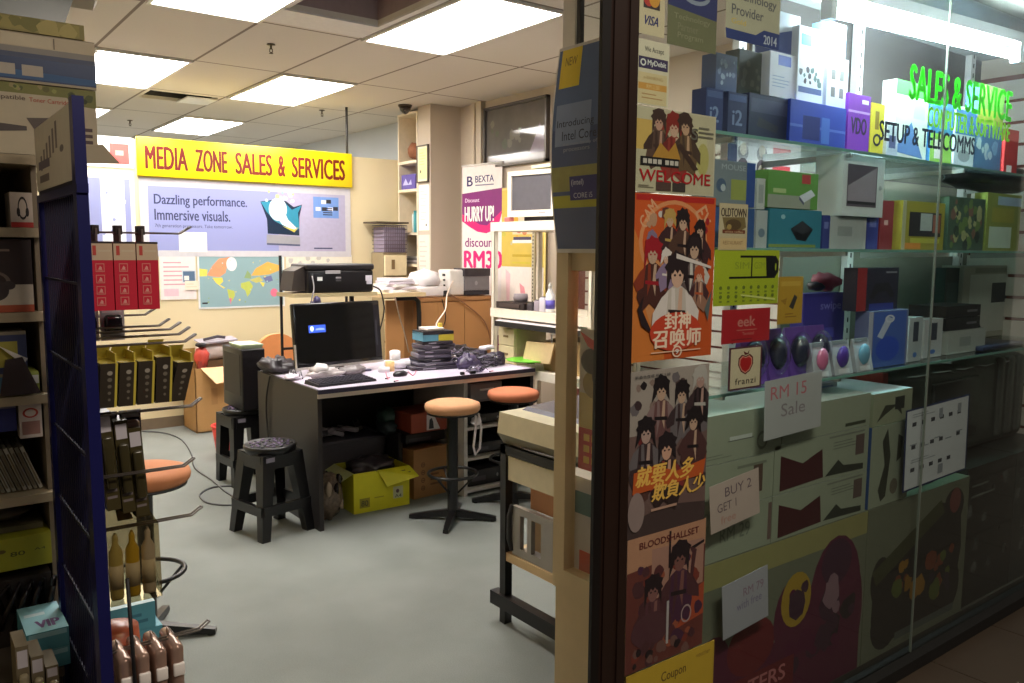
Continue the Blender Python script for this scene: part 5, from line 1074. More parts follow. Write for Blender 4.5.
mb = MB(); mb.hexa([(cx1-.10, SY-.004, 1.70), (cx1+.048, SY-.004, 1.708), (cx1+.048, SY-.001, 1.708), (cx1-.10, SY-.001, 1.70)], [(cx1-.10, SY-.004, 1.73), (cx1+.010, SY-.004, 1.752), (cx1+.010, SY-.001, 1.752), (cx1-.10, SY-.001, 1.73)], mat((180, 166, 138))); mb.build('flap', t)
def art(f):
    f.rect(0, .05, 1, .66, skyb); f.rect(0, .66, 1, .98, mat((206, 190, 160))); f.rect(0, .58, 1, .72, mat((150, 144, 136))); f.rect(0, .50, 1, .60, mat((84, 92, 116))); f.poly([(0, .08), (1, .08), (1, .2), (.6, .26), (.2, .22), (0, .28)], mat((58, 96, 140)))
    for k in range(3): f.rect(.50+.105*k, .14, .58+.105*k, .36, mat((186, 176, 160)))
    f.rect(.64, .74, .83, .96, mat((214, 200, 170))); f.rect(.835, .74, .84, .96, mat((120, 106, 90)))
sbox('toner_carton', 'toner carton with a blue sky band, middle of the stack', cx0, .439, 1.879, 1.992, (170, 156, 130), art, y=SY-.004, d=.34, cat='carton')
def art(f): f.rect(.02, .1, .98, .9, mat((166, 152, 82))); f.blots(.05, .15, .95, .85, 18, [mat((130, 124, 60)), mat((186, 170, 100))], .02, .05, 7)
sbox('toner_carton', 'narrow toner carton with a yellow landscape, upper one of the stack', cx0, .418, 1.994, 2.029, (150, 138, 80), art, y=SY-.002, d=.33, cat='carton')
t = thing('plastic_case', 'grey translucent case topmost on the toner cartons', 'case', (.12, 2.4, 2.031))
mb = MB(); mb.hexa([(-.1, SY+.01, 2.032), (.38, SY+.01, 2.032), (.36, SB-.05, 2.032), (-.1, SB-.05, 2.032)], [(-.1, SY+.01, 2.145), (.42, SY+.02, 2.145), (.42, SB-.05, 2.145), (-.1, SB-.05, 2.145)], mat((110, 118, 112), rough=.25)); mb.build('body', t)
mb = MB(); f = Face(mb, (-.1, SY+.01, 2.032), (1, 0, 0), (0, .0, 1), .48, .11, .001); f.rect(.4, .1, .62, .9, mat((150, 158, 140))); mb.build('window', t)
mb = MB(); mb.hexa([(-.1, SY-.02, 2.146), (.46, SY-.0, 2.146), (.50, SB-.05, 2.146), (-.1, SB-.05, 2.146)], [(-.1, SY-.02, 2.165), (.47, SY, 2.165), (.51, SB-.05, 2.165), (-.1, SB-.05, 2.165)], mat((150, 140, 116))); mb.build('lid', t)
# row goods, top to bottom
def headset(f, a, b, s, m, m2):
    f.ring(a, b, s, s*1.5, .22, m); f.ell(a-s*.9, b-s*.5, s*.35, s*.6, m2); f.ell(a+s*.9, b-s*.5, s*.35, s*.6, m2)
sbox('headset_box', 'greenish grey box at the top left edge under the toner cartons', -.10, .218, 1.545, 1.64, (120, 120, 100), lambda f: (f.rect(.7, .2, .95, .5, mat((140, 140, 120))),), d=.25)
def art(f): f.rect(0, 0, 1, .15, mat((180, 50, 44))); headset(f, .55, .55, .22, blk2, blk2)
sbox('headset_box', 'small white box with a black headset picture and red base', .245, .291, 1.545, 1.628, (196, 180, 166), art, d=.1)
def art(f):
    f.rect(0, .38, 1, 1, mat((48, 34, 30))); f.rect(0, 0, 1, .10, mat((176, 84, 54))); headset(f, .78, .42, .10, mat((110, 96, 84)), mat((60, 50, 46))); f.ell(.80, .30, .07, .14, mat((56, 46, 44))); f.lines(.62, .82, .9, .94, 2, mat((130, 110, 96)))
sbox('headset_box', 'larger black and white headset box with a red base on the second shelf', -.10, .283, 1.345, 1.518, (196, 184, 166), art, d=.2)
def art(f):
    f.rect(0, .35, 1, .95, mat((60, 66, 100))); f.rect(.66, .45, .95, .85, mat((170, 160, 70))); f.poly([(.5, .05), (.75, .45), (.85, .45), (.66, .05)], mat((150, 140, 130))); f.rect(.5, .05, .9, .3, mat((70, 110, 140)))
sbox('software_box', 'blue and yellow flat box behind the torn white wrapper', -.12, .262, 1.145, 1.30, (140, 130, 110), art, d=.12)
mb = MB(); mb.hexa([(.23, SY-.0, 1.19), (.262, SY+.0, 1.235), (.255, SY+.05, 1.235), (.225, SY+.05, 1.20)], [(.238, SY, 1.235), (.205, SY, 1.268), (.20, SY+.05, 1.268), (.235, SY+.05, 1.24)], mat((226, 220, 212))); mb.hexa([(.20, SY-.006, 1.15), (.285, SY-.006, 1.15), (.285, SY+.006, 1.15), (.20, SY+.006, 1.15)], [(.215, SY-.006, 1.235), (.25, SY-.006, 1.24), (.25, SY+.006, 1.24), (.215, SY+.006, 1.235)], mat((70, 60, 60), rough=.2)); one(mb, 'torn_wrapper', 'torn glossy wrapper with a white edge beside the mesh panel', 'wrapper')
mb = MB(); mb.rbox((.262, SY+.03, 1.146), (.288, SY+.15, 1.20), mat((150, 160, 70)), .006, 2); mb.box((.265, SY+.025, 1.17), (.285, SY+.03, 1.19), WHITE); one(mb, 'green_pack', 'small green pack at the end of the third shelf', 'pack')
sbox('ink_box', 'black and blue box on the fourth shelf left of the white pack', .05, .235, 1.055, 1.118, (30, 26, 40), lambda f: (f.rect(.80, 0, 1, 1, mat((50, 56, 120))), f.rect(.1, .9, 1, 1, mat((110, 110, 140)))), d=.15, y=SY+.04)
sbox('card_pack', 'white pack with a red ring, beside the black and blue box', .24, .288, 1.035, 1.118, (200, 186, 176), lambda f: (f.ring(.5, .75, .35, .15, .3, mat((170, 60, 50))), f.rect(.1, .1, .9, .5, mat((150, 110, 100)))), d=.05, y=SY+.03)
for k in range(9):
    mb = MB(); x = .185+.0115*k; mb.xf = Matrix.Translation((x, SY+.05, .902)) @ Matrix.Rotation(-.34, 4, 'Y'); mb.box((0, 0, 0), (.008, .13, .115), mat(((150, 146, 130), (120, 116, 100), (170, 166, 150))[k % 3], rough=.12, coat=.4)); mb.box((.002, -.001, .01), (.006, 0, .10), mat((96, 84, 60)))
    one(mb, 'disc_case', ['first clear disc case leaning at the left frame edge', 'second disc case from the left in the leaning row', 'third disc case from the left in the leaning row', 'fourth disc case from the left in the leaning row', 'middle disc case of the leaning row', 'fourth disc case from the mesh panel in the leaning row', 'third disc case from the mesh panel in the leaning row', 'second disc case from the mesh panel in the leaning row', 'last disc case of the leaning row, against the mesh panel'][k], 'disc case', 'leaning disc cases')
mb = MB(); mb.box((-.10, SY+.01, .901), (.135, SY+.22, .94), mat((90, 80, 70))); 
for k in range(4): mb.box((-.09, SY+.012, .942+.017*k), (.13, SY+.20, .957+.017*k), mat(((110, 104, 96), (80, 72, 66))[k % 2], rough=.15))
one(mb, 'disc_tray', 'flat tray of stacked clear cases at the left edge', 'tray')
sbox('paper_pack', 'yellow green paper pack printed 80 A4 on the low left shelf', -.15, .29, .72, .80, (150, 146, 30), lambda f: (f.text('80', .80, .42, .87, .56, mat((70, 70, 20)), .02), f.text('A4', .915, .50, .97, .58, mat((70, 70, 20))), f.ell(.76, .62, .02, .06, mat((96, 80, 30))), f.rect(.62, .40, .74, .5, mat((90, 86, 24)))), d=.25, y=SY+.005)
mb = MB(); mb.box((-.15, SY+.0, .501), (.285, SY+.26, .70), mat((44, 34, 28)))
for k in range(7): mb.tube([(.08+.03*k, SY-.004, .58), (.10+.03*k, SY-.02, .64+.01*(k % 3)), (.14+.025*k, SY-.015, .69), (.16+.02*k, SY-.002, .62)], .007, mat((34, 26, 24), rough=.3), 6)
one(mb, 'cable_box', 'dark box overflowing with black cables under the yellow green paper', 'box')
mb = MB(); mb.blob((.14, SY+.13, .838), (.12, .09, .024), mat((110, 104, 88), rough=.3, var=.3, scale=40), 3, .3, 16, None, 5); mb.box((.0, SY+.05, .802), (.28, SY+.2, .815), mat((90, 84, 60))); one(mb, 'plastic_bag', 'crumpled clear bag on the yellow green paper pack', 'bag')
# front low pile: teal boxes and beige packs
mb = MB(); mb.box((-.15, 2.06, 0), (.27, 2.24, .535), mat((60, 52, 46))); mb.box((-.155, 2.055, .52), (.276, 2.245, .54), mat((80, 70, 60))); one(mb, 'low_bench', 'dark low bench under the pale blue boxes at the bottom left', 'bench')
for k, (z0, z1, l) in enumerate(((.541, .585, 'lower pale blue box left of the mesh panel'), (.586, .632, 'upper pale blue box with purple print left of the mesh panel'))):
    printed_box('blue_carton', l, 'box', .205, .29, 2.065, 2.235, z0, z1, teal, lambda f: f.rect(.05, .7, .95, .95, mat((150, 200, 212))), top=lambda f: (f.rect(0, 0, 1, 1, mat((150, 204, 214))), f.text('VIP', .3, .15, .85, .40, mat((110, 70, 130)), .03), f.rect(.1, .6, .6, .7, mat((206, 226, 230)))), group='pale blue boxes left of the mesh panel')
for k in range(3):
    x = .172+.027*k; blister(x, x+.024, 1.95, .42+.03*k, .66-.03*k, mat((120, 108, 84)), mat((150, 140, 112), rough=.2), ('first beige pack at the bottom left corner', 'second beige pack at the bottom left corner', 'third beige pack, beside the pale blue boxes')[k], 'beige packs at the bottom left')
mb = MB(); mb.rbox((.16, 1.84, .36), (.26, 1.93, .475), mat((170, 158, 126)), .03, 3); mb.box((.17, 1.85, 0), (.25, 1.92, .36), mat((96, 84, 66))); one(mb, 'beige_tub', 'beige rounded tub at the very bottom left of the frame', 'tub')

# ================================================================== SHOP WINDOW
S1, S2, S3 = 1.822, 1.512, 1.105
glm = pane_glass('shelf_glass', (.84, .93, .90), .02, (.6, .85, .85)); edge = mat((120, 168, 156), rough=.15, coat=.5)
for z, y1, l in ((S1, 1.90, 'upper glass shelf of the shop window, under the blue boxes'), (S2, 1.86, 'middle glass shelf of the shop window, under the teal box'), (S3, 1.90, 'lower glass shelf of the shop window, under the mice packs')):
    t = thing('glass_shelf', l, 'shelf', (2.9, 1.66, z-.008), 'glass shelves in the shop window')
    mb = MB(); mb.box((1.63, 1.462, z-.008), (4.34, y1, z-.0005), glm); mb.build('pane', t)
    mb = MB(); mb.box((1.45, 1.458, z-.009), (4.34, 1.462, z), edge); mb.build('edge', t)
    mb = MB()
    for x in (1.87, 2.46, 3.22, 4.20): mb.hexa([(x-.006, 1.47, z-.022), (x+.006, 1.47, z-.022), (x+.006, y1, z-.034), (x-.006, y1, z-.034)], [(x-.006, 1.47, z-.009), (x+.006, 1.47, z-.009), (x+.006, y1, z-.009), (x-.006, y1, z-.009)], mat((176, 174, 170), metal=.4))
    mb.build('bracket', t)
for x, l in ((1.87, 'slotted white upright nearest the doorway end of the shop window'), (2.46, 'slotted white upright behind the white router boxes'), (3.22, 'slotted white upright right of the purple box'), (4.20, 'slotted white upright at the far right end of the shop window')):
    mb = MB(); mb.box((x-.02, 1.905, .05), (x+.02, 1.935, 2.78), mat((206, 204, 200), rough=.4))
    for k in range(50): mb.box((x-.004, 1.9035, .4+k*.045), (x+.004, 1.905, .42+k*.045), DARK)
    one(mb, 'slotted_upright', l, 'upright', 'uprights of the shop window')
# fluorescent tube
t = thing('tube_light', 'bright fluorescent tube fitting along the top of the shop window', 'tube light', (2.95, 1.47, 2.2))
mb = MB(); tb = []; mb.tube([(2.315, 1.47, 2.22), (3.58, 1.47, 2.275)], .017, glow('tube_glow', (.80, .94, 1.0), TUBE_POWER), 14); mb.build('tube', t)
mb = MB(); wm2 = mat((226, 230, 228), rough=.3); mb.hexa([(2.25, 1.45, 2.262), (3.64, 1.45, 2.322), (3.64, 1.53, 2.322), (2.25, 1.53, 2.262)], [(2.25, 1.45, 2.30), (3.64, 1.45, 2.36), (3.64, 1.53, 2.36), (2.25, 1.53, 2.30)], wm2); mb.build('batten', t)
for x, z in ((2.298, 2.22), (3.597, 2.275)):
    mb = MB(); mb.box((x-.016, 1.452, z-.028), (x+.016, 1.488, z+.05), wm2); mb.build('socket', t)
mb = MB(); mb.box((1.434, 1.44, 2.44), (4.36, 1.95, 2.46), mat((176, 182, 176), rough=.6)); structure(mb, 'ceiling_display')
mb = MB(); mb.box((2.80, 1.94, .62), (4.36, 1.955, 1.815), mat((112, 112, 98), rough=.7)); mb.box((2.56, 1.94, 1.815), (4.36, 1.955, 2.44), mat((66, 62, 60), rough=.7)); structure(mb, 'wall_display_back')

# ---------- sheets on the inside of the glass
YP = 1.4176
def on_glass(name, label, cat, x0, x1, z0, z1, base, art, rot=0.0, group=None, y=YP):
    mb = MB(); w, h = x1-x0, z1-z0
    if rot: mb.xf = Matrix.Translation((x0, y, z1)) @ Matrix.Rotation(math.radians(rot), 4, 'Y') @ Matrix.Translation((-x0, -y, -z1))
    mb.box((x0, y, z0), (x1, y+.001, z1), base); f = Face(mb, (x0, y, z0), (1, 0, 0), (0, 0, 1), w, h, lift=.0001); art(f)
    return one(mb, name, label, cat, group)
skin = mat((206, 168, 146)); 
def art(f): f.rect(.24, .40, .82, .78, mat((60, 44, 50))); f.ell(.42, .58, .20, .15, mat((200, 60, 50))); f.ell(.62, .58, .20, .15, mat((226, 160, 60))); f.text('VISA', .27, .15, .80, .29, mat((36, 40, 110)), .03, .12)
on_glass('card_sticker', 'cream sticker with a VISA mark at the top beside the mullion', 'sticker', 1.434, 1.530, 2.010, 2.16, mat((222, 206, 170)), art)
def art(f):
    f.text('We Accept', .22, .80, .82, .90, INK, .01); f.rect(.04, .56, .96, .74, mat((54, 40, 84))); f.ring(.18, .65, .09, .055, .4, WHITE); f.text('MyDebit', .32, .595, .90, .70, WHITE, .02)
    f.rect(.04, .02, .94, .50, mat((224, 204, 158))); f.rect(.04, .24, .94, .34, mat((216, 160, 80))); f.text('RM 2.50', .3, .26, .7, .32, mat((240, 210, 150))); f.text('e-BANKING', .2, .40, .8, .45, mat((170, 130, 70))); f.lines(.15, .08, .85, .2, 2, mat((190, 150, 100)), .3)
on_glass('card_sticker', 'We Accept sticker with a dark purple band below the VISA sticker', 'sticker', 1.441, 1.550, 1.848, 1.998, mat((226, 216, 190)), art)
def art(f):
    f.poly([(0, .46), (1, .40), (1, 1), (0, 1)], mat((44, 52, 110))); f.ell(.55, .66, .30, .13, mat((150, 160, 180))); f.ell(.55, .67, .24, .09, mat((44, 52, 110))); f.text('Technology', .12, .30, .86, .385, mat((150, 148, 116))); f.text('Partner', .2, .19, .62, .28, mat((136, 134, 104))); f.text('Program', .2, .08, .72, .17, mat((150, 148, 116)))
on_glass('partner_sign', 'olive and navy partner sign beside the VISA sticker', 'sign', 1.541, 1.722, 2.000, 2.20, mat((116, 116, 82)), art)
def art(f):
    f.poly([(0, .13), (.55, .13), (.70, .22), (1, .22), (1, 0), (.02, 0)], mat((34, 58, 128))); f.text('Technology', .10, .50, .92, .65, mat((104, 104, 108)), .015); f.text('Provider', .10, .33, .68, .46, mat((104, 104, 108)), .015); f.text('Gold', .10, .21, .36, .28, mat((226, 196, 90)), .01); f.text('2014', .70, .04, .95, .16, mat((200, 210, 226)), .02); f.ell(.5, 1.0, .2, .02, mat((60, 80, 150)))
on_glass('provider_sign', 'cream Provider 2014 plaque with a navy foot at the top of the glass', 'sign', 1.757, 1.985, 2.048, 2.24, mat((196, 192, 166)), art)
# welcome poster
def art(f):
    f.rect(.02, .02, .98, .98, mat((200, 190, 160), var=.2, scale=8)); f.rect(.0, .50, .20, .85, mat((214, 178, 100)))
    f.ell(.78, .55, .12, .3, mat((210, 202, 160))); f.ell(.84, .45, .08, .2, mat((190, 180, 110)))
    br, rd, gd = mat((70, 48, 42)), mat((140, 44, 38)), mat((190, 140, 60))
    f.blots(.2, .45, .75, .9, 26, [mat((96, 70, 60)), mat((150, 60, 50)), mat((120, 96, 70)), mat((70, 50, 44))], .03, .06, 55); figure(f, .28, .86, .14, br, mat((96, 70, 60)), mat((196, 150, 130)), br); figure(f, .46, .82, .16, rd, mat((150, 60, 50)), skin, mat((120, 40, 36)), -.05); figure(f, .60, .85, .15, br, mat((110, 84, 60)), mat((200, 160, 130)), mat((80, 60, 50)), -.08)
    f.poly([(.20, .40), (.55, .42), (.48, .62), (.40, .50), (.30, .60)], gd); f.poly([(.55, .62), (.78, .32), (.72, .30), (.50, .58)], br)
    f.rect(.07, .315, .53, .42, mat((30, 24, 26))); [f.rect(.10+.058*k+.03*(k>3), .34, .145+.058*k+.03*(k>3), .395, mat((206, 196, 186))) for k in range(7)]; f.text('S', .68, .68, .76, .82, mat((110, 106, 96)), .01, .1); f.lines(.77, .70, .98, .86, 3, mat((120, 114, 100)), .4)
    f.rect(.26, .03, .44, .14, mat((90, 66, 60))); f.rect(.46, .03, .62, .14, mat((70, 60, 56))); f.text('WELCOME', .06, .13, .94, .27, mat((186, 24, 36)), .012); f.lines(.05, .05, .24, .09, 2, mat((130, 120, 104)), .4)
on_glass('welcome_poster', 'small poster with red WELCOME lettering and robed figures', 'poster', 1.437, 1.732, 1.643, 1.845, mat((206, 196, 170)), art)
# three tall posters
og = mat((214, 92, 40), var=.12, scale=6); og2 = mat((226, 130, 60)); 
def art(f):
    f.rect(.0, .0, 1, 1, og); f.poly([(0, 0), (.4, 0), (.25, .5), (0, .8)], og2); f.ell(.5, .4, .36, .28, mat((226, 150, 96))); f.rect(.02, .96, .98, .995, mat((190, 40, 34)))
    f.ring(.48, .72, .42, .25, .10, mat((230, 150, 100))); f.text('GAM', .05, .84, .28, .92, mat((232, 170, 130)), .02, 0, 1, .9); f.text('EX', .76, .82, .92, .93, mat((232, 170, 130)), .02, 0, 1, -1.1)
    bk, rdh, wh, pu, dk2 = mat((40, 26, 30)), mat((170, 30, 44)), mat((216, 206, 200)), mat((140, 120, 150)), mat((70, 40, 44))
    f.blots(.15, .35, .9, .9, 60, [dk2, mat((150, 70, 44)), pu, mat((196, 150, 120)), mat((110, 60, 50)), wh, rdh], .025, .07, 77)
    figure(f, .42, .86, .12, mat((200, 160, 90)), dk2, skin); figure(f, .58, .85, .14, bk, mat((90, 60, 50)), skin); figure(f, .80, .80, .12, bk, dk2, skin); figure(f, .22, .66, .17, rdh, mat((84, 44, 40)), skin, mat((150, 60, 40)), .02)
    figure(f, .73, .69, .17, bk, mat((110, 90, 90)), skin, wh); figure(f, .38, .63, .10, wh, pu, skin); figure(f, .80, .52, .11, mat((176, 84, 50)), mat((150, 110, 90)), skin, dk2); figure(f, .52, .54, .23, bk, mat((196, 186, 176)), skin, wh)
    f.poly([(.50, .62), (.95, .555), (.95, .57), (.50, .65)], wh); f.poly([(.10, .22), (.05, .32), (.12, .40), (.10, .32), (.24, .16)], bk); f.poly([(.88, .3), (.97, .42), (.93, .22)], mat((90, 100, 100)))
    f.ell(.52, .17, .32, .12, mat((196, 66, 40))); f.text('封神', .38, .185, .70, .29, mat((240, 214, 190)), .03); f.text('召唤师', .24, .075, .84, .185, mat((240, 214, 190)), .03); f.rect(.22, .045, .84, .052, mat((232, 190, 160))); f.ring(.54, .045, .06, .036, .25, mat((240, 214, 190))); f.text('9', .52, .03, .56, .06, WHITE, .02)
on_glass('orange_poster', 'tall orange poster crowded with robed figures below the WELCOME poster', 'poster', 1.442, 1.742, 1.228, 1.640, mat((206, 96, 50)), art)
def art(f):
    f.rect(0, 0, 1, 1, mat((126, 96, 92), var=.25, scale=7)); f.rect(0, .62, 1, 1, mat((176, 160, 152), var=.15, scale=6)); f.poly([(0, .0), (1, 0), (1, .12), (.5, .16), (0, .10)], mat((80, 60, 60))); f.blots(.02, .2, .98, .55, 20, [mat((96, 60, 54)), mat((140, 70, 50)), mat((70, 50, 56))], .03, .08, 31)
    bk, dk2, gr, rdm = mat((38, 28, 32)), mat((70, 50, 54)), mat((120, 108, 112)), mat((130, 50, 50))
    f.blots(.05, .3, .95, .95, 50, [dk2, gr, rdm, mat((150, 124, 116)), mat((90, 66, 66)), bk], .03, .07, 79); figure(f, .38, .88, .17, bk, mat((120, 80, 80)), skin, mat((150, 120, 120))); figure(f, .64, .84, .16, bk, gr, skin, dk2); figure(f, .88, .92, .16, mat((196, 186, 180)), bk, mat((190, 150, 140)), dk2); figure(f, .20, .64, .18, bk, dk2, mat((196, 160, 150)), gr); figure(f, .80, .66, .16, bk, mat((90, 56, 56)), skin); figure(f, .46, .52, .19, bk, mat((60, 40, 40)), mat((206, 160, 136)), rdm)
    f.poly([(.05, .27), (.95, .30), (.98, .40), (.60, .36), (.3, .42), (.06, .40)], mat((196, 90, 40))); gold = mat((240, 190, 90)); f.text('就要人多', .10, .31, .82, .43, gold, .03, .05); f.text('欺負人少', .30, .20, .98, .31, gold, .03, .05); f.lines(.28, .13, .78, .17, 1, mat((190, 150, 130)), .4); f.text('新角色登場 現已上線', .05, .955, .48, .975, INK); f.ell(.10, .16, .10, .12, mat((150, 130, 126)))
on_glass('battle_poster', 'tall dark poster with golden brush characters below the orange poster', 'poster', 1.441, 1.738, .778, 1.205, mat((150, 130, 124)), art)
def art(f):
    f.rect(0, 0, 1, 1, mat((120, 60, 54), var=.3, scale=6)); f.poly([(0, .75), (1, .80), (1, 1), (0, 1)], mat((206, 150, 120))); f.poly([(.3, .5), (.98, .5), (.98, .85), (.3, .88)], mat((190, 140, 124))); f.poly([(.6, .2), (1, .25), (1, .5), (.8, .45)], mat((190, 84, 54)))
    bk, pu, dk2 = mat((44, 28, 34)), mat((84, 44, 70)), mat((90, 50, 56))
    f.blots(.1, .1, .95, .75, 40, [mat((140, 60, 50)), mat((100, 50, 54)), dk2, mat((170, 90, 66)), pu], .03, .09, 81); figure(f, .66, .76, .22, bk, pu, mat((140, 90, 84)), dk2, .03); figure(f, .32, .58, .19, bk, mat((100, 56, 66)), mat((150, 100, 96)), dk2); f.rect(.51, .70, .535, .98, bk); f.poly([(.80, .78), (.98, .82), (.98, .84), (.80, .81)], bk); f.poly([(.78, .82), (.88, .78), (.84, .58), (.80, .60), (.82, .76)], dk2)
    f.ell(.30, .28, .24, .13, mat((96, 56, 64))); f.rect(.50, .12, .53, .45, mat((200, 190, 190))); f.ring(.76, .30, .07, .07, .2, mat((190, 160, 160))); f.blots(.1, .02, .9, .16, 16, [dk2, mat((130, 90, 84)), bk], .02, .06, 41); f.text('BLOODSHALLSET', .14, .905, .90, .955, mat((110, 40, 44)), .01)
on_glass('samurai_poster', 'reddish poster with two dark armed figures near the bottom of the glass', 'poster', 1.446, 1.746, .42, .779, mat((150, 100, 90)), art)
def art(f): f.rect(.02, .02, .98, .98, mat((226, 184, 60))); f.text('Coupon', .38, .70, .66, .86, mat((120, 90, 40)), .01); f.text('voucher', .78, .86, .95, .92, mat((150, 110, 50))); f.rect(.4, .45, .6, .5, mat((150, 110, 50)))
on_glass('yellow_card', 'yellow rounded card at the very bottom beside the mullion', 'card', 1.452, 1.80, .20, .415, mat((220, 176, 60)), art)
def art(f):
    f.rect(.02, .30, .98, .98, mat((206, 190, 156))); f.text('OLDTOWN', .06, .72, .94, .90, mat((70, 50, 40)), .03); f.poly([(.10, .70), (.90, .72), (.95, .50), (.7, .40), (.2, .42)], mat((130, 110, 70))); f.ell(.5, .55, .28, .12, mat((96, 74, 50))); f.ell(.35, .50, .08, .06, mat((180, 150, 90))); f.rect(.12, .36, .92, .44, mat((120, 60, 40))); f.text('white coffee', .2, .375, .85, .425, mat((220, 190, 150)))
    f.rect(.05, .02, .98, .26, mat((220, 190, 140))); f.text('RESTAURANT', .15, .12, .85, .2, mat((150, 110, 70)))
on_glass('cafe_flyer', 'small brown and cream flyer overlapping the green sheet', 'flyer', 1.757, 1.876, 1.505, 1.628, mat((206, 186, 150)), art, 0, None, YP-.0012)
gy = mat((176, 190, 44), var=.06)
def art(f):
    f.rect(.22, .48, .94, .52, BLACK); f.ring(.58, .70, .38, .20, .14, BLACK) if False else None
    f.rect(.22, .52, .26, .88, gy); f.rect(.38, .86, .90, .90, BLACK); f.rect(.55, .50, .57, .90, BLACK); f.poly([(.78, .86), (.94, .90), (.99, .80), (.99, .60), (.93, .48), (.80, .50)], BLACK); f.ell(.945, .69, .012, .07, gy)
    f.text('SIM', .30, .66, .52, .78, mat((150, 164, 50))); f.text('GSM', .60, .66, .76, .78, mat((150, 164, 50)))
    for r in range(2):
        for c in range(8): f.ell(.10+.115*c, .32-.16*r, .022, .035, mat((110, 124, 40))); f.rect(.08+.115*c, .22-.16*r, .12+.115*c, .25-.16*r, mat((120, 134, 44)))
    f.poly([(.4, .20), (.95, .10), (.95, .06), (.4, .17)], mat((220, 226, 130)))
on_glass('green_poster', 'lime green sheet with a black phone outline on the glass', 'sheet', 1.745, 2.028, 1.356, 1.506, gy, art)
def art(f): f.rect(.03, .03, .97, .97, mat((190, 150, 50))); f.poly([(.45, .36), (.62, .30), (.78, .56), (.66, .62)], mat((60, 56, 54))); f.poly([(.10, .5), (.3, .4), (.36, .55)], mat((160, 120, 40))); f.rect(.1, .8, .9, .9, mat((206, 170, 70))); f.lines(.3, .12, .8, .24, 2, mat((150, 110, 40)), .4)
on_glass('gold_card', 'ochre card with a dark device picture right of the lime sheet', 'card', 2.030, 2.150, 1.294, 1.431, mat((180, 142, 50)), art)
def art(f): f.rect(.02, .03, .98, .97, mat((180, 36, 44))); f.text('eek', .32, .48, .68, .78, mat((206, 130, 120)), .03); f.rect(.30, .36, .72, .39, mat((200, 110, 100))); f.text('Terminal', .42, .22, .66, .31, mat((206, 130, 120))); f.lines(.2, .06, .85, .14, 1, mat((130, 30, 36)), .4)
on_glass('red_card', 'dark red card above the apple sign on the glass', 'card', 1.784, 1.996, 1.252, 1.345, mat((170, 40, 46)), art)
def art(f):
    f.rect(.05, .04, .95, .96, mat((216, 202, 170))); ar = mat((186, 34, 36))
    hp = [(.5, .34), (.36, .42), (.27, .58), (.28, .74), (.38, .82), (.5, .78), (.62, .82), (.72, .74), (.73, .58), (.64, .42)]
    f.poly(hp, mat((96, 26, 30))); f.poly([(.5+(x-.5)*.86, .58+(y-.58)*.86) for x, y in hp], mat((226, 150, 130))); f.poly([(.5+(x-.5)*.74, .58+(y-.58)*.74) for x, y in hp], ar); f.poly([(.46, .80), (.42, .90), (.54, .84), (.6, .92), (.58, .82)], mat((96, 26, 30))); f.text('franzi', .20, .12, .82, .27, mat((60, 40, 36)), .02, 0, 1.15)
on_glass('apple_sign', 'cream sign with a red apple in a dark maroon edge', 'sign', 1.820, 1.966, 1.121, 1.240, mat((84, 40, 52)), art)
def paper(name, label, x0, x1, z0, z1, rot, lines, c=(206, 206, 206), dog=0):
    def art(f):
        for s, a, b, a1, b1, col in lines: f.text(s, a, b, a1, b1, mat(col), .0)
        if dog: f.poly([(0, 1), (dog, 1), (0, 1-dog*1.6)], mat((90, 96, 90)))
    return on_glass(name, label, 'note', x0, x1, z0, z1, mat(c, var=.06, scale=14), art, rot, 'hand-written notes on the glass')
paper('price_note', 'white hand-written price note taped below the purple mouse packs', 1.985, 2.27, .958, 1.133, -2, [('RM 15', .1, .66, .72, .88, (190, 110, 120)), ('Sale', .28, .34, .7, .56, (140, 130, 136))], (176, 178, 178))
paper('price_note', 'hand-written BUY 2 note on the pale cartons', 1.755, 1.972, .725, .862, -6, [('BUY 2', .30, .66, .84, .86, (110, 90, 100)), ('GET 1', .14, .38, .52, .56, (110, 90, 100)), ('free', .2, .12, .5, .28, (190, 140, 130))], (196, 176, 166))
paper('price_note', 'hand-written note with a folded corner on the lowest big carton', 1.825, 2.035, .40, .562, -5, [('RM 79', .45, .62, .9, .78, (150, 120, 140)), ('with free', .3, .40, .85, .56, (130, 120, 150))], (170, 170, 178))
def art(f):
    f.rect(.02, .02, .98, .98, mat((214, 218, 222), var=.05)); rn = random.Random(3); dkp = mat((60, 62, 72)); gp = mat((150, 156, 164))
    for r in range(3):
        for c in range(6):
            if rn.random() < .85: f.rect(.10+.14*c, .78-.28*r-.02*c*0, .16+.14*c, .83-.28*r, dkp)
    for k in range(5): f.rect(.08+.18*k, .55-.05*(k % 2), .18+.18*k, .565-.05*(k % 2), gp)
    f.rect(.52, .08, .60, .20, gp); f.rect(.80, .80, .86, .92, gp); f.rect(.50, .80, .56, .92, gp); f.lines(.1, .88, .45, .94, 2, gp, .3); f.lines(.1, .32, .5, .38, 2, gp, .3)
t = on_glass('price_board', 'white tilted price list sheet with rows of dark pictures', 'price list', 2.82, 3.30, .655, .952, mat((40, 50, 90)), art, -1.5, None, YP+.012)
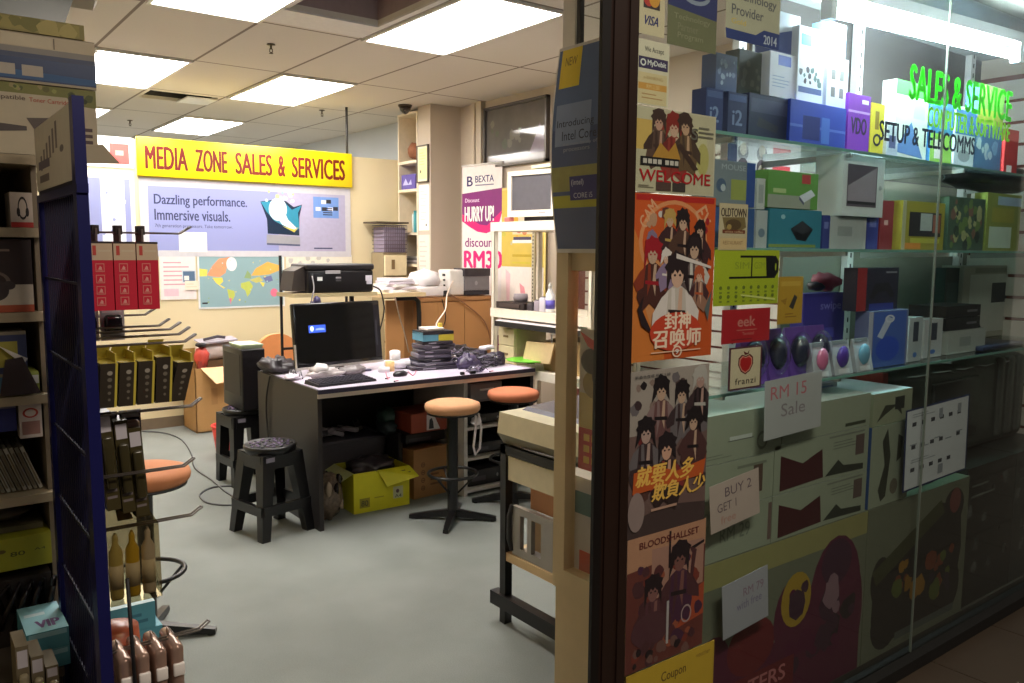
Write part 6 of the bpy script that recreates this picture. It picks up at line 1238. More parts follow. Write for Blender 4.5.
# lettering on the glass
lg = vinyl((60, 220, 40)); ly = vinyl((150, 220, 40)); lr = mat((200, 60, 50)); lw = mat((196, 214, 226)); lb = mat((40, 46, 80))
def letter(label, s, x0, x1, z0, z1, m, bold=.015):
    mb = MB(); f = Face(mb, (x0, YP-.0015, z0), (1, 0, 0), (0, 0, 1), x1-x0, z1-z0); f.text(s, 0, 0, 1, 1, m, bold)
    f.k += 2; vs, fs, _ = text_mesh(s, bold, 1.0); return one(mb, 'window_lettering', label, 'lettering', 'lettering on the shop glass')
letter('upper green SALES & SERVICE line on the glass under the tube', 'SALES & SERVICE', 2.69, 3.45, 2.0, 2.11, lg, .03)
letter('green and red line of letters below the SALES line', 'COMPUTER & SOFTWARE', 2.82, 3.45, 1.925, 1.99, ly, .03)
letter('dark lowest line of letters on the glass above the upper shelf', 'SETUP & TELECOMMS', 2.52, 3.17, 1.855, 1.915, lb, .03)

# ---------- goods on the shelves: (label, x0,x1,ytop,ybottom in the photo, front depth Y, shelf height, colour, drawing)
def goods(name, label, px, Y, z0, c, art=None, d=.16, cat='box', group=None, side=None, top=None, z1=None, x0=None):
    d = d if d == .10 else min(d, .05)
    a, b, zt, zb = spanY(Y, *px)
    if x0 is not None: a = x0
    return printed_box(name, label, cat, a, b, Y, Y+d, (z0 if z0 is not None else zb)+.001, z1 or zt, mat(c, var=.08), art, side, top, group)
dbl = (40, 56, 110); 
def i2(f): f.text('i2', .25, .25, .75, .6, mat((120, 140, 180)), .03); f.rect(.05, .8, .95, .95, mat((70, 90, 140)))
def ztop(px, Y): return spanY(Y, *px)[2]
# upper shelf
goods('drive_box', 'navy box marked i2 nearest the partner sign on the upper shelf', (706, 723, 87, 126), 1.50, S1, dbl, i2, .14)
goods('drive_box', 'second navy box marked i2 on the upper shelf', (728, 747, 91, 126), 1.50, S1, (48, 60, 100), i2, .14)
zb_ = ztop((728, 747, 91, 126), 1.50)
goods('drive_box', 'tall bluish box with white print above the navy i2 boxes', (716, 737, 52, 90), 1.51, zb_, (66, 86, 130), lambda f: f.blots(.1, .2, .9, .9, 14, [mat((120, 140, 180)), mat((150, 170, 200))], .04, .1, 3), .13)
goods('drive_box', 'dark grey-green box right of the tall bluish box', (739, 769, 48, 92), 1.55, zb_+.004, (64, 76, 72), lambda f: f.blots(.1, .2, .9, .8, 10, [mat((90, 100, 90))], .05, .1, 4), .12)
goods('cable_box', 'long dark blue box lying under the white router boxes', (749, 789, 92, 128), 1.51, S1, (34, 42, 74), lambda f: (f.rect(.05, .6, .95, .9, mat((60, 66, 96))), f.poly([(.2, .3), (.7, .2), (.75, .35), (.25, .5)], mat((50, 50, 64)))), .14)
goods('blue_box', 'bright blue box at the right end of the navy row on the upper shelf', (790, 846, 98, 142), 1.50, S1, (38, 66, 170), lambda f: (f.rect(.0, .4, 1, .46, mat((84, 110, 200))), f.rect(.22, .15, .52, .68, mat((30, 44, 120))), f.rect(.55, .1, .7, .7, mat((70, 110, 200)))), .16)
zb2 = ztop((790, 846, 98, 142), 1.50)+.002
mb_top = zb2
goods('router_box', 'white box with a blue patch, left one of the white router boxes', (770, 796, 50, 92), 1.52, zb2-.001, (206, 214, 226), lambda f: (f.rect(.3, .72, .8, .95, mat((60, 90, 180))), f.lines(.1, .2, .8, .5, 4, mat((150, 170, 200)), .3)), .14)
goods('router_box', 'tall white router box in the middle with a blue stripe', (798, 824, 24, 98), 1.515, zb2-.001, (214, 224, 232), lambda f: (f.rect(.05, .12, .95, .20, mat((60, 84, 140))), f.blots(.1, .25, .9, .45, 12, [mat((80, 110, 110)), mat((60, 60, 70))], .03, .08, 2), f.rect(.1, .75, .5, .9, mat((60, 160, 190)))), .14)
goods('router_box', 'white box with four small pictures, right one of the white router boxes', (827, 848, 55, 104), 1.512, zb2-.001, (206, 218, 230), lambda f: [f.rect(.2+.4*(k % 2), .2+.35*(k//2), .4+.4*(k % 2), .4+.35*(k//2), mat((110, 110, 110))) for k in range(4)], .14)
goods('router_box', 'blue and white box behind and above the white router boxes', (770, 800, 8, 50), 1.54, ztop((770, 796, 50, 92), 1.52)+.002, (70, 90, 150), lambda f: (f.poly([(0, .4), (1, .7), (1, 1), (0, 1)], mat((190, 206, 224))),), .12)
goods('router_box', 'light blue box with a white top right above the picture box', (826, 846, 20, 55), 1.53, ztop((827, 848, 55, 104), 1.512)+.002, (110, 160, 206), lambda f: f.rect(0, .6, 1, 1, mat((210, 226, 236))), .12)
goods('purple_box', 'bright purple box with a dark device on the upper shelf', (848, 870, 92, 147), 1.50, S1, (124, 50, 176), lambda f: (f.text('VDO', .15, .32, .85, .6, mat((40, 30, 60)), .03), f.rect(.0, .68, 1, .72, mat((190, 150, 220))), f.rect(.6, .85, .9, .92, WHITE)), .15)
goods('yellow_box', 'narrow yellow box right of the purple box', (871, 884, 102, 148), 1.50, S1, (224, 210, 60), lambda f: (f.ring(.5, .3, .3, .12, .4, INK), f.rect(.3, .5, .6, .85, mat((150, 130, 50)))), .15)
goods('ink_bottle_box', 'small white and blue box right of the narrow yellow box', (887, 898, 125, 150), 1.50, S1, (190, 200, 220), lambda f: f.rect(.2, .3, .8, .7, mat((90, 100, 150))), .14)
goods('router_box', 'tall white box with a green top near the green letters', (895, 928, 78, 155), 1.515, S1, (214, 226, 220), lambda f: (f.rect(0, .82, 1, 1, mat((80, 190, 90))), f.poly([(.0, .1), (.9, .05), (.5, .5)], mat((90, 130, 190))), f.rect(.55, .55, .9, .75, mat((190, 210, 206)))), .17)
goods('router_box', 'light blue box with a green corner, second of the tall boxes', (931, 953, 100, 158), 1.51, S1, (70, 140, 196), lambda f: (f.rect(0, 0, 1, .5, mat((150, 206, 90))), f.rect(.2, .1, .5, .4, WHITE)), .16)
goods('router_box', 'pale box with a blue band in front of the tall box row', (955, 975, 105, 162), 1.505, S1, (196, 210, 222), lambda f: (f.rect(0, .55, 1, .95, mat((60, 120, 180))), f.ell(.5, .2, .3, .1, mat((150, 160, 170)))), .16)
goods('router_box', 'large blue box with a green roof, last of the tall boxes', (977, 1003, 82, 165), 1.515, S1, (70, 110, 150), lambda f: (f.rect(0, .72, 1, 1, mat((120, 190, 80))), f.rect(.0, .55, 1, .72, mat((160, 180, 60))), f.blots(.1, .1, .9, .5, 10, [mat((110, 150, 180)), mat((170, 190, 200))], .05, .15, 6)), .17)
goods('red_box', 'red box at the far right end of the upper shelf', (1005, 1018, 128, 170), 1.505, S1, (180, 44, 44), lambda f: f.rect(.2, 0, .6, .2, WHITE), .15)
# middle shelf
mg = (120, 134, 130)
z_a = ztop((705, 755, 203, 250), 1.50)
goods('blue_box', 'blue box under the grey mouse box on the middle shelf', (706, 754, 206, 250), 1.50, S2, (50, 84, 140), lambda f: (f.rect(.55, .1, .85, .9, mat((120, 150, 190))), f.ell(.7, .35, .1, .15, WHITE)), .16)
goods('mouse_box', 'grey box with a blue side, topmost at the left of the middle shelf', (706, 755, 158, 206), 1.498, ztop((706, 754, 206, 250), 1.50)+.002, (120, 132, 140), lambda f: (f.rect(.82, 0, 1, 1, mat((40, 70, 140))), f.rect(.5, .15, .82, .6, mat((150, 160, 80))), f.ell(.3, .45, .1, .15, mat((70, 90, 120))), f.ell(.34, .4, .05, .08, mat((180, 190, 200))), f.text('MOUSE', .3, .8, .8, .92, mat((170, 180, 186)))), .16)
goods('slim_box', 'slim white box between the blue and the teal boxes', (756, 767, 210, 250), 1.50, S2, (176, 186, 190), lambda f: f.ell(.5, .4, .3, .12, mat((110, 130, 150))), .15)
goods('teal_box', 'teal box with a black device picture on the middle shelf', (769, 821, 208, 250), 1.495, S2, (44, 120, 140), lambda f: (f.poly([(.40, .50), (.62, .72), (.84, .50), (.70, .18), (.52, .22)], mat((26, 28, 34), rough=.3)), f.poly([(.42, .50), (.62, .70), (.82, .50), (.62, .36)], mat((44, 46, 54))), f.rect(.0, .02, .9, .1, mat((120, 140, 60))), f.ell(.25, .8, .04, .06, mat((150, 190, 200)))), .17)
z_t = ztop((769, 821, 208, 250), 1.495)+.002
goods('slim_box', 'slim white box standing left of the green box', (757, 765, 178, 208), 1.50, ztop((756, 767, 210, 250), 1.50)+.002, (190, 198, 196), lambda f: f.rect(.2, .2, .8, .8, mat((160, 170, 170))), .12)
goods('green_box', 'green box with a white adapter picture on top of the teal box', (768, 818, 169, 207), 1.497, z_t, (96, 150, 66), lambda f: (f.rect(0, 0, .85, .35, mat((150, 156, 140))), f.rect(.66, .70, .84, .95, mat((180, 60, 60))), f.poly([(.62, .35), (.86, .55), (.95, .40), (.72, .18)], mat((206, 210, 220))), f.poly([(.62, .35), (.72, .18), (.72, .1), (.62, .25)], mat((80, 84, 110))), f.rect(.10, .40, .35, .52, mat((170, 190, 130)))), .16)
goods('white_box', 'white and grey box with a blue side right of the teal box', (830, 866, 216, 250), 1.50, S2, (190, 196, 192), lambda f: (f.poly([(.0, .0), (.9, .0), (1, .5), (.9, 1), (0, 1)], mat((176, 184, 182))), f.rect(.2, .4, .6, .7, mat((150, 160, 158)))), .16)
goods('blue_box', 'narrow dark blue box between the teal box and the white-grey box', (822.5, 829.5, 215, 250), 1.50, S2, (50, 60, 130), lambda f: f.rect(.2, .6, .8, .8, mat((110, 120, 180))), .16)
goods('blue_box', 'blue box left of the red book on the middle shelf', (867, 878, 212, 250), 1.505, S2, (54, 66, 150), lambda f: f.rect(.2, .6, .8, .8, mat((110, 120, 190))), .16)
goods('red_book', 'dark red box standing right of the blue one', (880, 893, 200, 250), 1.51, S2, (140, 44, 50), lambda f: f.rect(.3, .5, .6, .6, mat((200, 160, 150))), .16)
def mon(f): f.rect(.10, .16, .82, .86, mat((92, 84, 96), rough=.3)); f.poly([(.12, .5), (.80, .84), (.80, .24), (.12, .24)], mat((150, 140, 150))); f.rect(.12, .20, .80, .25, INK); f.ell(.91, .5, .04, .04, mat((160, 170, 170)))
goods('monitor_box', 'large white box with a screen picture, stacked high on the middle shelf', (843, 884, 154, 214), 1.485, ztop((830, 866, 216, 250), 1.50)+.002, (206, 214, 212), mon, .10)
goods('frame_box', 'yellow photo frame box near the glass joint', (902, 944, 200, 253), 1.50, S2, (150, 140, 40), lambda f: (f.rect(.16, .28, .92, .78, mat((34, 30, 34))), f.rect(.42, .40, .70, .76, mat((170, 176, 170))), f.rect(.72, .36, .90, .74, mat((150, 80, 60))), f.rect(.05, .02, .45, .14, mat((210, 130, 40))), f.rect(.2, .14, .9, .24, mat((180, 176, 60))), f.rect(0, 0, .08, 1, mat((170, 166, 130)))), .16)
goods('plant_print_box', 'leafy green and brown print box right of the glass joint', (948, 984, 196, 253), 1.50, S2, (60, 84, 66), lambda f: f.blots(.05, .05, .95, .95, 40, [mat((44, 70, 50)), mat((96, 120, 60)), mat((120, 84, 70)), mat((160, 160, 110)), mat((30, 44, 40))], .03, .09, 5), .16)
goods('software_box', 'yellow green box with a pale square at the right end of the middle shelf', (986, 1020, 192, 254), 1.50, S2, (130, 140, 60), lambda f: (f.rect(.10, .05, .75, .42, mat((190, 206, 186))), f.rect(.3, .8, 1, .95, mat((150, 170, 190))), f.rect(.15, .5, .8, .75, mat((150, 146, 50)))), .16)
mb = MB(); p = onY(992, 180, 1.62); mb.blob(p, (.34, .12, .055), mat((22, 24, 26), rough=.4), 9, .12, 20); one(mb, 'black_bag', 'black soft bag lying over the boxes at the right of the middle shelf', 'bag')
mb = MB(); p0 = onY(728, 140, 1.80); p1 = onY(800, 172, 1.80)
mb.box((p0.x, 1.80, S2+.001), (p1.x, 1.83, p0.z-.01), mat((214, 190, 190))); f = Face(mb, (p0.x, 1.80, S2), (1, 0, 0), (0, 0, 1), p1.x-p0.x, p0.z-.01-S2)
for a in (.2, .45): f.ell(a, .80, .07, .08, mat((90, 60, 70))); f.ell(a, .77, .045, .06, skin)
f.rect(.6, .72, .85, .84, mat((200, 50, 60))); f.rect(.0, .62, .12, 1, mat((44, 34, 80))); one(mb, 'pink_box', 'pale pink box with small faces behind the green box', 'box')
# lower shelf: mice packs, boxes
pl = mat((96, 62, 150), var=.1)
ML = ['purple blister pack with a dark mouse directly right of the apple sign', 'second purple blister pack with a dark mouse', 'third purple blister pack with a dark mouse, before the blue box', 'purple blister pack partly behind the red card']
for k, (xa, xb) in enumerate(((766, 784), (787, 807), (808, 826), (742, 763))):
    a, b, zt, zb = spanY(1.52, xa, xb, 332, 386); t = thing('mouse_pack', ML[k], 'pack', ((a+b)/2, 1.52, S3), 'purple mouse packs on the lower shelf')
    mb = MB(); mb.hexa([(a, 1.50, S3+.001), (b, 1.50, S3+.001), (b, 1.56, S3+.001), (a, 1.56, S3+.001)], [(a, 1.535, 1.265), (b, 1.535, 1.265), (b, 1.54, 1.265), (a, 1.54, 1.265)], pl); mb.build('card', t)
    c = (a+b)/2; mb = MB(); mb.blob((c, 1.512, S3+.085), ((b-a)*.34, .03, .05), mat((40, 40, 60), rough=.15, coat=.6), k, .03, 16); mb.build('mouse', t)
    mb = MB(); mb.blob((c, 1.506, S3+.083), ((b-a)*.44, .032, .065), pane_glass('blister_%d' % k, (.93, .93, .98), .03, (.8, .8, .9), 1.5), k, .02, 14); mb.build('bubble', t)
goods('headphone_box', 'violet blue box behind the mouse packs on the lower shelf', (803, 844, 294, 345), 1.62, None, (60, 54, 150), lambda f: (f.text('swipe', .4, .62, .9, .82, mat((130, 130, 210)), .01), f.rect(.35, .1, .75, .3, mat((84, 84, 190)))), .14, z1=None)
mb = MB(); a, b, zt, zb = spanY(1.62, 803, 844, 294, 345); mb.box((a, 1.62, S3+.001), (b+.02, 1.78, zb), mat((70, 56, 100))); one(mb, 'purple_carton', 'purple carton carrying the violet blue box', 'box')
mb = MB(); p = onY(822, 285, 1.7); mb.blob((p.x, 1.69, zt+.035), (.06, .045, .034), mat((140, 30, 60)), 3, .2); mb.blob((p.x-.05, 1.69, zt+.02), (.03, .03, .018), mat((40, 30, 40)), 4, .1); one(mb, 'pink_headset', 'dark pink headset on top of the violet blue box', 'headset')
SL = ['white pack with a pink mouse on the shelf edge', 'white pack with a violet mouse on the shelf edge', 'white pack with a pale blue mouse on the shelf edge']
for k, (xa, xb, mc) in enumerate(((814, 831, (214, 120, 160)), (834, 852, (90, 66, 160)), (856, 872, (120, 176, 206)))):
    a, b, zt, zb = spanY(1.475, xa, xb, 330, 378); t = thing('mouse_pack', SL[k], 'pack', ((a+b)/2, 1.48, S3), 'white mouse packs on the lower shelf')
    mb = MB(); mb.hexa([(a, 1.467, S3+.001), (b, 1.467, S3+.001), (b, 1.50, S3+.001), (a, 1.50, S3+.001)], [(a, 1.492, 1.215), (b, 1.492, 1.215), (b, 1.497, 1.215), (a, 1.497, 1.215)], mat((170, 172, 178))); f = Face(mb, (a, 1.467, S3+.001), (1, 0, 0), (0, .025, .114), b-a, .115, .001); f.rect(.1, .86, .9, .97, mat((120, 124, 130))); f.rect(.2, .03, .8, .16, mat((206, 208, 212))); mb.build('card', t)
    c = (a+b)/2; mb = MB(); mb.blob((c, 1.474, S3+.058), ((b-a)*.30, .012, .036), mat(mc, rough=.15, coat=.6), k, .03, 16); mb.build('mouse', t)
goods('mouse_box', 'blue and white box with a round blue print on the lower shelf', (868, 907, 312, 368), 1.49, S3, (110, 120, 160), lambda f: (f.rect(.12, .0, .95, .98, mat((70, 100, 180))), f.ell(.5, .32, .3, .22, mat((50, 80, 190))), f.poly([(.22, .55), (.45, .9), (.6, .85), (.35, .5)], mat((190, 200, 220))), f.ring(.52, .85, .12, .07, .4, mat((210, 216, 230))), f.rect(0, 0, .1, 1, mat((176, 180, 196)))), .16)
goods('gamepad_box', 'red and dark box with a game controller picture above the blue box', (857, 898, 268, 311), 1.50, ztop((868, 907, 312, 368), 1.49)+.002, (40, 36, 56), lambda f: (f.rect(0, 0, .22, 1, mat((150, 40, 44))), f.poly([(.3, .3), (.42, .62), (.75, .66), (.92, .34), (.82, .28), (.7, .45), (.5, .42), (.4, .26)], mat((30, 28, 36))), f.rect(.3, .0, .9, .16, mat((50, 60, 140))), f.rect(.68, .87, .95, .91, mat((130, 130, 140)))), .16)
for k, (px, c, l) in enumerate((((909, 922, 318, 358), (176, 184, 186), 'first small white gadget box right of the blue box'), ((924, 942, 320, 358), (190, 196, 198), 'second small white gadget box beside the glass joint'))):
    goods('gadget_box', l, px, 1.50+.02*k, S3, c, lambda f: (f.rect(.3, .45, .7, .9, mat((60, 66, 80))), f.ell(.5, .15, .15, .06, mat((80, 120, 190)))), .12)
goods('white_carton', 'long white carton under the black boxes on the lower shelf', (948, 985, 332, 352), 1.52, S3, (176, 182, 176), lambda f: f.rect(.3, .3, .6, .7, mat((150, 158, 154))), .18)
zz1 = ztop((948, 985, 332, 352), 1.52)+.002
for k, (dz, l) in enumerate(((.048, 'lower black box stacked on the long white carton'), (.046, 'upper black box stacked on the long white carton'))):
    a, b, zt, zb = spanY(1.53, 946, 980, 306, 332); printed_box('black_box', l, 'box', a, b, 1.53, 1.68, zz1, zz1+dz, mat((28, 28, 32)), lambda f: (f.rect(.6, .4, .9, .6, mat((110, 110, 116))), f.rect(.05, .05, .95, .1, mat((50, 50, 56)))), group='black boxes on the white carton'); zz1 += dz+.002
t = thing('laptop_stand', 'dark small notebook open on the lower shelf at the right', 'laptop', (3.45, 1.56, S3)); a, b, zt, zb = spanY(1.50, 982, 1022, 312, 346)
mb = MB(); mb.rbox((a, 1.49, S3+.001), (b, 1.66, S3+.02), mat((40, 44, 70), rough=.3), .004, 2); mb.build('base', t)
mb = MB(); mb.hexa([(a+.01, 1.65, S3+.02), (b, 1.65, S3+.02), (b, 1.66, S3+.02), (a+.01, 1.66, S3+.02)], [(a+.05, 1.72, S3+.16), (b+.03, 1.72, S3+.16), (b+.03, 1.73, S3+.16), (a+.05, 1.73, S3+.16)], mat((66, 78, 92), rough=.2)); mb.build('lid', t)
goods('keyboard_box', 'big white box with a dark keyboard picture at the right end of the lower shelf', (962, 1060, 266, 340), 1.75, S3, (170, 170, 156), lambda f: (f.rect(.06, .08, .98, .88, mat((200, 202, 196))), f.rect(.26, .48, .98, .76, mat((50, 56, 64))), f.rect(.10, .9, .5, .97, mat((140, 140, 130)))), .1)
goods('teal_carton', 'dark teal carton standing left of the big white keyboard box', (944, 961, 268, 340), 1.77, S3, (40, 66, 66), lambda f: f.rect(.1, .3, .9, .8, mat((54, 84, 84))), .08)
# lower floor of the window: pale cartons, poster cartons
pc = (150, 158, 138); DK = .051
def chart(f): f.poly([(.06, .05), (.06, .78), (.28, .52), (.48, .72), (.50, .10)], mat((70, 30, 34))); f.lines(.60, .62, .92, .82, 3, mat((110, 116, 104)), .3); f.poly([(.52, .1), (.66, .4), (.72, .25), (.95, .18), (.95, .05)], mat((50, 54, 46))); f.rect(.85, .4, .95, .85, mat((96, 80, 76))); f.rect(.55, .9, .95, .94, mat((120, 124, 112)))
def plain(f): f.rect(.35, .42, .62, .50, mat((190, 196, 190))); f.rect(.33, .40, .64, .42, mat((90, 94, 84))); f.lines(.03, .08, .4, .2, 2, mat((120, 126, 110)), .3); f.ring(.75, .3, .07, .2, .3, mat((110, 114, 100)))
def note(f): f.text('RM 29', .30, .35, .70, .65, mat((110, 120, 106))); f.rect(.95, .1, 1, .9, mat((110, 90, 84)))
XA, XB, XC, XD, XE = 1.76, 2.11, 2.66, 2.70, 2.905
RZ = [.62, .765, .905, 1.065]
big = (112, 116, 98)
def bigart(f):
    mg_ = mat((92, 38, 60)); mr = mat((110, 40, 44)); f.rect(0, .86, 1, 1, mat((150, 146, 96))); f.rect(.02, 0, .98, .42, mg_); f.ell(.10, .42, .09, .18, mg_); f.ell(.30, .46, .13, .16, mr); f.ell(.54, .52, .12, .24, mg_); f.ell(.80, .55, .17, .36, mg_); f.ell(.92, .40, .07, .3, mg_)
    f.ell(.55, .62, .09, .16, mat((170, 140, 50))); f.ell(.80, .75, .10, .14, mat((70, 40, 60))); f.blots(.5, .1, .95, .7, 22, [mat((70, 44, 60)), mat((140, 110, 120)), mat((90, 30, 60)), mat((50, 40, 44))], .02, .06, 12); f.rect(0, .05, .55, .30, mr); f.text('STARTERS', .06, .18, .5, .27, mat((190, 120, 120)), .02); f.text('SALE', .12, .06, .45, .15, mat((190, 110, 110)), .02)
def bigart2(f):
    ol_ = mat((70, 72, 50)); dkb = mat((50, 46, 44)); f.poly([(.08, .55), (.70, .88), (.92, .8), (.95, .5), (.88, .10), (.16, .06), (.07, .25)], dkb); f.ell(.14, .50, .09, .16, dkb); f.ell(.84, .82, .11, .13, dkb); f.ell(.82, .25, .13, .2, dkb); f.ell(.2, .2, .13, .17, dkb); f.poly([(.06, .58), (.70, .90), (.74, .80), (.1, .48)], ol_); f.blots(.3, .2, .85, .55, 24, [mat((150, 110, 44)), mat((120, 64, 44)), mat((90, 100, 50)), mat((60, 50, 60))], .02, .06, 14); f.ell(.85, .86, .06, .09, mat((120, 70, 66))); f.rect(.3, .05, .9, .1, mat((90, 96, 90)))
for k, (x0, x1, ar, l) in enumerate(((1.76, 2.66, bigart, 'big carton with magenta print at the bottom of the window'), (2.665, 3.42, bigart2, 'big carton with dark olive print beside the magenta one'))):
    printed_box('big_carton', l, 'carton', x0, x1, 1.46, 1.88, DK, .615, mat(big), ar, group='big printed cartons in the window')
for k, (x0, x1, z0, z1, ar, l) in enumerate((
    (XA, XB-.004, .617, .762, note, 'pale green carton with faint writing, bottom left of the stack'), (XB, XC-.02, .617, .762, chart, 'carton with a dark red star print, lower one'),
    (XA, XB-.004, .764, .903, lambda f: (f.rect(.72, .2, .85, .8, mat((90, 70, 60))), f.rect(.5, .8, .9, .86, mat((120, 126, 110)))), 'pale green carton behind the BUY 2 note'), (XB, XC-.02, .764, .917, chart, 'carton with a dark red star print, upper one'),
    (XA, 2.14, .905, 1.045, plain, 'wide pale carton with a handle slot, top of the left stack'), (2.145, XC-.02, .919, 1.03, lambda f: f.rect(.7, .1, .95, .2, mat((60, 66, 50))), 'pale carton behind the white price note'))):
    printed_box('pale_carton', l, 'carton', x0, x1, 1.462, 1.84, z0, z1, mat(pc, var=.05), ar, top=mat((190, 196, 190)))
printed_box('flat_white_box', 'flat white box with a bluish edge on the pale cartons', 'box', 2.40, 2.66, 1.60, 1.84, 1.031, 1.048, mat((176, 184, 196)), lambda f: f.rect(.1, .2, .9, .5, mat((120, 130, 170))), top=mat((206, 212, 224)))
shoe = lambda f: (f.poly([(.30, .05), (.42, .1), (.50, .6), (.40, .95), (.28, .8), (.36, .5), (.22, .2)], mat((54, 58, 48))), f.poly([(.66, .5), (.78, .55), (.80, .8), (.68, .85)], mat((54, 58, 48))), f.ell(.62, .2, .10, .1, mat((110, 104, 90))))
printed_box('tall_carton', 'tall pale carton with dark shoe-like prints and a blue edge', 'carton', XC, 2.925, 1.462, 1.8, .617, .905, mat(pc, var=.05), shoe, side=mat((50, 80, 130)))
printed_box('tall_carton', 'pale carton with a white top on the tall blue-edged carton', 'carton', XC+.004, 2.925, 1.464, 1.8, .907, 1.02, mat((150, 156, 130)), lambda f: (f.poly([(.1, .1), (.3, .6), (.7, .55), (.75, .2), (.55, .5), (.3, .3)], mat((60, 62, 50))), f.rect(.55, .4, .8, .8, mat((50, 52, 46)))), top=mat((206, 212, 222)))
# wrapped dark case and smaller cartons at the right
t = thing('wrapped_case', 'big dark case wrapped in clear plastic at the right of the window', 'case', (3.70, 1.70, .62))
mb = MB(); mb.rbox((3.02, 1.60, .64), (4.28, 1.84, 1.045), mat((62, 66, 62), rough=.35), .05, 4)
for x in (3.95, 4.05, 4.15): mb.rbox((x, 1.585, .68), (x+.05, 1.62, 1.04), mat((80, 84, 80), rough=.35), .012, 2)
mb.rbox((3.35, 1.585, .72), (3.75, 1.61, .98), mat((50, 52, 50), rough=.4), .01, 2); mb.build('case', t)
mb = MB(); pw = mat((190, 196, 196), rough=.12, coat=.6)  # pale tubes put the highlights along the plastic folds into colour
for k in range(5): rn = random.Random(k+5); x = 3.15+.2*k; mb.tube([(x, 1.600, 1.02), (x+.06, 1.594, 1.012+.01*rn.random()), (x+.14, 1.597, 1.018), (x+.20, 1.600, 1.0)], [.001, .004, .003, .001], pw, 5)
mb.build('crease_highlight', t)
mb = MB(); mb.box((2.97, 1.60, .62), (3.005, 1.84, 1.05), mat((150, 50, 44))); mb.box((2.972, 1.596, .7), (3.0, 1.60, 1.0), mat((180, 80, 70))); one(mb, 'red_folder', 'narrow red folder standing left of the wrapped dark case', 'folder')
for k, (x0, x1, z0, z1, c, l) in enumerate(((3.425, 3.88, DK, .64, (44, 46, 44), 'dark carton with glossy wrap at the bottom right of the window'), (3.885, 4.33, DK, .64, (52, 58, 56), 'dark wrapped carton at the far right corner of the window'))):
    printed_box('dark_carton', l, 'carton', x0, x1, 1.47, 1.88, z0, z1-.002, mat(c, rough=.3), lambda f: (f.blots(.05, .1, .95, .9, 14, [mat((70, 74, 72), rough=.2), mat((34, 36, 36), rough=.3), mat((96, 100, 98), rough=.2)], .02, .07, 17), f.lines(.1, .75, .6, .9, 2, mat((110, 116, 110)), .2)), group='dark wrapped cartons in the window')
mb = MB(); mb.hexa([(2.93, 1.50, .617), (3.2, 1.50, .617), (3.2, 1.62, .617), (2.93, 1.62, .617)], [(2.935, 1.50, .655), (3.2, 1.50, .65), (3.2, 1.59, .65), (2.935, 1.59, .655)], mat((60, 64, 60))); mb.box((2.95, 1.51, .655), (3.06, 1.58, .66), mat((196, 200, 206))); one(mb, 'flat_pack', 'low dark pack with a white sheet under the price list', 'pack')

# ---------- booth end: hanging banner, red poster behind the side glass
t = thing('hanging_banner', 'curved dark blue hanging banner with a yellow NEW patch', 'banner', (1.36, 1.60, 1.50))
mb = MB(); n = 14; yA, yB, zb, zt = 1.640, 1.478, 1.495, 2.005
bx_ = lambda s: 1.385+.028*math.sin(math.pi*s)-.010*(1-s)
def ypt(s, w): return yA+.012*math.sin(math.pi*s*1.0)*(1-w)+(yB-yA)*w
navyb = mat((58, 76, 118), rough=.4, var=.15, scale=4); wht2 = mat((206, 200, 190))
def strip(w0, w1, s0, s1, m, off):
    vs = []; fs = []
    for k in range(n+1):
        s = s0+(s1-s0)*k/n; z = zb+(zt-zb)*s
        for w in (w0, w1): vs.append((2.76-bx_(s)-off-.0, ypt(s, w), z)) if False else vs.append((1.390-.016*math.sin(math.pi*s)-off, ypt(s, w), z))
    for k in range(n): fs.append((2*k, 2*k+2, 2*k+3, 2*k+1))
    mb.add(vs, fs, m, True)
strip(0, 1, 0, 1, wht2, -.0012); strip(0, 1, 0, 1, wht2, 0); mb.build('sheet', t)
mb = MB(); strip(.03, 1, .02, .985, navyb, .0003); strip(.03, 1, .30, .42, mat((150, 146, 84), var=.3, scale=30), .0005); strip(.03, 1, .60, .985, mat((84, 104, 140), var=.1), .0004); strip(.10, .85, .52, .72, mat((128, 144, 174), var=.08), .0005); strip(.10, .55, .80, .985, mat((226, 196, 40)), .0006); strip(.03, 1, .22, .28, mat((170, 166, 50)), .0006); strip(.42, 1, .255, .37, mat((50, 48, 110)), .0008); mb.build('print', t)
mb = MB()
def btext(s, w0, w1, s0, s1, m, bold=.01):
    vs, fs, _ = text_mesh(s, bold, 1.0); out = []
    for x, y in vs:
        w = w0+(w1-w0)*x; q = s0+(s1-s0)*y; out.append((1.390-.016*math.sin(math.pi*q)-.0012, ypt(q, w), zb+(zt-zb)*q))
    mb.add(out, fs, m)
btext('NEW', .20, .46, .905, .945, mat((120, 90, 20)), .02); mb.build('lettering', t); mb = MB(); btext('Introducing', .14, .92, .60, .645, mat((28, 30, 50)), .02); btext('Intel Core', .26, .98, .545, .59, mat((28, 30, 50)), .02); btext('the new family of', .28, 1, .515, .535, mat((150, 156, 176))); btext('processors', .3, .85, .485, .505, mat((150, 156, 176))); mb.build('lettering', t); mb = MB(); btext('(intel)', .46, .72, .32, .355, mat((206, 210, 226)), .02); btext('CORE i5', .5, .9, .265, .29, mat((190, 196, 216)), .01); mb.build('lettering', t)
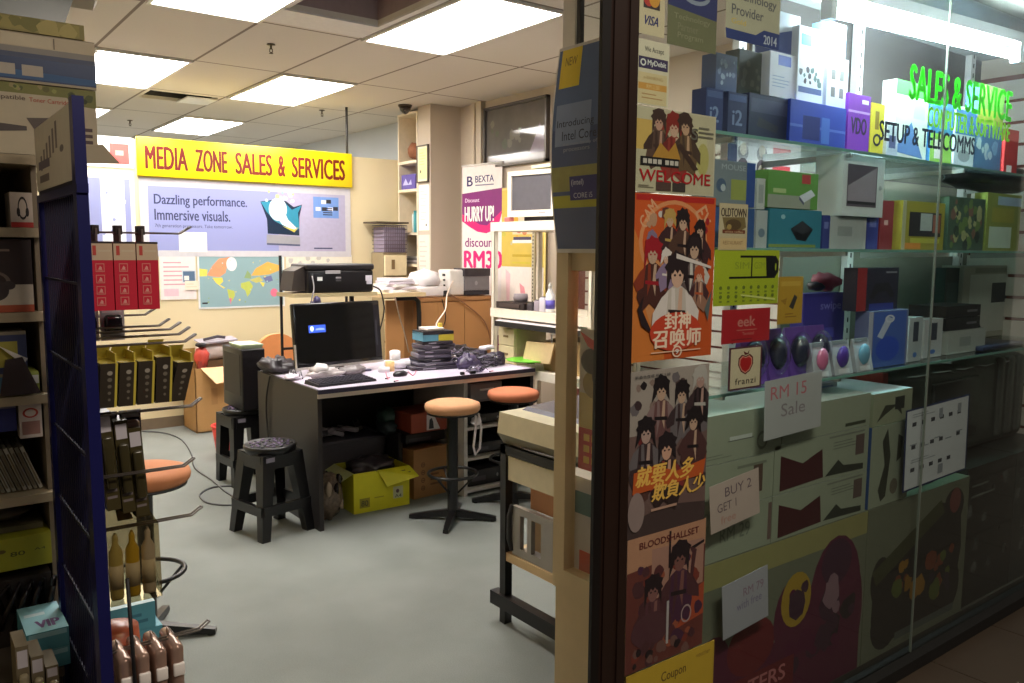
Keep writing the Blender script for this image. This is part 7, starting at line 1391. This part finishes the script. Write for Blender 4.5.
def art(f):
    f.rect(0, 0, 1, .30, mat((190, 40, 36))); f.rect(0, .30, 1, .55, mat((206, 180, 110))); f.ell(.55, .62, .42, .10, mat((150, 130, 80))); f.ell(.45, .78, .40, .09, mat((34, 26, 28))); f.ell(.75, .68, .28, .08, mat((44, 34, 36))); f.poly([(0, .98), (1, .88), (1, .82), (.3, .88)], mat((196, 36, 40)))
    for k in range(6): f.rect(.2+.3*(k % 2), .05+.08*(k//2), .42+.3*(k % 2), .10+.08*(k//2), mat((226, 170, 70)))
sheet('red_flyer', 'red and yellow flyer behind the small side glass of the window booth', 'flyer', (1.432, 1.592, .93), (0, -1, 0), (0, 0, 1), .10, .37, mat((206, 196, 180)), art)
mb = MB(); mb.box((1.45, 1.52, .617), (1.60, 1.68, .90), mat((206, 196, 180))); mb.box((1.448, 1.53, .80), (1.45, 1.67, .86), mat((90, 120, 110))); mb.box((1.448, 1.53, .64), (1.45, 1.60, .70), mat((206, 90, 50))); mb.box((1.45, 1.52, .051), (1.6, 1.68, .615), mat((120, 110, 96))); one(mb, 'white_carton', 'white carton seen through the side glass of the window booth', 'box')

# ---------- printer table just behind the window booth
t = thing('printer_table', 'black steel frame table with a beige matrix printer behind the window booth', 'table', (2.15, 2.25, 0)); bf = mat((24, 22, 22), rough=.4, metal=.2)
TX0, TX1, TY0, TY1 = 1.91, 2.45, 1.98, 2.585
for x in (TX0, TX1-.035):
    for y in (TY0, TY1-.035):
        mb = MB(); mb.box((x, y, 0), (x+.035, y+.035, .73), bf); mb.build('leg', t)
mb = MB(); mb.box((TX0, TY0, .70), (TX0+.03, TY1, .735), bf); mb.box((TX1-.03, TY0, .70), (TX1, TY1, .735), bf); mb.box((TX0, TY0, .70), (TX1, TY0+.03, .735), bf); mb.box((TX0, TY1-.03, .70), (TX1, TY1, .735), bf); mb.box((TX0+.03, TY0+.03, .725), (TX1-.03, TY1-.03, .735), bf); mb.build('top_frame', t)
mb = MB(); mb.box((TX0-.012, TY0-.02, .065), (TX0+.03, TY1+.05, .12), bf); mb.build('foot_beam', t); mb = MB(); mb.box((TX1-.03, TY0-.02, .065), (TX1+.012, TY1+.05, .12), bf); mb.build('foot_beam', t)
mb = MB(); mb.box((TX0+.005, TY0+.04, .60), (TX1-.04, TY1-.045, .695), mat((206, 194, 160))); mb.build('drawer', t)
mb = MB(); mb.box((TX0+.005, TY0+.04, .265), (TX1-.005, TY1-.01, .30), mat((206, 176, 130))); mb.build('shelf', t)
t = thing('matrix_printer', 'beige dot matrix printer with a dark top on the steel frame table', 'printer', (2.15, 2.28, .735)); bg = mat((206, 194, 160), rough=.45); bgd = mat((126, 118, 96), rough=.5)
mb = MB(); mb.hexa([(TX0+.02, TY0, .737), (TX1, TY0, .737), (TX1, TY1+.01, .737), (TX0+.02, TY1+.01, .737)], [(TX0-.004, TY0-.01, .78), (TX1, TY0-.01, .78), (TX1, TY1+.012, .78), (TX0-.004, TY1+.012, .78)], bgd); mb.build('base', t)
mb = MB(); mb.hexa([(TX0-.006, TY0-.01, .78), (TX1, TY0-.01, .78), (TX1, TY1+.014, .78), (TX0-.006, TY1+.014, .78)], [(TX0+.0, TY0, .865), (TX1-.02, TY0, .875), (TX1-.02, TY1+.008, .875), (TX0+.0, TY1+.008, .865)], bg); mb.build('housing', t)
mb = MB(); mb.hexa([(TX0+.09, TY0+.03, .866), (TX1-.04, TY0+.03, .87), (TX1-.04, TY1-.02, .87), (TX0+.09, TY1-.02, .866)], [(TX0+.11, TY0+.04, .88), (TX1-.05, TY0+.04, .905), (TX1-.05, TY1-.03, .905), (TX0+.11, TY1-.03, .88)], mat((84, 80, 96), rough=.25)); mb.box((TX0+.24, TY0+.24, .89), (TX0+.31, TY0+.38, .903), mat((190, 186, 196))); mb.build('cover', t)
mb = MB(); mb.tube([(TX0+.03, TY0+.1, .738), (TX0-.004, TY0+.2, .752), (TX0-.004, TY0+.35, .748), (TX0+.02, TY1-.08, .74)], .004, mat((90, 86, 84)), 6); one(mb, 'printer_cable', 'grey cable lying under the front of the beige printer', 'cable')
t = thing('printer_tray', 'grey printer part with square openings on the table shelf', 'printer part', (2.05, 2.25, .30)); sg = mat((150, 144, 136), rough=.35, metal=.2)
mb = MB(); X = TX0+.012
for a, b in (((2.04, .302), (2.52, .335)), ((2.04, .47), (2.52, .50)), ((2.47, .335), (2.52, .47)), ((2.04, .335), (2.34, .47)), ((2.40, .335), (2.425, .47))): mb.box((X, a[0], a[1]), (X+.02, b[0], b[1]), sg)
mb.box((X+.02, 2.04, .302), (X+.24, 2.52, .31), sg); mb.box((X+.22, 2.04, .31), (X+.24, 2.52, .48), sg); mb.box((X+.08, 2.36, .31), (X+.10, 2.52, .46), mat((170, 140, 100))); mb.build('frame', t)
mb = MB(); mb.tube([(X+.004, 2.522, .316), (X-.004, 2.532, .36), (X-.004, 2.532, .45), (X+.004, 2.522, .50)], .012, DARK, 8); mb.build('edge', t)
mb = MB(); mb.box((X-.002, 2.14, .40), (X, 2.22, .455), mat((110, 106, 100))); mb.build('plate', t)
mb = MB(); mb.box((1.95, 2.03, .502), (2.25, 2.44, .58), mat((170, 116, 74))); mb.hexa([(1.95, 2.20, .58), (1.955, 2.20, .58), (1.955, 2.44, .58), (1.95, 2.44, .58)], [(1.942, 2.20, .594), (1.947, 2.20, .594), (1.947, 2.44, .594), (1.942, 2.44, .594)], mat((190, 136, 90))); one(mb, 'cardboard_box', 'brown cardboard box on the grey printer part, under the beige printer', 'box')
mb = MB(); mb.blob((2.05, 2.14, .566), (.06, .07, .024), mat((206, 200, 214), rough=.3), 2, .15); mb.rbox((1.96, 2.06, .582), (2.02, 2.12, .597), mat((40, 130, 90)), .01, 2); one(mb, 'cleaning_bottle', 'pale bottle with a green cap in the brown cardboard box', 'bottle')
